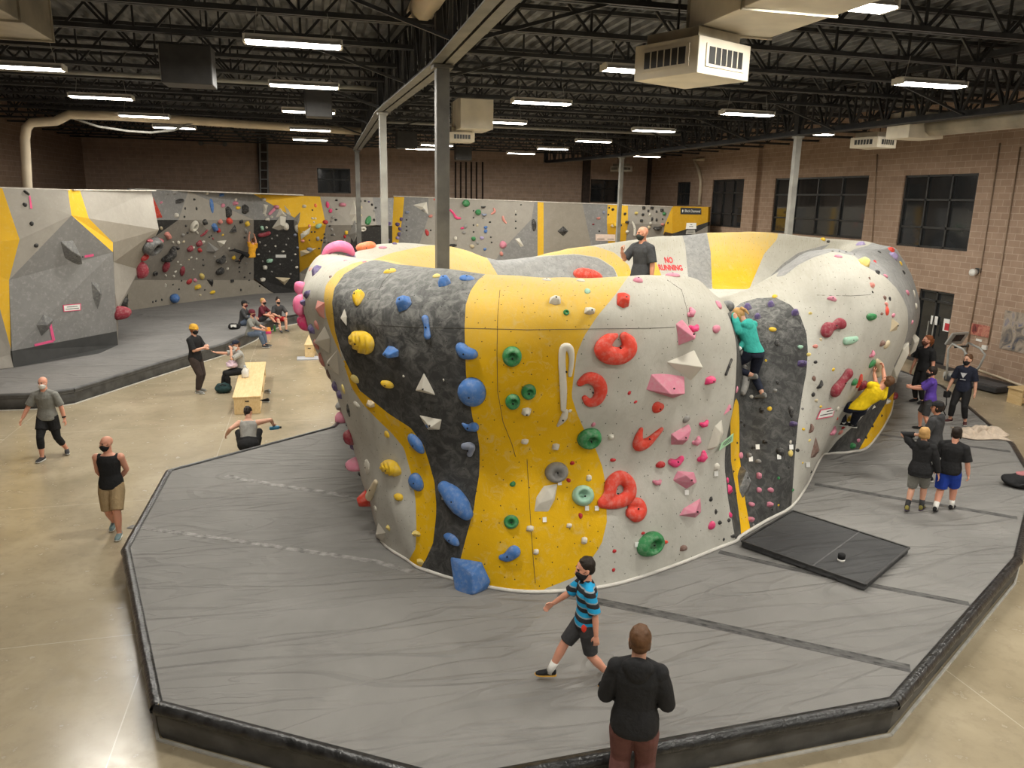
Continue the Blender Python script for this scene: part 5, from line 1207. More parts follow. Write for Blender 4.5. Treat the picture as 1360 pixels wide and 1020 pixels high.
# ---------------------------------------------------------------- people
def cloth(name, col, var=.18, rough=.85):
    if name in _MC: return _MC[name]
    t = NT(name); n = t.noise(7, None, 4, .6, .8); w = t.noise(22, None, 3)
    c = t.mix(t.ramp(n, .3, .7), tuple(x*(1-var) for x in col), tuple(min(1, x*(1+var)) for x in col))
    _MC[name] = t.out(c, rough, t.bump(t.math('ADD', n, t.math('MULTIPLY', w, .4)), .5, .03), .25); return _MC[name]
def skin(i):
    cs = [srgb(206, 150, 122), srgb(214, 162, 136), srgb(190, 132, 104), srgb(220, 158, 132)]
    nm = 'skin_tone_%s' % 'abcd'[i]
    if nm in _MC: return _MC[nm]
    t = NT(nm); n = t.noise(9, None, 3); c = t.mix(t.ramp(n, .3, .7), tuple(x*.92 for x in cs[i]), cs[i]); t.b.inputs['Subsurface Weight'].default_value = .05
    _MC[nm] = t.out(c, .5, None, .4); return _MC[nm]
def striped(name, a, b, c3, period):
    t = NT(name); sp = t.N.new('ShaderNodeSeparateXYZ'); t.L.new(t.tc.outputs['Object'], sp.inputs[0])
    wob = t.math('MULTIPLY', t.noise(6, None, 2), .02)
    f = t.math('FRACT', t.math('MULTIPLY', t.math('ADD', t.math('ADD', sp.outputs[2], wob), 5), 1/period))
    c = t.mix(t.math('LESS_THAN', f, .48), a, b); c = t.mix(t.math('LESS_THAN', t.math('ABSOLUTE', t.math('SUBTRACT', f, .5)), .06), c, c3)
    return t.out(c, .85, None, .2)
M_eye = pm('eye_dark', (.03, .025, .02), .3, .1); M_lip = pm('lip', srgb(170, 96, 88), .5, .1)
def V3(*a): return Vector(a)
def ik(root, tgt, a, b, pole):
    d = tgt-root; L = min(d.length, (a+b)*.995); d = d.normalized() if d.length > 1e-6 else V3(0, 0, -1)
    p = Vector(pole); p = p-d*p.dot(d)
    p = p.normalized() if p.length > 1e-5 else d.orthogonal().normalized()
    x = (a*a-b*b+L*L)/(2*L) if L > 1e-6 else 0; h = math.sqrt(max(0, a*a-x*x))
    return root+d*x+p*h, root+d*L
def loft(b, sts, n=20):
    """sts: (centre, xaxis, yaxis, rx, ry)"""
    vs = []
    for c, ax, ay, rx, ry in sts:
        for j in range(n):
            t = 2*math.pi*j/n; ct, st = math.cos(t), math.sin(t)
            e = (abs(ct)**2.3+abs(st)**2.3)**(-1/2.3); vs.append(c+ax*(rx*ct*e)+ay*(ry*st*e))
    k = len(sts)
    fs = [(i*n+j, i*n+(j+1) % n, (i+1)*n+(j+1) % n, (i+1)*n+j) for i in range(k-1) for j in range(n)]
    fs += [tuple(range(n-1, -1, -1)), tuple((k-1)*n+j for j in range(n))]; b.add(vs, fs)
def hand(b, wrist, d, pn, H, curl, side):
    """palm with four unequal bent fingers and a thumb leaving its side"""
    d = d.normalized(); pn = (pn-d*pn.dot(d)).normalized(); s = d.cross(pn)*side; u = H/1.75
    def P(x, y, z): return wrist+(d*x+s*y+pn*z)*u
    loft(b, [(P(-.01, 0, 0), s, pn, .024*u, .017*u), (P(.025, .002, 0), s, pn, .034*u, .015*u), (P(.06, .003, 0), s, pn, .041*u, .014*u), (P(.09, 0, .0), s, pn, .040*u, .012*u)], 12)
    for i, (y, L) in enumerate(((.030, .070), (.010, .078), (-.011, .073), (-.031, .057))):
        pts = [P(.07, y*.95, 0)]; ang = .12; q = Vector((.085, y, 0))
        for f, c in ((.45, curl*.5), (.32, curl), (.23, curl*.8)):
            ang += c; q = q+Vector((L*f*math.cos(ang), y*.12*f, L*f*math.sin(ang))); pts.append(P(*q))
        b.tube(pts, [.0100*u, .0098*u, .0088*u, .0074*u], 8)
        b.ell(pts[-1], (.0075*u,)*3, n=8, m=6)
    tp = [P(.015, .022, .003), P(.035, .045, .010), P(.060, .058, .014+.012*curl), P(.082, .058, .018+.02*curl)]
    b.tube(tp, [.013*u, .0125*u, .0105*u, .008*u], 8); b.ell(tp[-1], (.008*u,)*3, n=8, m=6)
def shoe_mesh(ank, f, up, H, sole_only=False):
    b = MB(); u = H/1.75; f = f.normalized(); s = f.cross(up).normalized(); up = s.cross(f)
    def st(x, z, rx, rz): return (ank+(f*x+up*z)*u, s, up, rx*u, rz*u)
    if sole_only: loft(b, [st(-.078, -.062, .024, .012), st(-.04, -.064, .037, .012), (st(.04, -.064, .041, .012)), st(.11, -.062, .048, .012), st(.165, -.058, .040, .011), st(.192, -.05, .018, .009)], 14)
    else: loft(b, [st(-.075, -.025, .022, .025), st(-.055, -.012, .034, .046), st(-.02, -.012, .039, .05), st(.03, -.022, .040, .04), st(.09, -.032, .045, .030), st(.145, -.038, .042, .024), st(.185, -.044, .022, .014)], 16)
    return b
def face_dir(P, a):
    v = Vector((P.x-EYE.x, P.y-EYE.y, 0)).normalized(); r = Vector((v.y, -v.x, 0)); a = math.radians(a)
    return -v*math.cos(a)+r*math.sin(a)
def height_from(foot, head_px, z):
    r = ray(*head_px); t = math.hypot(foot.x, foot.y)/math.hypot(r.x, r.y); return CAMH+r.z*t-z
def person(label, pos, a, H, pose, wear, sk=0, vox=None, hip=None):
    """pos: point on the ground under the hips (or the hips themselves when hip is given); a: facing, 0 = the camera, 90 = picture right"""
    fd = face_dir(pos, a); yaw = math.atan2(-fd.x, fd.y)
    lean = Vector(pose.get('lean', (0, 0, 1))).normalized(); tw = math.radians(pose.get('twist', 0))
    hz = pose.get('hz', .52)*H if hip is None else 0
    root = Vector((pos.x, pos.y, pos.z)); P0 = V3(0, 0, hz)
    px_ = V3(1, 0, 0); sx = V3(math.cos(tw), math.sin(tw), 0); sx = (sx-lean*sx.dot(lean)).normalized(); fw = lean.cross(sx)*1.0
    fwp = V3(0, 1, 0)
    S = lambda k: P0+lean*(k*H)
    def blend(k): 
        t = max(0, min(1, k/.2)); x = (px_*(1-t)+sx*t).normalized(); l = (V3(0, 0, 1)*(1-t)+lean*t).normalized(); y = l.cross(x).normalized(); return x, y
    m = pose.get('build', 1.0)
    TS = [(-.05, .070, .058), (-.02, .086, .066), (.03, .088, .064), (.10, .076, .056), (.17, .084, .062), (.23, .094, .065), (.272, .088, .055), (.295, .062, .043), (.312, .036, .034), (.35, .031, .033)]
    def torso(b, k0, k1, add=0.0, flare=0.0):
        ks = [s for s in TS if k0 < s[0] < k1]; 
        def ip(k):
            for s0, s1 in zip(TS[:-1], TS[1:]):
                if s0[0] <= k <= s1[0]:
                    t = (k-s0[0])/(s1[0]-s0[0]); return (k, s0[1]+(s1[1]-s0[1])*t, s0[2]+(s1[2]-s0[2])*t)
            return (k, TS[0][1], TS[0][2]) if k < TS[0][0] else (k, TS[-1][1], TS[-1][2])
        sts = []
        for k, rx, ry in [ip(k0)]+ks+[ip(k1)]:
            x, y = blend(k); fl = flare*max(0, (.12-k)/.15); sts.append((S(k), x, y, (rx*m+add+fl)*H, (ry*m+add+fl)*H))
        loft(b, sts)
    sh = {s: S(.268)+sx*(s*.100*H*m) for s in (-1, 1)}; hp = {s: P0+px_*(s*.050*H)+V3(0, 0, -.015*H) for s in (-1, 1)}
    def tgt(v):
        if len(v) == 3: return Vector(v)*H
        q = Vector(v[1:])-root; c, s_ = math.cos(-yaw), math.sin(-yaw); return V3(q.x*c-q.y*s_, q.x*s_+q.y*c, q.z)
    arms, legs = {}, {}
    for s, key in ((1, 'R'), (-1, 'L')):
        am = pose.get('arm'+key, {'t': (s*.155, .03, .44 if hip is None else -.08)})
        e, w = ik(sh[s], tgt(am['t']), .165*H, .150*H, am.get('pole', (s*.4, -1, -.2))); arms[s] = (sh[s], e, w, am)
        lg = pose.get('leg'+key, {'t': (s*.055, 0, .045)})
        k, an = ik(hp[s], tgt(lg['t']), .245*H, .238*H, lg.get('pole', (0, 1, .1))); legs[s] = (hp[s], k, an, lg)
    # ---- body
    b = MB(); torso(b, -.05, .35)
    for s in (1, -1):
        p, e, w, am = arms[s]
        b.ell(p, (.036*H*m,)*3, n=12, m=8); b.tube([p-sx*(s*.03*H), p, p+(e-p)*.35, e, e+(w-e)*.3, w], [x*H*m for x in (.034, .034, .030, .0235, .0245, .0165)], 12)
        b.ell(e, (.0235*H*m,)*3, n=10, m=6)
        hd = Vector(am['hd']) if 'hd' in am else (w-e); pn = Vector(am.get('pn', (-s, 0, 0)))
        if abs(hd.normalized().dot(pn.normalized())) > .95: pn = V3(0, 1, .2)
        hand(b, w, hd, pn, H, am.get('curl', .35), s if 'hs' not in am else am['hs'])
        p, k, an, lg = legs[s]
        b.tube([p+V3(0, 0, .02*H), p+(k-p)*.25, k, k+(an-k)*.3, an+(k-an)*.08, an+(k-an).normalized()*-.01*H], [x*H*m for x in (.056, .054, .035, .036, .021, .022)], 14)
        b.ell(k, (.036*H*m,)*3, n=10, m=6)
        ff = Vector(lg.get('foot', (s*.15, 1, 0))); up = V3(0, 0, 1) if 'up' not in lg else Vector(lg['up'])
        b2 = shoe_mesh(an, ff, up, H*.97); b.v, b.f, b.m = b.v+b2.v, b.f+[tuple(i+len(b.v) for i in f) for f in b2.f], b.m+b2.m
    # head: skull, jaw, nose, ears
    hy, hpi, hr = (math.radians(x) for x in pose.get('head', (0, 0, 0)))
    R = Matrix((sx, fw, lean)).transposed() if pose.get('headfollow', True) else Matrix.Identity(3)
    Rh = R @ Matrix.Rotation(hy, 3, 'Z') @ Matrix.Rotation(hpi, 3, 'X') @ Matrix.Rotation(hr, 3, 'Y')
    nk = S(.335); hc = nk+(R @ Matrix.Rotation(hpi*.5, 3, 'X')) @ V3(0, .012*H, .075*H); u = H/1.75*pose.get('hs', 1.04)
    def HP(x, y, z): return hc+Rh @ V3(x*u, y*u, z*u)
    b.tube([S(.30), nk, hc+Rh @ V3(0, -.012*u, -.04*u)], [.034*H*m, .033*H, .034*H], 14)
    b.ell(HP(0, -.008, .03), (.076*u, .097*u, .088*u), Rh, 18, 14)
    loft(b, [(HP(0, .045, -.108), Rh @ V3(1, 0, 0), Rh @ V3(0, 1, 0), .026*u, .026*u), (HP(0, .034, -.085), Rh @ V3(1, 0, 0), Rh @ V3(0, 1, 0), .046*u, .050*u), (HP(0, .022, -.05), Rh @ V3(1, 0, 0), Rh @ V3(0, 1, 0), .061*u, .067*u), (HP(0, .015, 0), Rh @ V3(1, 0, 0), Rh @ V3(0, 1, 0), .069*u, .078*u)], 16)
    b.tube([HP(0, .088, .018), HP(0, .106, -.018), HP(0, .100, -.036)], [.008*u, .0125*u, .013*u], 8)
    b.ell(HP(0, .088, .026), (.045*u, .012*u, .010*u), Rh, 10, 6)
    for s in (1, -1): b.ell(HP(s*.077, -.004, -.005), (.011*u, .020*u, .031*u), Rh, 10, 8); b.ell(HP(s*.075, .012, -.032), (.009*u, .010*u, .010*u), Rh, 8, 6)
    far = (pos-EYE).length
    vox = vox or (.0062 if far < 9 else .0085 if far < 16 else .011)
    me = remesh(b.mesh('body'), vox, 3, 'person_body')
    f2 = MB(); f2.v = [tuple(v.co) for v in me.vertices]; f2.f = [tuple(p.vertices) for p in me.polygons]; f2.m = [0]*len(f2.f)
    f2.cur = 1
    for s in (1, -1): f2.ell(HP(s*.031, .083, .008), (.013*u, .009*u, .008*u), Rh, 10, 6)
    for s in (1, -1): f2.tube([HP(s*.016, .092, .027), HP(s*.032, .092, .032), HP(s*.047, .082, .027)], .0045*u, 6)
    f2.cur = 2; f2.tube([HP(-.024, .078, -.066), HP(0, .089, -.064), HP(.024, .078, -.066)], [.003*u, .0065*u, .003*u], 8)
    me = f2.mesh('person_body', smooth=True, recalc=False)
    o = link('person', me, [skin(sk), M_eye, M_lip]); o.location = root; o.rotation_euler = (0, 0, yaw); tag(o, label, 'person')
    vx = max(vox, .009)
    def garment(name, bb, mt, v=None, sm=2): return link(name, remesh(bb.mesh('g'), v or vx, sm, name), mt, o)
    def taper(k0, f): return f
    # ---- clothes
    top = wear.get('top')
    if top:
        g = MB(); hem = top.get('hem', -.035); torso(g, hem, top.get('neck', .305), top.get('add', .009), top.get('flare', .012))
        sl = top.get('sleeve', .55)        # fraction of the whole arm covered
        for s in (1, -1):
            p, e, w, _ = arms[s]; pts, rad = [p-sx*(s*.035*H), p], [.038, .042]
            if sl > 0: g.ell(p-lean*(.004*H), ((.0375+top.get('add', .009)*.5)*H*m,)*3, n=14, m=10); g.tube([S(.300)+sx*(s*.02*H), p+lean*(.004*H)], [.036*H*m, .034*H*m], 12)
            ad = top.get('add', .009)
            if sl > 0:
                if sl <= .5: pts += [p+(e-p)*sl*2]; rad += [.030+ad+.006]
                else:
                    pts += [p+(e-p)*.5, e]; rad += [.030+ad, .0245+ad+.001]; t = (sl-.5)*2; pts += [e+(w-e)*t]; rad += [.0245-.008*t+ad]
                g.tube(pts, [x*H*m for x in rad], 14)
            elif sl == 0: g.tube([p-sx*(s*.04*H), p-sx*(s*.015*H)], [.036*H*m, .034*H*m], 10)
        if top.get('hood'):
            c = S(.305)-fw*.045*H; g.ell(c, (.075*H, .040*H, .045*H), R, 14, 10); g.ell(S(.29)-fw*.06*H, (.055*H, .03*H, .06*H), R, 12, 8)
        if top.get('extra'): top['extra'](g, S, R, H)
        garment(top.get('name', 'shirt'), g, top['m'])
        if top.get('collar'):
            g = MB(); g.tube([S(.288), S(.318)], [.060*H*m, .044*H*m], 16); g.tube([S(.27)+fw*.058*H, S(.22)+fw*.07*H], [.02*H, .012*H], 8); garment('collar', g, top['collar'])
        for s in (1, -1):
            if top.get('cuff'):
                p, e, w, _ = arms[s]; g = MB(); g.tube([e+(w-e)*.78, w+(w-e)*.02], [.026*H, .024*H], 12); link('cuff', g.mesh('cuff', smooth=True), top['cuff'], o)
    bt = wear.get('bottom')
    if bt:
        g = MB(); torso(g, -.05, bt.get('waist', .05), .008 if not bt.get('tight') else .004)
        if bt.get('hips'): g.ell(P0+V3(0, -.02*H, -.005*H), (.135*H, .11*H, .095*H), None, 18, 12); g.ell(P0+V3(0, .03*H, .05*H), (.11*H, .09*H, .07*H), None, 16, 10)
        L = bt.get('len', .97); ad = bt.get('add', .010); fl = bt.get('flare', 0)
        for s in (1, -1):
            p, k, an, _ = legs[s]; pts, rad = [p+V3(0, 0, .025*H), p+(k-p)*.25], [.060, .057+ad*.7]
            if L <= .5: pts += [p+(k-p)*L*2]; rad += [.057-(.057-.036)*L*2+ad+fl]
            else:
                t = (L-.5)*2; pts += [k]; rad += [.036+ad]
                if t > .3: pts += [k+(an-k)*.3]; rad += [.0365+ad]
                pts += [k+(an-k)*t]; rad += [.0365-(.0135*max(0, t-.3)/.7)+ad+fl]
            g.tube(pts, [x*H*m for x in rad], 16)
            g.ell(k, ((.037+ad)*H*m,)*3, n=12, m=8) if L > .52 else None
        garment(bt.get('name', 'trousers'), g, bt['m'])
    if wear.get('over'):
        ov = wear['over']; g = MB(); torso(g, -.05, .05, .013)
        for s in (1, -1): p, k, an, _ = legs[s]; g.tube([p+V3(0, 0, .02*H), p+(k-p)*ov.get('len', .5)], [.068*H, .066*H], 14)
        garment('shorts', g, ov['m'])
    so = wear.get('socks')
    for s in (1, -1):
        p, k, an, lg = legs[s]; ff = Vector(lg.get('foot', (s*.15, 1, 0))); up = V3(0, 0, 1) if 'up' not in lg else Vector(lg['up'])
        if so: g = MB(); g.tube([an+(k-an)*so[1], an+(an-k).normalized()*.02*H], [.030*H, .027*H], 14); link('sock', g.mesh('sock', smooth=True), so[0], o)
        if wear.get('shoes'):
            link('shoe', remesh(shoe_mesh(an, ff, up, H*1.04).mesh('s'), .007, 2, 'shoe'), wear['shoes'], o)
            if wear.get('sole'): link('shoe_sole', shoe_mesh(an, ff, up, H*1.05, True).mesh('sole', smooth=True), wear['sole'], o)
    # ---- head gear
    hr_ = wear.get('hair')
    if hr_:
        g = MB(); k = hr_.get('k', 1.0)
        g.ell(HP(0, -.022, .045), (.084*u*k, .098*u*k, .088*u*k), Rh, 20, 14); g.ell(HP(0, -.048, -.005), (.074*u*k, .066*u*k, .072*u*k), Rh, 16, 12)
        rnd = random.Random(len(label))
        for i in range(16): t = rnd.uniform(0, 6.28); g.ell(HP(.042*math.cos(t), -.022+.05*math.sin(t), .098+.014*rnd.random()), (.026*u, .03*u, .016*u), Rh, 8, 6)
        if hr_.get('sides'):
            for s in (1, -1): g.ell(HP(s*.070, -.01, -.02), (.016*u, .045*u, .06*u), Rh, 10, 8)
        if hr_.get('bun'): g.ell(HP(0, -.06, .135), (.035*u, .035*u, .04*u), Rh, 10, 8); g.tube([HP(0, -.05, .10), HP(0, -.06, .13)], .02*u, 8)
        if hr_.get('tail'): g.tube([HP(0, -.10, .045), HP(0, -.135, .04), HP(.012, -.145, -.04), HP(.02, -.115, -.13)], [.016*u, .026*u, .028*u, .012*u], 10)
        garment('hair', g, hr_['m'], .007, 2)
    ht = wear.get('hat')
    if ht:
        g = MB(); vs = []
        loft(g, [(HP(0, -.004, .015 if ht.get('beanie') else .045), Rh @ V3(1, 0, 0), Rh @ V3(0, 1, 0), .088*u, .108*u), (HP(0, -.006, .07), Rh @ V3(1, 0, 0), Rh @ V3(0, 1, 0), .087*u, .106*u), (HP(0, -.010, .105), Rh @ V3(1, 0, 0), Rh @ V3(0, 1, 0), .073*u, .088*u), (HP(0, -.014, .128), Rh @ V3(1, 0, 0), Rh @ V3(0, 1, 0), .045*u, .055*u), (HP(0, -.014, .138), Rh @ V3(1, 0, 0), Rh @ V3(0, 1, 0), .012*u, .014*u)], 20)
        garment('beanie' if ht.get('beanie') else 'cap', g, ht['m'], .007, 2)
        if not ht.get('beanie'):
            g = MB(); loft(g, [(HP(0, .07, .048), Rh @ V3(1, 0, 0), Rh @ V3(0, 0, 1), .078*u, .008*u), (HP(0, .13, .042), Rh @ V3(1, 0, 0), Rh @ V3(0, 0, 1), .072*u, .006*u), (HP(0, .17, .032), Rh @ V3(1, 0, 0), Rh @ V3(0, 0, 1), .045*u, .005*u)], 12); link('cap_brim', g.mesh('cap_brim', smooth=True), ht['m'], o)
        else:
            g = MB(); loft(g, [(HP(0, -.004, .005), Rh @ V3(1, 0, 0), Rh @ V3(0, 1, 0), .092*u, .112*u), (HP(0, -.004, .045), Rh @ V3(1, 0, 0), Rh @ V3(0, 1, 0), .092*u, .112*u)], 20); link('beanie_cuff', g.mesh('beanie_cuff', smooth=True), ht['m'], o)
    mk = wear.get('mask')
    if mk:
        g = MB(); loft(g, [(HP(0, .035, -.118), Rh @ V3(1, 0, 0), Rh @ V3(0, 1, 0), .034*u, .040*u), (HP(0, .034, -.085), Rh @ V3(1, 0, 0), Rh @ V3(0, 1, 0), .055*u, .066*u), (HP(0, .032, -.045), Rh @ V3(1, 0, 0), Rh @ V3(0, 1, 0), .066*u, .084*u), (HP(0, .04, -.012), Rh @ V3(1, 0, 0), Rh @ V3(0, 1, 0), .052*u, .066*u)], 18)
        link('face_mask', g.mesh('face_mask', smooth=True), mk, o)
        g = MB()
        for s in (1, -1): g.tube([HP(s*.06, .045, -.02), HP(s*.078, .005, .005)], .003*u, 5)
        link('mask_loop', g.mesh('mask_loop'), mk, o)
    if wear.get('watch'):
        p, e, w, _ = arms[wear['watch'][0]]; g = MB(); g.tube([w+(e-w)*.10, w+(e-w)*.22], .0215*H, 12); link('wrist_watch', g.mesh('wrist_watch', smooth=True), wear['watch'][1], o)
    return o, dict(S=S, HP=HP, arms=arms, legs=legs, R=R, H=H)
C_blk = cloth('black_cloth', (.018, .018, .019)); C_char = cloth('charcoal_cloth', (.05, .05, .052)); C_gry = cloth('grey_cloth', srgb(128, 128, 122)); C_lgry = cloth('light_grey_cloth', srgb(160, 158, 152))
C_khaki = cloth('khaki_cloth', srgb(160, 138, 104)); C_brn = cloth('dark_brown_cloth', srgb(66, 56, 52)); C_rust = cloth('dusty_red_cloth', srgb(108, 72, 68)); C_jean = cloth('denim', srgb(92, 104, 122)); C_mar = cloth('maroon_cloth', srgb(96, 38, 48))
C_navy = cloth('navy_cloth', srgb(36, 40, 54)); C_pur = cloth('purple_cloth', srgb(92, 66, 158)); C_blue = cloth('royal_blue_cloth', srgb(40, 70, 168)); C_yel = cloth('yellow_cloth', srgb(232, 198, 28)); C_mus = cloth('mustard_cloth', srgb(204, 158, 62)); C_teal = cloth('teal_cloth', srgb(64, 176, 164)); C_wht = cloth('white_cloth', srgb(226, 224, 218)); C_red = cloth('red_cloth', srgb(170, 44, 50)); C_olive = cloth('olive_cloth', srgb(84, 80, 56)); C_gold = cloth('golden_cloth', srgb(222, 160, 44)); C_pink = cloth('pink_cloth', srgb(222, 196, 208))
Hr_dk = cloth('dark_hair', (.022, .015, .011), .3, .55); Hr_br = cloth('brown_hair', srgb(92, 64, 42), .25, .55); Hr_red = cloth('auburn_hair', srgb(128, 74, 42), .25, .55); Hr_bl = cloth('blond_hair', srgb(186, 146, 92), .22, .55)
K_sole = pm('sole_gum', srgb(214, 160, 60), .6, .1); K_wsole = pm('sole_white', srgb(205, 203, 196), .6, .06); K_gsh = cloth('grey_shoe', srgb(128, 128, 124)); K_tsh = cloth('teal_grey_shoe', srgb(118, 140, 142))
FZ, MZ = 0.0, MATZ
def ground(px, py, z): return onz(px, py, z)

# 1 boy crossing the mat
st = striped('blue_black_stripes', srgb(40, 156, 206), (.03, .03, .034), srgb(150, 160, 165), .105)
p = ground(775, 905, MZ); h = 1.42
o, J = person('boy in a blue and black striped polo shirt walking across the front mat', p, -78, h,
  dict(hz=.508, lean=(0, .03, 1), armR=dict(t=(.17, .25, .53), pole=(.5, -1, -.3), curl=.5), armL=dict(t=(-.16, -.05, .43), pole=(-.4, -1, 0), curl=.4), legR=dict(t=(.03, .27, .045), foot=(.1, 1, 0)), legL=dict(t=(-.05, -.19, .07), pole=(0, 1, .1), foot=(-.1, 1, -.45)), head=(8, -4, 0), hs=1.16),
  dict(top=dict(m=st, sleeve=.46, hem=-.045, collar=C_blk, add=.012), bottom=dict(m=C_char, len=.46, add=.016, name='shorts'), socks=(C_wht, .32), shoes=C_blk, sole=K_sole, hair=dict(m=Hr_dk), mask=C_blk), 3)
g = MB(); g.ell((-.092*h, .03, .50*h), (.022, .048, .06), n=12, m=8); link('pouch', g.mesh('pouch', smooth=True), pm('red_pouch', srgb(232, 64, 44), .6), o)['label'] = 'bright red pouch at the hip'
# 2 man at the lower edge
r = ray(851, 833); hh = 1.87; t = (hh-CAMH)/r.z; p = EYE+r*t; p.z = 0
person('man in a black hooded jacket and dusty red trousers at the bottom edge', p, 178, hh,
  dict(armL=dict(t=(-.10, .14, .575), pole=(-.55, -1, -.5), hd=(.6, .8, .1), curl=.6), armR=dict(t=(.10, .14, .575), pole=(.55, -1, -.5), hd=(-.6, .8, .1), curl=.6), legL=dict(t=(-.065, 0, .045)), legR=dict(t=(.065, .02, .045)), head=(6, 6, 0), build=.97),
  dict(top=dict(m=C_blk, sleeve=.97, hem=-.045, hood=True, add=.016, flare=.016, name='jacket'), bottom=dict(m=C_rust, len=.97, add=.016), shoes=C_blk, sole=K_wsole, hair=dict(m=Hr_br, k=1.02, sides=True)), 1)
# 3 bald man in grey
p = ground(70, 607, FZ)
person('bald man in a grey t-shirt and black leggings walking at far left', p, -28, height_from(p, (63, 497), 0)*.985,
  dict(hz=.51, armR=dict(t=(.24, .10, .50), pole=(.6, -1, 0)), armL=dict(t=(-.19, -.02, .44), pole=(-.6, -1, 0)), legR=dict(t=(.05, .13, .045)), legL=dict(t=(-.10, -.14, .06), foot=(-.5, .9, -.1)), head=(-4, 0, 0), build=1.08),
  dict(top=dict(m=C_gry, sleeve=.45), bottom=dict(m=C_blk, len=.78, add=.003, tight=True, name='leggings'), over=dict(m=C_blk, len=.62), shoes=C_char, sole=K_wsole, mask=C_wht, watch=(-1, C_blk)), 3)
# 4 man in tank top
p = ground(155, 708, FZ)
person('bald man in a black tank top and khaki shorts with his hands behind his back', p, -14, height_from(p, (146, 575), 0)*.98,
  dict(hz=.515, armR=dict(t=(.05, -.10, .50), pole=(1, .0, -.1), hd=(-1, -.1, -.2), curl=.6), armL=dict(t=(-.05, -.10, .52), pole=(-1, .0, -.1), hd=(1, -.1, -.2), curl=.6), legR=dict(t=(.045, -.12, .075), foot=(.1, 1, -.3)), legL=dict(t=(-.05, .11, .045), foot=(.05, 1, 0)), head=(-42, 0, 0), build=1.08, twist=-6),
  dict(top=dict(m=C_blk, sleeve=0, neck=.292, add=.008, name='tank_top'), bottom=dict(m=C_khaki, len=.50, add=.016, flare=.004, name='shorts'), shoes=K_tsh, sole=K_wsole, mask=C_blk), 3)
# 5 beanie man
p = ground(263, 521, FZ)
person('man in a mustard beanie, black t-shirt and dark trousers standing beside the bench', p, 52, height_from(p, (263, 429), 0)*.985,
  dict(armR=dict(t=(.03, .19, .68), pole=(.7, -.6, -.9), hd=(-.6, .5, .5), curl=1.0), armL=dict(t=(-.04, .20, .65), pole=(-.7, -.6, -.9), hd=(.6, .4, .4), curl=1.0), legR=dict(t=(.06, .05, .045)), legL=dict(t=(-.06, -.03, .045)), head=(-6, -4, 0)),
  dict(top=dict(m=C_blk, sleeve=.46, hem=-.06), bottom=dict(m=C_brn, len=.96, add=.012), shoes=K_gsh, sole=K_wsole, hair=dict(m=Hr_red, sides=True), hat=dict(m=C_mus, beanie=True), mask=C_blk), 1)
# 7 woman crouching
p = ground(331, 606, FZ)
person('woman in a grey tank top and black leggings crouching on the concrete', p, 176, 1.66,
  dict(hz=.165, lean=(.02, .55, 1), armL=dict(t=(-.26, .10, .27), pole=(-.7, -.8, -.3), curl=.5), armR=dict(t=(.30, .24, .33), pole=(.5, -.5, .5), curl=.9, pn=(0, 1, 0)), legL=dict(t=(-.09, .10, .045), pole=(-.35, 1, .6)), legR=dict(t=(.09, .10, .045), pole=(.35, 1, .6)), head=(-28, -12, 0), build=1.1),
  dict(top=dict(m=C_lgry, sleeve=0, neck=.285, hem=.07, name='tank_top'), bottom=dict(m=C_blk, len=.95, add=.006, name='leggings', waist=.09, hips=True), shoes=C_char, hair=dict(m=Hr_dk, tail=True)), 1)
# 6 sitting on the bench
p = onz(321, 495, .47); hp6 = V3(p.x, p.y, .57)
o6, J6 = person('person in grey t-shirt and dark cap sitting on the long bench', hp6, -72, 1.72,
  dict(lean=(0, .12, 1), armR=dict(t=(.12, .44, .30), pole=(.3, -.4, -1), hd=(0, 1, .3), pn=(0, -.3, 1), curl=.3), armL=dict(t=(-.05, .16, .34), pole=(-.5, .4, -1), hd=(.2, .1, 1), curl=.7), legR=dict(t=(.06, .30, -.275), pole=(0, 1, .4)), legL=dict(t=(-.05, .24, -.275), pole=(0, 1, .4)), head=(4, 0, 0)),
  dict(top=dict(m=C_lgry, sleeve=.44), bottom=dict(m=C_blk, len=.92, add=.01), shoes=cloth('pale_shoe', srgb(206, 194, 198)), sole=K_wsole, hat=dict(m=C_navy), hair=dict(m=Hr_br), mask=C_wht), 1, hip=True)
# 8-11 four people sitting on the edge of the far mat
def sitter(px, py, a, H, label, wear, sk=0, **kw):
    q = onz(px, py, MZ); q.z = MZ+.09
    ps = dict(lean=(0, .18, 1), armR=dict(t=(.10, .27, .10), pole=(.8, -.6, -.4)), armL=dict(t=(-.10, .27, .10), pole=(-.8, -.6, -.4)), legR=dict(t=(.07, .31, -.22), pole=(.2, 1, .5)), legL=dict(t=(-.07, .29, -.22), pole=(-.2, 1, .5)), headfollow=False); ps.update(kw)
    return person(label, q, a, H, ps, wear, sk, hip=True)
sitter(322, 432, 72, 1.8, 'person in a black cap and dark top sitting behind the maroon beanie', dict(top=dict(m=C_char, sleeve=.9), bottom=dict(m=C_jean, len=.95), shoes=C_blk, sole=K_wsole, hat=dict(m=C_blk), hair=dict(m=Hr_dk), mask=C_mar), 1, legR=dict(t=(.07, .38, -.05), pole=(.1, .6, 1)), legL=dict(t=(-.07, .33, -.05), pole=(-.1, .6, 1)))
sitter(332, 446, 66, 1.8, 'person in a grey t-shirt, jeans and maroon beanie sitting on the mat edge', dict(top=dict(m=C_gry, sleeve=.46), bottom=dict(m=C_jean, len=.95), shoes=C_char, sole=K_wsole, hat=dict(m=C_mar, beanie=True), hair=dict(m=Hr_dk), mask=C_mar), 1)
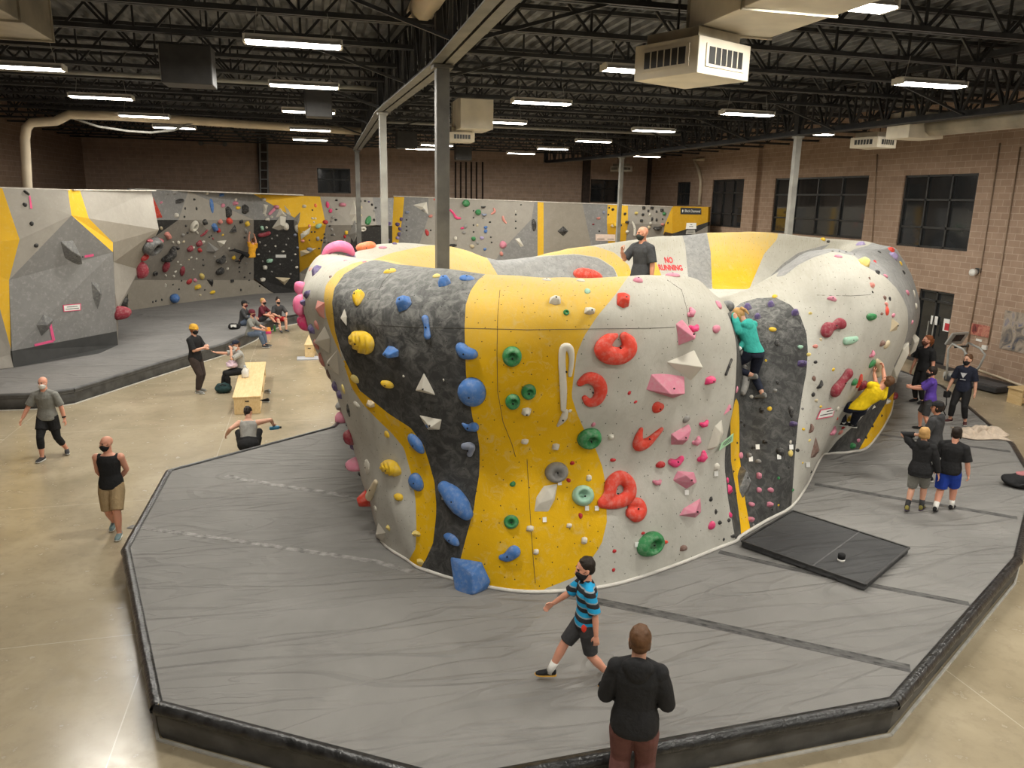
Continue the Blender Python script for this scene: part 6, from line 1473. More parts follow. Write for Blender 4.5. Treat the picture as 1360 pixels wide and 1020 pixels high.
sitter(347, 427, 66, 1.76, 'person in a maroon shirt with bare knees drawn up sitting on the mat edge', dict(top=dict(m=C_mar, sleeve=.5), bottom=dict(m=C_char, len=.42, name='shorts'), shoes=C_blk, hair=dict(m=Hr_bl), mask=C_blk), 3, legR=dict(t=(.07, .36, -.05), pole=(.1, .6, 1)), legL=dict(t=(-.07, .33, -.05), pole=(-.1, .6, 1)))
sitter(369, 426, 22, 1.76, 'person with top knot, dark grey shirt and red shorts on the mat edge', dict(top=dict(m=C_char, sleeve=.48), bottom=dict(m=C_red, len=.44, name='shorts'), shoes=C_char, hair=dict(m=Hr_dk, bun=True), mask=C_blk), 1)
# 13 man on top of the boulder
r = ray(855, 301); d_ = 15.0; hz_ = math.hypot(r.x, r.y); p = EYE+r*(d_/hz_); top_z = p.z; hit = BVH.ray_cast(Vector((p.x, p.y, 8)), Vector((0, 0, -1)))
gz = hit[0].z if hit[0] is not None else 3.05
p = V3(p.x, p.y, gz)
person('bald man in a black t-shirt and dark mask standing on top of the boulder', p, -42, min(1.86, max(1.6, top_z-gz)),
  dict(armR=dict(t=(.10, .20, .74), pole=(.6, -.5, -1), hd=(-.1, .2, 1), pn=(-1, -.3, 0), curl=.8), armL=dict(t=(-.17, .02, .45), pole=(-.5, -1, 0)), head=(-22, 0, 0), build=1.1),
  dict(top=dict(m=cloth('washed_black_cloth', (.045, .046, .048)), sleeve=.46, hem=-.05), bottom=dict(m=C_blk, len=.5, add=.014, name='shorts'), shoes=C_char, mask=cloth('dark_green_mask', (.03, .036, .03)), watch=(-1, C_blk)), 2)
# ---- climbers
def wall_pt(px, py, out=0.0):
    q, n = on_any(px, py); return q+n*out, n
def toW(v): return ('w', v.x, v.y, v.z)
hipw, n14 = wall_pt(1002, 468, .0); vv = (EYE-hipw).normalized(); hipw = hipw+vv*.55
def near(px, py, ref, dz=0.0): # point on the picture ray at the same depth as ref
    d = ray(px, py); return EYE+d*((ref-EYE).dot(FW)/d.dot(FW)+dz)
hL, hR = near(972, 434, hipw, .15), near(979, 466, hipw, -.05); fS, fB = near(1013, 524, hipw, .05), near(1001, 499, hipw, .1)
person('woman in a teal hooded top and dark leggings climbing in the charcoal recess', hipw, -140, 1.66,
  dict(lean=(-.30, .32, 1), twist=0, armL=dict(t=toW(hL), pole=(-.2, -.5, .8), curl=.9), armR=dict(t=toW(hR), pole=(.7, -.7, -.3), curl=.9), legR=dict(t=toW(fS), pole=(.1, 1, .1), foot=(-.1, 1, -.25)), legL=dict(t=toW(fB), pole=(-.8, 1, .1), foot=(-.4, 1, -.2)), head=(20, -38, 0), build=1.02),
  dict(top=dict(m=C_teal, sleeve=.9, hem=.01, hood=True, name='hooded_top', cuff=C_wht), bottom=dict(m=C_navy, len=.9, add=.005, name='leggings'), shoes=K_gsh, hair=dict(m=Hr_bl, tail=True, sides=True)), 1, hip=True)
hipw, n15 = wall_pt(1139, 541, 0); vv = (EYE-hipw).normalized(); hipw = hipw+vv*.7
tw_ = lambda x, y, k: (lambda q: q[0]+(EYE-q[0]).normalized()*k)(wall_pt(x, y))
hR, hL = tw_(1173, 466, .16), tw_(1161, 495, .16); f1, f2_ = tw_(1121, 561, .12), tw_(1131, 566, .35)
person('climber in a yellow t-shirt and dark trousers hanging on the pale right bulge', hipw, -158, 1.70,
  dict(lean=(.56, -.10, .66), armR=dict(t=toW(hR), pole=(.9, -.3, .1), curl=1.0), armL=dict(t=toW(hL), pole=(-.4, -.9, -.6), curl=1.0), legL=dict(t=toW(f1), pole=(-.6, .4, .9), foot=(-1, .5, 0)), legR=dict(t=toW(f2_), pole=(-.2, .7, .8), foot=(-1, .6, 0)), head=(10, 6, 0)),
  dict(top=dict(m=C_yel, sleeve=.42, hem=-.02, add=.009, flare=.004), bottom=dict(m=C_navy, len=.95, add=.011), shoes=C_blk, sole=K_wsole, socks=(C_wht, .2), hair=dict(m=Hr_br)), 3, hip=True)
hipw, n12 = wall_pt(334, 340, 0); vv = (EYE-hipw).normalized(); hipw = hipw+vv*.85
hR, hL = tw_(336, 299, .15), tw_(331, 299, .15); f1, f2_ = tw_(318, 346, .3), tw_(308, 331, .25)
person('climber in a golden t-shirt hanging on the far cave wall', hipw, -150, 1.78,
  dict(lean=(.22, .05, 1), armR=dict(t=toW(hR), pole=(1, -.2, 0), curl=1.0), armL=dict(t=toW(hL), pole=(-1, -.2, 0), curl=1.0), legL=dict(t=toW(f2_), pole=(-.3, .3, 1), foot=(-1, .5, 0)), legR=dict(t=toW(f1), pole=(-.5, .6, .5), foot=(-1, .6, 0)), head=(0, 20, 0)),
  dict(top=dict(m=C_gold, sleeve=.3, hem=-.04, add=.014), bottom=dict(m=C_blk, len=.95, add=.008), shoes=C_blk, hair=dict(m=Hr_br)), 3, hip=True)
# ---- group on the right
p = ground(1272, 562, MZ)
o18, J18 = person('man in a navy t-shirt with a white chest emblem and black trousers, black mask', p, -16, height_from(p, (1280, 469), MZ)*.985,
  dict(armR=dict(t=(.19, .06, .44), pole=(.5, -1, 0), curl=.9), armL=dict(t=(-.17, .03, .44), pole=(-.5, -1, 0)), legR=dict(t=(.10, .03, .045), foot=(.5, 1, 0)), legL=dict(t=(-.09, .0, .045), foot=(-.3, 1, 0)), head=(-14, 0, 0), hs=1.12),
  dict(top=dict(m=C_navy, sleeve=.46, hem=-.05), bottom=dict(m=C_blk, len=.88, add=.008), shoes=cloth('maroon_shoe', srgb(74, 44, 44)), sole=K_wsole, hair=dict(m=Hr_br), mask=C_blk), 1)
g = MB(); c_ = J18['S'](.20)+J18['R'] @ V3(0, .082*J18['H'], 0); g.add([c_+V3(-.07, .012, .05), c_+V3(.07, .012, .05), c_+V3(.0, .016, -.075)], [(0, 1, 2)]); g.add([c_+V3(-.06, .012, -.10), c_+V3(.06, .012, -.10), c_+V3(.06, .012, -.115), c_+V3(-.06, .012, -.115)], [(0, 1, 2, 3)]); link('shirt_emblem', g.mesh('shirt_emblem', recalc=False), pm('print_white', srgb(210, 212, 214), .7), o18)
r = ray(1233, 446); hz_ = math.hypot(r.x, r.y); p = EYE+r*(22.0/hz_); p.z = FZ
p.z = MZ; hgt = height_from(p, (1233, 446), MZ)
person('woman with a ponytail in a black t-shirt standing farthest back by the treadmill', p, -35, hgt,
  dict(armR=dict(t=(.17, .03, .45), pole=(.5, -1, 0)), armL=dict(t=(-.17, .03, .45), pole=(-.5, -1, 0)), head=(-25, 6, 0), hs=1.12),
  dict(top=dict(m=C_blk, sleeve=.42), bottom=dict(m=C_blk, len=.95, add=.006), shoes=C_blk, hair=dict(m=Hr_red, tail=True), mask=cloth('brown_mask', srgb(92, 60, 48))), 3)
p = ground(1229, 573, MZ)
person('person in a purple t-shirt with brown hair clapping, facing the climber', p, -88, height_from(p, (1240, 485), MZ)*.97,
  dict(lean=(0, .06, 1), armR=dict(t=(.02, .27, .66), pole=(.6, -.8, -.6), hd=(-.2, 1, .3), pn=(-1, 0, 0), curl=.3), armL=dict(t=(-.03, .27, .65), pole=(-.6, -.8, -.6), hd=(.2, 1, .3), pn=(1, 0, 0), curl=.3), legR=dict(t=(.07, .08, .045)), legL=dict(t=(-.07, -.06, .045)), head=(6, 0, 0), hs=1.12),
  dict(top=dict(m=C_pur, sleeve=.46, hem=-.06, add=.013), bottom=dict(m=C_char, len=.5, add=.016, name='shorts'), shoes=C_blk, hair=dict(m=Hr_dk, k=1.08, sides=True), mask=C_blk), 3)
p = ground(1231, 640, MZ)
person('person in a black cap and black and grey hooded top standing behind the blond kid', p, -112, height_from(p, (1231, 530), MZ)*.98,
  dict(armR=dict(t=(.15, .12, .5), pole=(.5, -1, 0)), armL=dict(t=(-.16, .1, .5), pole=(-.5, -1, 0)), head=(22, 0, 0), hs=1.12, build=1.08),
  dict(top=dict(m=C_char, sleeve=.95, hem=-.06, hood=True, add=.016, name='hooded_top'), bottom=dict(m=C_blk, len=.96), shoes=C_blk, sole=K_wsole, hat=dict(m=C_blk), hair=dict(m=Hr_dk, sides=True)), 2)
p = ground(1214, 679, MZ)
def tails(g, S, R, H): g.ell(S(-.01)+R @ V3(-.075*H, -.03*H, 0), (.05*H, .04*H, .085*H), None, 12, 8)
person('blond kid in black hooded jacket and grey shorts, hand on head', p, 176, height_from(p, (1222, 566), MZ)*.985,
  dict(hz=.515, armL=dict(t=(-.09, .03, .90), pole=(-1, .2, .1), hd=(1, -.1, .3), curl=.6), armR=dict(t=(.19, .02, .46), pole=(.5, -1, 0)), legL=dict(t=(-.07, -.09, .065), foot=(0, 1, -.3)), legR=dict(t=(.06, .09, .045)), head=(-8, 4, 0), hs=1.16, lean=(-.03, .03, 1)),
  dict(top=dict(m=C_blk, sleeve=.92, hem=-.07, hood=True, add=.017, flare=.03, name='jacket', extra=tails), bottom=dict(m=C_gry, len=.47, add=.016, name='shorts'), socks=(C_char, .35), shoes=cloth('yellow_grey_shoe', srgb(132, 124, 66)), sole=pm('sole_purple', srgb(70, 56, 78), .6), hair=dict(m=Hr_bl, k=1.04, sides=True)), 1)
p = ground(1252, 679, MZ)
person('teenager in a black t-shirt and bright blue shorts walking away', p, 172, height_from(p, (1270, 566), MZ)*.985,
  dict(hz=.515, lean=(.03, .03, 1), armL=dict(t=(-.16, .06, .46), pole=(-.5, -1, 0)), armR=dict(t=(.19, .04, .45), pole=(.5, -1, 0), curl=.7), legL=dict(t=(-.06, -.13, .06), foot=(0, 1, -.3)), legR=dict(t=(.06, .12, .045)), head=(0, 2, 0), hs=1.14, build=1.12),
  dict(top=dict(m=C_blk, sleeve=.46, hem=-.05, add=.013), bottom=dict(m=C_blue, len=.47, add=.017, flare=.004, name='shorts'), socks=(C_wht, .34), shoes=C_blk, hair=dict(m=Hr_dk, sides=True)), 3)
# ---------------------------------------------------------------- furniture and gear
def bench(p0, p1, p2, p3, label, shoes=True):
    """plywood bench from four top corners (near left, near right, far right, far left)"""
    t = thing('plywood_bench', label, 'bench', ((p0.x+p1.x)/2, (p0.y+p1.y)/2, 0), 0, None)
    o = Vector(t.location); ax = ((p3-p0)+(p2-p1))/2; L = Vector((ax.x, ax.y, 0)).length; d = Vector((ax.x, ax.y, 0)).normalized(); s = Vector((d.y, -d.x, 0)); w = (p1-p0).length
    R = Matrix((s, d, Vector((0, 0, 1)))).transposed(); c = d*(L/2)
    b = MB(); b.box(c+Vector((0, 0, .435)), (w, L, .035), R); b.build('bench_top', M_wood, t, bevel=.006)
    for k, nm in ((.03, 'end_panel'), (L-.03, 'end_panel'), (L/2, 'divider')):
        b = MB(); b.box(d*k+Vector((0, 0, .21)), (w*.92, .03, .415), R); e = b.build(nm, M_wood, t, bevel=.003)
        if k == .03: b = MB(); b.box(d*.012+Vector((0, 0, .33)), (.10, .012, .03), R); link('handle_slot', b.mesh('handle_slot', bevel=.005), pm('slot_dark', (.02, .015, .01), .8), e)
    b = MB(); b.box(c+Vector((0, 0, .09))-s*(w*.44), (.02, L-.08, .17), R); b.build('side_rail', M_wood, t)
    b = MB(); b.box(c+Vector((0, 0, .03)), (w*.9, L-.08, .03), R); b.build('bottom_shelf', M_wood, t)
    return t, d, s, w, L
B1, bd, bs, bw, bL = bench(onz(309, 527, .45), onz(346, 527, .45), onz(353, 481, .45), onz(322, 481, .45), 'long birch plywood bench standing on the concrete at left with a white jug on it')
q0, q1 = onz(404, 458, .45), onz(417, 458, .45)
B2, *_ = bench(q0, q1, q1+Vector((.15, 2.0, 0)), q0+Vector((.15, 2.0, 0)), 'small plywood bench half hidden behind the left flank of the boulder')
b = MB(); p = onz(410, 479, 0); b.box((p.x, p.y+.35, .015), (.75, .5, .03)); tag(b.build('floor_scale', pm('pale_grey_sheet', srgb(176, 178, 184), .5, .05), bevel=.006), 'flat pale grey slab on the floor at the foot of the small bench', 'slab')
# white jug
p = onz(326, 501, .455); t = thing('water_jug', 'white plastic jug standing on the long bench', 'jug', tuple(p))
b = MB(); b.tube([(0, 0, 0), (0, 0, .02), (0, 0, .17), (0, 0, .24), (0, 0, .27), (0, 0, .29)], [.085, .095, .095, .05, .03, .03], 18); b.build('jug_body', M_white, t, smooth=True)
b = MB(); b.tube([(0, 0, .285), (0, 0, .32)], .034, 14); b.build('jug_cap', pm('cap_pale_blue', srgb(190, 200, 214), .5), t, smooth=True)
b = MB(); b.tube([(.05, 0, .25), (.10, 0, .22), (.095, 0, .15)], .012, 8); b.build('jug_handle', M_white, t, smooth=True)
def lump_mesh(name, r, mt, seed=0, parent=None, sc=3.0, amp=.2, flat_bottom=True):
    b = MB(); b.ell((0, 0, r[2]), r, n=26, m=18); me = b.mesh(name, smooth=True)
    for v in me.vertices:
        n_ = noise.noise(Vector((v.co.x*sc/r[0]+seed, v.co.y*sc/r[1], v.co.z*sc/r[2])) * .5); v.co = Vector((v.co.x*(1+amp*n_), v.co.y*(1+amp*n_), max(0, v.co.z*(1+amp*n_)-r[2]*.25)))
    return link(name, me, mt, parent)
p = onz(297, 521, 0); t = thing('backpack', 'dark green backpack on the floor beside the seated person on the bench', 'bag', tuple(p))
lump_mesh('bag_body', (.22, .20, .15), cloth('bottle_green_cloth', srgb(40, 62, 62)), 3, t); b = MB(); b.tube([(-.12, -.1, .2), (0, -.16, .26), (.12, -.1, .2)], .014, 8); b.build('strap', C_blk, t, smooth=True)
def shoe_thing(pos, yaw, mt, label, group=None):
    t = thing('climbing_shoe', label, 'shoe', tuple(pos), yaw, group); me = remesh(shoe_mesh(Vector((0, 0, .078)), V3(0, 1, 0), V3(0, 0, 1), 1.75).mesh('s'), .008, 2, 'upper'); link('upper', me, mt, t)
    link('sole', shoe_mesh(Vector((0, 0, .078)), V3(0, 1, 0), V3(0, 0, 1), 1.78, True).mesh('sole', smooth=True), K_wsole, t)
shoe_thing(Vector(B1.location)+bs*(bw*.62)+bd*1.1+V3(0, 0, .0), 1.2, C_blk, 'black shoe on the floor at the open side of the long bench, nearer one')
shoe_thing(Vector(B1.location)+bs*(bw*.66)+bd*2.1+V3(0, 0, .0), .6, K_gsh, 'grey and white shoe on the floor beside the long bench, farther one')
# pink jacket on the lap
p = onz(313, 487, .62); t = link('jacket', None); bpy.data.objects.remove(t)
o = lump_mesh('folded_jacket', (.17, .22, .11), C_pink, 5, None, 4, .3); o.location = (hp6.x-.22, hp6.y-.02, hp6.z+.07); tag(o, 'pale pink jacket lying across the lap of the person on the bench', 'jacket')
# bottle in the crouching woman's hand
def to_world(o, v): return Matrix.Translation(o.location) @ Matrix.Rotation(o.rotation_euler.z, 4, 'Z') @ Vector(v)
pe = [x for x in bpy.data.objects if x.name.startswith('person') and x.get('label', '').startswith('woman in a grey tank')][0]
p = to_world(pe, (.31*1.66, .27*1.66, .27*1.66))
t = thing('water_bottle', 'blue bottle held by the crouching woman', 'bottle', tuple(p)); b = MB(); b.tube([(-.1, 0, 0), (-.08, 0, 0), (.08, 0, .01), (.11, 0, .01)], [.03, .042, .042, .025], 14); b.build('bottle_body', pm('bottle_blue', srgb(48, 120, 156), .3), t, smooth=True)
b = MB(); b.tube([(.11, 0, .01), (.15, 0, .012)], .022, 12); b.build('bottle_cap', C_blk, t, smooth=True)
# things beside the seated group
p = onz(311, 437, MATZ); o = lump_mesh('shoe_bag', (.22, .16, .12), C_blk, 8); o.location = p; tag(o, 'black and white bag on the far mat left of the seated group', 'bag')
b = MB(); b.box((.0, -.15, .14), (.2, .02, .1)); b.build('bag_panel', M_white, o)
p = onz(354, 443, 0); t = thing('tote_bag', 'orange and pink bag on the floor before the seated group', 'bag', tuple(p)); b = MB(); b.box((0, 0, .16), (.34, .2, .16), None, .9); b.build('bag_top', pm('bag_orange', srgb(236, 150, 50), .7), t, bevel=.03); b = MB(); b.box((0, 0, .05), (.36, .22, .1)); b.build('bag_base', pm('bag_pink', srgb(214, 60, 120), .7), t, bevel=.02)
p = onz(365, 440, 0); t = thing('water_bottle', 'green bottle on the floor right of the orange and pink bag', 'bottle', tuple(p)); b = MB(); b.tube([(0, 0, 0), (0, 0, .2), (0, 0, .25)], [.04, .04, .02], 12); b.build('bottle_body', pm('bottle_green', srgb(70, 150, 70), .3), t, smooth=True); b = MB(); b.tube([(0, 0, .25), (0, 0, .28)], .022, 10); b.build('bottle_cap', M_white, t)
# chalk pot on the landing pad
p = onz(1117, 745, MATZ+.1); t = thing('chalk_pot', 'little black and white pot standing on the square landing pad', 'chalk bag', tuple(p))
b = MB(); b.tube([(0, 0, 0), (0, 0, .035)], .05, 16); b.build('pot_base', M_white, t, smooth=True); b = MB(); b.tube([(0, 0, .035), (0, 0, .10), (0, 0, .11)], [.048, .052, .04], 16); b.build('pot_top', C_blk, t, smooth=True)
# jacket on the mat, bag at the right edge
p = onz(1303, 578, MATZ); b = MB(); N_ = 26
vs = []
for i in range(N_):
    for j in range(N_):
        u, v = i/(N_-1)-.5, j/(N_-1)-.5; x, y = u*1.0+.10*math.sin(v*7), v*.78+.10*math.sin(u*6); e = max(abs(u), abs(v))*2
        z = (.012+.26*max(0, noise.noise(Vector((u*5, v*7, 2)))+.25)*(1-e**3)); vs.append((x, y, z))
b.add(vs, [(i*N_+j, (i+1)*N_+j, (i+1)*N_+j+1, i*N_+j+1) for i in range(N_-1) for j in range(N_-1)])
o = b.build('jacket', cloth('beige_cloth', srgb(200, 184, 166)), smooth=True); o.location = p; o.rotation_euler = (0, 0, -.55); md = o.modifiers.new('t', 'SOLIDIFY'); md.thickness = .02; md.offset = 1; tag(o, 'crumpled beige jacket lying on the mat by the navy t-shirt man', 'jacket')
p = onz(1356, 645, MATZ); t = thing('gear_bag', 'black bag with a pinkish top lying on the mat at the right edge', 'bag', tuple(p)); lump_mesh('bag_body', (.34, .26, .13), C_blk, 11, t); o = lump_mesh('bag_top', (.18, .12, .03), cloth('dusty_pink_cloth', srgb(170, 110, 112)), 2, t); o.location = (.06, .02, .2); b = MB(); b.tube([(-.25, -.2, .1), (-.05, -.27, .16), (.2, -.22, .1)], .014, 8); b.build('strap', C_char, t, smooth=True)
# pouch and strap held by the navy t-shirt man
wj = J18['arms'][1][2]; p = to_world(o18, wj+V3(0, .02, -.14)); t = thing('camera_pouch', 'black pouch with a hanging strap held by the man in the navy t-shirt', 'pouch', tuple(p))
b = MB(); b.box((0, 0, 0), (.13, .10, .15)); b.build('pouch_body', C_blk, t, bevel=.02); b = MB(); b.tube([(0, 0, -.07), (.03, 0, -.25), (.0, .02, -.42), (.05, 0, -.52)], .012, 6); b.build('strap', C_blk, t, smooth=True)
# bench at the right edge
p = onz(1357, 540, 0); t = thing('plywood_bench', 'pale wooden bench cut by the right edge of the picture', 'bench', tuple(p)); b = MB(); b.box((.45, .3, .43), (.9, .5, .04)); b.build('bench_top', M_wood, t, bevel=.005)
for x in (.05, .85): b = MB(); b.box((x, .3, .205), (.04, .46, .41)); b.build('end_panel', M_wood, t)
b = MB(); b.box((.45, .3, .08), (.8, .44, .03)); b.build('bottom_shelf', M_wood, t)
# treadmill
p = onz(1262, 505, 0); q = onz(1326, 521, 0); d = (q-p); d.z = 0; ang = math.atan2(d.y, d.x)
t = thing('treadmill', 'grey treadmill with a silver console frame standing by the brick wall', 'treadmill', tuple(p), ang)
M_silver = pm('silver_plastic', srgb(178, 178, 174), .4, .08, metal=.3)
b = MB(); b.box((.95, 0, .12), (1.75, .80, .16)); b.build('deck', pm('deck_dark', (.03, .03, .032), .5), t, bevel=.03); b = MB(); b.box((1.0, 0, .205), (1.55, .52, .012)); b.build('belt', pm('belt_grey', (.07, .07, .072), .7), t)
for s in (-1, 1):
    b = MB(); b.tube([(.15, s*.38, .1), (.1, s*.38, .7), (.05, s*.36, 1.05), (.15, s*.34, 1.22), (.55, s*.36, 1.12), (.75, s*.37, .95), (.62, s*.38, .55), (.4, s*.39, .2)], .035, 10); b.build('side_rail', M_silver, t, smooth=True)
b = MB(); b.box((.0, 0, 1.35), (.07, .72, .46), Matrix.Rotation(.5, 3, 'Y')); cn = b.build('console', M_silver, t, bevel=.03)
b = MB(); b.box((.045, 0, 1.37), (.02, .40, .26), Matrix.Rotation(.5, 3, 'Y')); b.build('console_screen', pm('screen_dark', (.02, .012, .014), .25), cn); b = MB(); b.tube([(.2, -.3, 1.12), (.3, 0, 1.15), (.2, .3, 1.12)], .03, 8); b.build('handlebar', pm('grip_black', (.02, .02, .02), .6), t, smooth=True)
b = MB(); b.box((.15, 0, .2), (.35, .7, .22)); b.build('motor_cover', M_silver, t, bevel=.05)
# ---------------------------------------------------------------- things on the brick walls
def wall_card(name, label, cat, px0, py0, px1, py1, mat, dep=.025, lift=.0):
    a, c = onx(px0, py0, XR), onx(px1, py1, XR); t = MB(); t.box((XR-dep/2-lift, (a.y+c.y)/2, (a.z+c.z)/2), (dep, abs(a.y-c.y), abs(a.z-c.z))); return tag(t.build(name, mat), label, cat)
def mat_art(name, cols, sc):
    t = NT(name); n = t.noise(sc, t.mapping(t.tc.outputs['Object'], (1, 1, .8), (.6, 0, 0)), 5, .6, 1.2); rp = t.N.new('ShaderNodeValToRGB'); t.L.new(n, rp.inputs[0]); e = rp.color_ramp.elements
    e[0].position = .3; e[1].position = .7; e[0].color = (*cols[0], 1); e[1].color = (*cols[-1], 1)
    for i, c in enumerate(cols[1:-1]): q = e.new(.3+.4*(i+1)/(len(cols)-1)); q.color = (*c, 1)
    return t.out(rp.outputs[0], .5)
wall_card('photo_print', 'small reddish photograph on the brick wall right of the door', 'picture', 1291, 429, 1314, 449, mat_art('art_red', (srgb(60, 30, 30), srgb(150, 70, 64), srgb(190, 130, 110), srgb(96, 60, 50)), 3))
wall_card('caption_card', 'little white caption card under the small reddish photograph', 'card', 1297, 449.5, 1304, 454, M_tag)
wall_card('photo_poster', 'tall grey and blue mountain photograph at the right edge of the brick wall', 'picture', 1336, 412, 1362, 470, mat_art('art_rock', (srgb(50, 60, 84), srgb(120, 112, 104), srgb(170, 156, 140), srgb(86, 96, 130)), 2.2))
wall_card('door_notice', 'left white notice on the glass door', 'sign', 1235, 419, 1242, 432, M_tag, .02, -.08); wall_card('door_notice', 'right red and white notice on the glass door', 'sign', 1252, 423, 1262, 442, M_tag, .02, -.08)
a = wall_card('red_panel', 'x', 'x', 1253.5, 429, 1260.5, 440, pm('notice_red', srgb(200, 50, 60), .6), .024, -.078)
nr_ = [o for o in bpy.data.objects if o.get('label', '').startswith('right red and white')][0]; a.name = 'red_print'; a.parent = nr_
for k in ('label', 'category'): del a[k]
p = onx(1298, 361, XR); t = thing('wall_lamp', 'small round white emergency lamp on the brick wall right of the windows', 'lamp', (XR-.02, p.y, p.z)); b = MB(); b.tube([(-.02, 0, 0), (-.16, 0, -.02), (-.2, 0, -.02)], [.09, .12, .11], 16); b.build('lamp_head', M_white, t, smooth=True); b = MB(); b.box((0, -.05, .05), (.06, .2, .14)); b.build('bracket', M_frame, t)
wall_card('outlet_box', 'small white outlet box low on the brick wall near the treadmill', 'outlet', 1306, 458, 1311, 465, M_white, .06)
def pipe(label, pts, r, mt, name='pipe', cat='pipe'):
    o = pts[0]; t = MB(); Q = []
    for p in pts: Q.append(Vector(p))
    t.tube(Q, r, 10); return tag(t.build(name, mt, smooth=True), label, cat)
M_cond = pm('conduit', srgb(150, 128, 106), .5, .1)
pipe('thin vertical conduit on the brick wall left of the last window', [onx(1165, 205, XR-.03), onx(1158, 325, XR-.03)], .02, M_cond, 'conduit', 'conduit')
pipe('vertical conduit running down to the round emergency lamp', [onx(1328, 190, XR-.03), onx(1302, 358, XR-.03), onx(1283, 470, XR-.03)], .022, M_cond, 'conduit', 'conduit')
pipe('rightmost vertical conduit on the brick wall', [onx(1355, 195, XR-.03), onx(1322, 400, XR-.03), onx(1312, 458, XR-.03)], .02, M_cond, 'conduit', 'conduit')
pipe('low horizontal conduit along the foot of the brick wall behind the treadmill', [onx(1296, 490, XR-.05), onx(1330, 502, XR-.05), onx(1372, 518, XR-.05)], .035, M_pipe, 'conduit', 'conduit')
pipe('cream pipe with two bends on the right wall beside the second window', [onx(935, 212, XR-.085), onx(922, 212, XR-.085), onx(928, 225, XR-.085), onx(931, 240, XR-.085), onx(929, 272, XR-.085)], .09, M_pipe)
pipe('long cream pipe rising from the left wall and bending across under the roof', [V3(*ony(37, 258, 26).xy, 0), ony(37, 258, 26), ony(33, 185, 26), ony(35, 170, 26), ony(42, 163, 26), ony(74, 161, 26), ony(80, 158, 26), ony(92, 152, 26), ony(150, 154, 26.4), ony(250, 160, 27.5), ony(340, 166, 28.5), ony(488, 175, 30.5)], .13, M_pipe)
pipe('curved pale cable drooping under the long cream pipe', [ony(94, 156, 26.2), ony(130, 168, 26.4), ony(170, 174, 26.8), ony(200, 176, 27), ony(230, 173, 27.2), ony(256, 163, 27.5)], .035, M_lightsteel, 'cable', 'cable')
for i, px in enumerate((605, 612, 619, 626, 633, 641)):
    a, c = ony(px, 215, YB-.08), ony(px, 268, YB-.08); pipe('%s of six dark vertical pipes on the back wall right of the dark column' % ['leftmost', 'second', 'third', 'fourth', 'fifth', 'rightmost'][i], [a, c], .045, pm('dark_pipe', (.05, .034, .026), .6), 'wall_pipe', 'pipe')
t = thing('wall_ladder', 'pale steel ladder on the back wall above the cave wall', 'ladder', tuple(ony(349, 255, YB-.35)))
for px in (345, 355): b = MB(); b.bar(ony(px, 182, YB-.35)-Vector(t.location), ony(px+1, 258, YB-.35)-Vector(t.location), .07); b.build('rail', M_lightsteel, t)
for py in range(190, 256, 12): b = MB(); b.bar(ony(345, py, YB-.35)-Vector(t.location), ony(356, py, YB-.35)-Vector(t.location), .05); b.build('rung', M_lightsteel, t)
p = ony(283, 191, YB-.02); t = thing('twin_spot_lamp', 'pair of small emergency spot lamps high on the back brick wall', 'lamp', tuple(p))
for s in (-.6, .6): b = MB(); b.ell((s, -.1, 0), (.13, .13, .13)); b.build('spot', M_lightsteel, t, smooth=True)
b = MB(); b.bar((-.6, 0, 0), (.6, 0, 0), .04); b.build('bar', M_lightsteel, t)
card('notice_board', 'pale board with two dark slots on the far wall', 'board', [(791,311),(817,311.5),(817,320),(791,319.5)], pm('board_peach', srgb(222, 200, 184), .6, .05), None, [(.08, .45, .75), (.6, .95, .75)])
# ---------------------------------------------------------------- ducts and heaters under the roof
def boxduct(name, label, cat, x0, x1, y0, y1, z0, z1, mt, flanges=True):
    t = thing(name, label, cat, ((x0+x1)/2, (y0+y1)/2, z0)); o = Vector(t.location); b = MB(); b.box((0, 0, (z1-z0)/2), (x1-x0, y1-y0, z1-z0)); b.build('duct_body', mt, t, bevel=.01)
    if flanges:
        n = max(1, int((y1-y0)/1.25))
        for i in range(n+1):
            y = -(y1-y0)/2+(y1-y0)*i/n; b = MB(); b.box((0, y, (z1-z0)/2), (x1-x0+.05, .035, z1-z0+.05)); b.build('flange', M_duct, t)
    return t
def diffuser(c, w, h, label, ang=0, mt=None):
    t = thing('air_diffuser', label, 'air diffuser', c, ang); b = MB(); b.box((0, 0, h/2), (w, w, h)); b.build('diffuser_body', mt or M_duct_w, t, bevel=.012)
    b = MB(); b.box((0, 0, h+.06), (w*.8, w*.8, .14)); b.build('neck', M_duct, t)
    for sx in (-.3, .3): r_ = MB(); r_.bar((sx*w, 0, h), (sx*w, 0, 8.85-c[2]), .015); r_.build('hanger_rod', M_black, t)
    for k in range(4):
        a = k*math.pi/2; R = Matrix.Rotation(a, 3, 'Z'); f = MB(); f.box(R @ V3(0, -w/2-.006, h*.52), (w*.74, .02, h*.62), R); fr = f.build('grille', M_duct_w, t); g = MB(); g.box(R @ V3(0, -w/2-.015, h*.52), (w*.64, .016, h*.46), R); link('opening', g.mesh('opening'), M_frame, fr)
        for i in range(1, 6): s = MB(); s.box(R @ V3(-w*.32+w*.64*i/6, -w/2-.022, h*.52), (.014, .016, h*.46), R); link('vane', s.mesh('vane'), M_duct_w, fr)
    return t
zb = 7.42; e0, e1 = onz(1020, 50, zb), onz(960, 46, zb); xr_ = onz(1175, 0, zb).x; xl_ = onz(905, 42, zb).x
ex = (onz(1020, 50, zb).x+xr_)/2
boxduct('supply_duct', 'big rectangular duct with a bright cream underside at the top right', 'duct', e1.x-.5, ex, -3.5, e0.y, zb, zb+.6, M_duct_w)
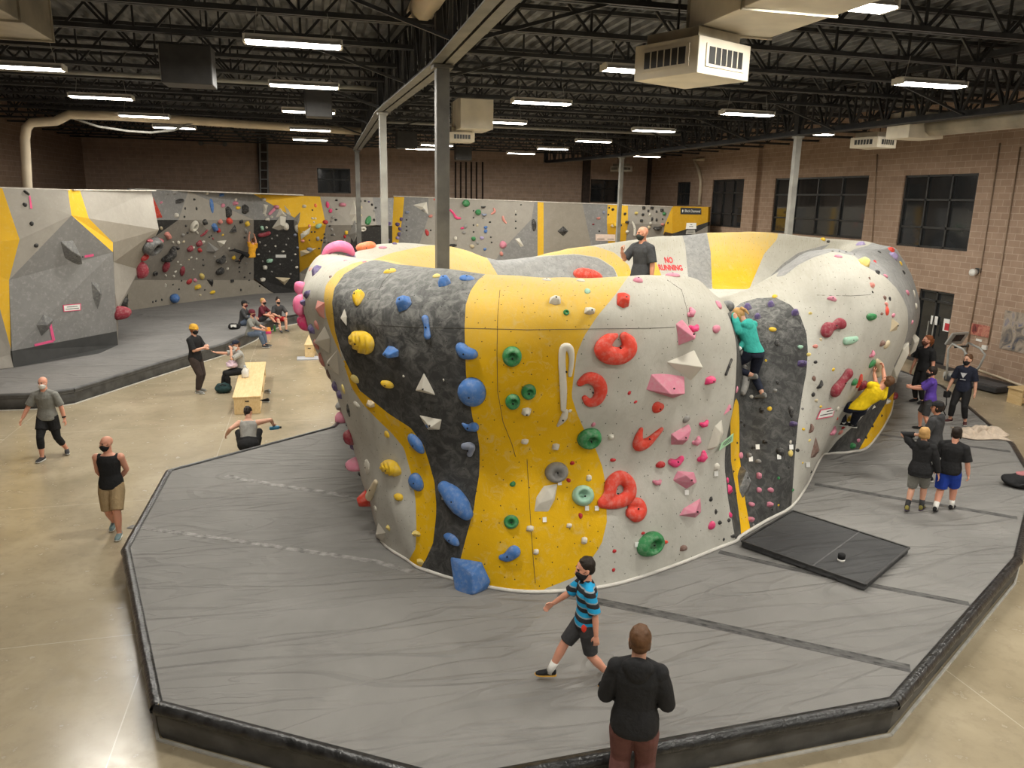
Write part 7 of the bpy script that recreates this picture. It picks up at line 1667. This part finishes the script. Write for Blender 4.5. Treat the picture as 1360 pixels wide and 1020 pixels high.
pc = onz(945, 100, 6.85); diffuser((pc.x, pc.y+.55, 6.85), 1.02, .42, 'large vented cream diffuser box hanging under the end of the big duct', .42)
pc = onz(655, 172, 7.15); boxduct('duct_box', 'boxy white air unit hanging right of the dark column', 'air unit', pc.x-.9, pc.x, pc.y, pc.y+1.4, 7.15, 7.95, M_duct_w, False)
pc = onz(614, 188, 6.85); diffuser((pc.x, pc.y+.4, 6.85), .72, .25, 'small diffuser under the boxy white air unit', 0)
pc = onz(1172, 196, 6.9); diffuser((pc.x, pc.y+.4, 6.9), .85, .28, 'white diffuser hanging in front of the right wall', .3)
pc = onz(825, 228, 6.95); diffuser((pc.x, pc.y, 6.95), .9, .3, 'far small diffuser left of the farthest right column', .2)
e = onz(70, 54, 7.4); boxduct('supply_duct', 'rectangular duct cut by the top left corner of the picture', 'duct', e.x-2.6, e.x, -3, e.y, 7.4, 8.15, M_duct)
pc = onz(557, 27, 8.0); o = pipe('short round cream duct end at the top centre', [Vector((pc.x, pc.y, 8.1)), Vector((pc.x, pc.y-5, 8.1))], .2, M_pipe, 'round_duct', 'duct')
pr = onz(1238, 178, 7.05); o = pipe('round galvanised duct running along the right wall at the top right', [Vector((pr.x, pr.y, 7.25)), Vector((pr.x, -3, 7.25))], .26, M_duct, 'round_duct', 'duct')
boxduct('duct_box', 'white fan box at the far end of the round duct', 'air unit', pr.x-.65, pr.x+.35, pr.y+.02, pr.y+.8, 6.95, 7.55, M_duct_w, False)
for px, py, w, lab in ((253, 106, .8, 'dark unit heater hanging under the roof at left'), (540, 187, .75, 'dark far heater left of the dark column'), (615, 202, .75, 'dark far heater under the boxy white air unit'), (424, 147, .6, 'dark heater in front of the third small light')):
    pc = onz(px, py+12, 7.05); t = thing('unit_heater', lab, 'heater', (pc.x, pc.y, 7.05)); b = MB(); b.box((0, 0, .35), (w, w*.8, .62)); b.build('heater_body', pm('heater_dark', (.035, .033, .031), .5), t, bevel=.02); b = MB(); b.box((-w/2-.01, 0, .35), (.02, w*.7, .5)); b.build('side_panel', M_lightsteel if px == 253 else M_frame, t)
    for s in (-1, 1): b = MB(); b.bar((s*w*.3, 0, .66), (s*w*.3, 0, 8.85-7.05), .015); b.build('hanger_rod', M_black, t)
# sprinkler mains
pipe('long grey sprinkler main running across under the roof at left', [Vector((XL+.3, 19.3, 7.78)), Vector((1.6, 19.3, 7.78))], .05, M_lightsteel, 'sprinkler_pipe', 'pipe')
pipe('grey sprinkler main crossing under the roof over the right half', [Vector((2.4, 27.6, 7.78)), Vector((13.5, 27.6, 7.78))], .05, M_lightsteel, 'sprinkler_pipe', 'pipe')
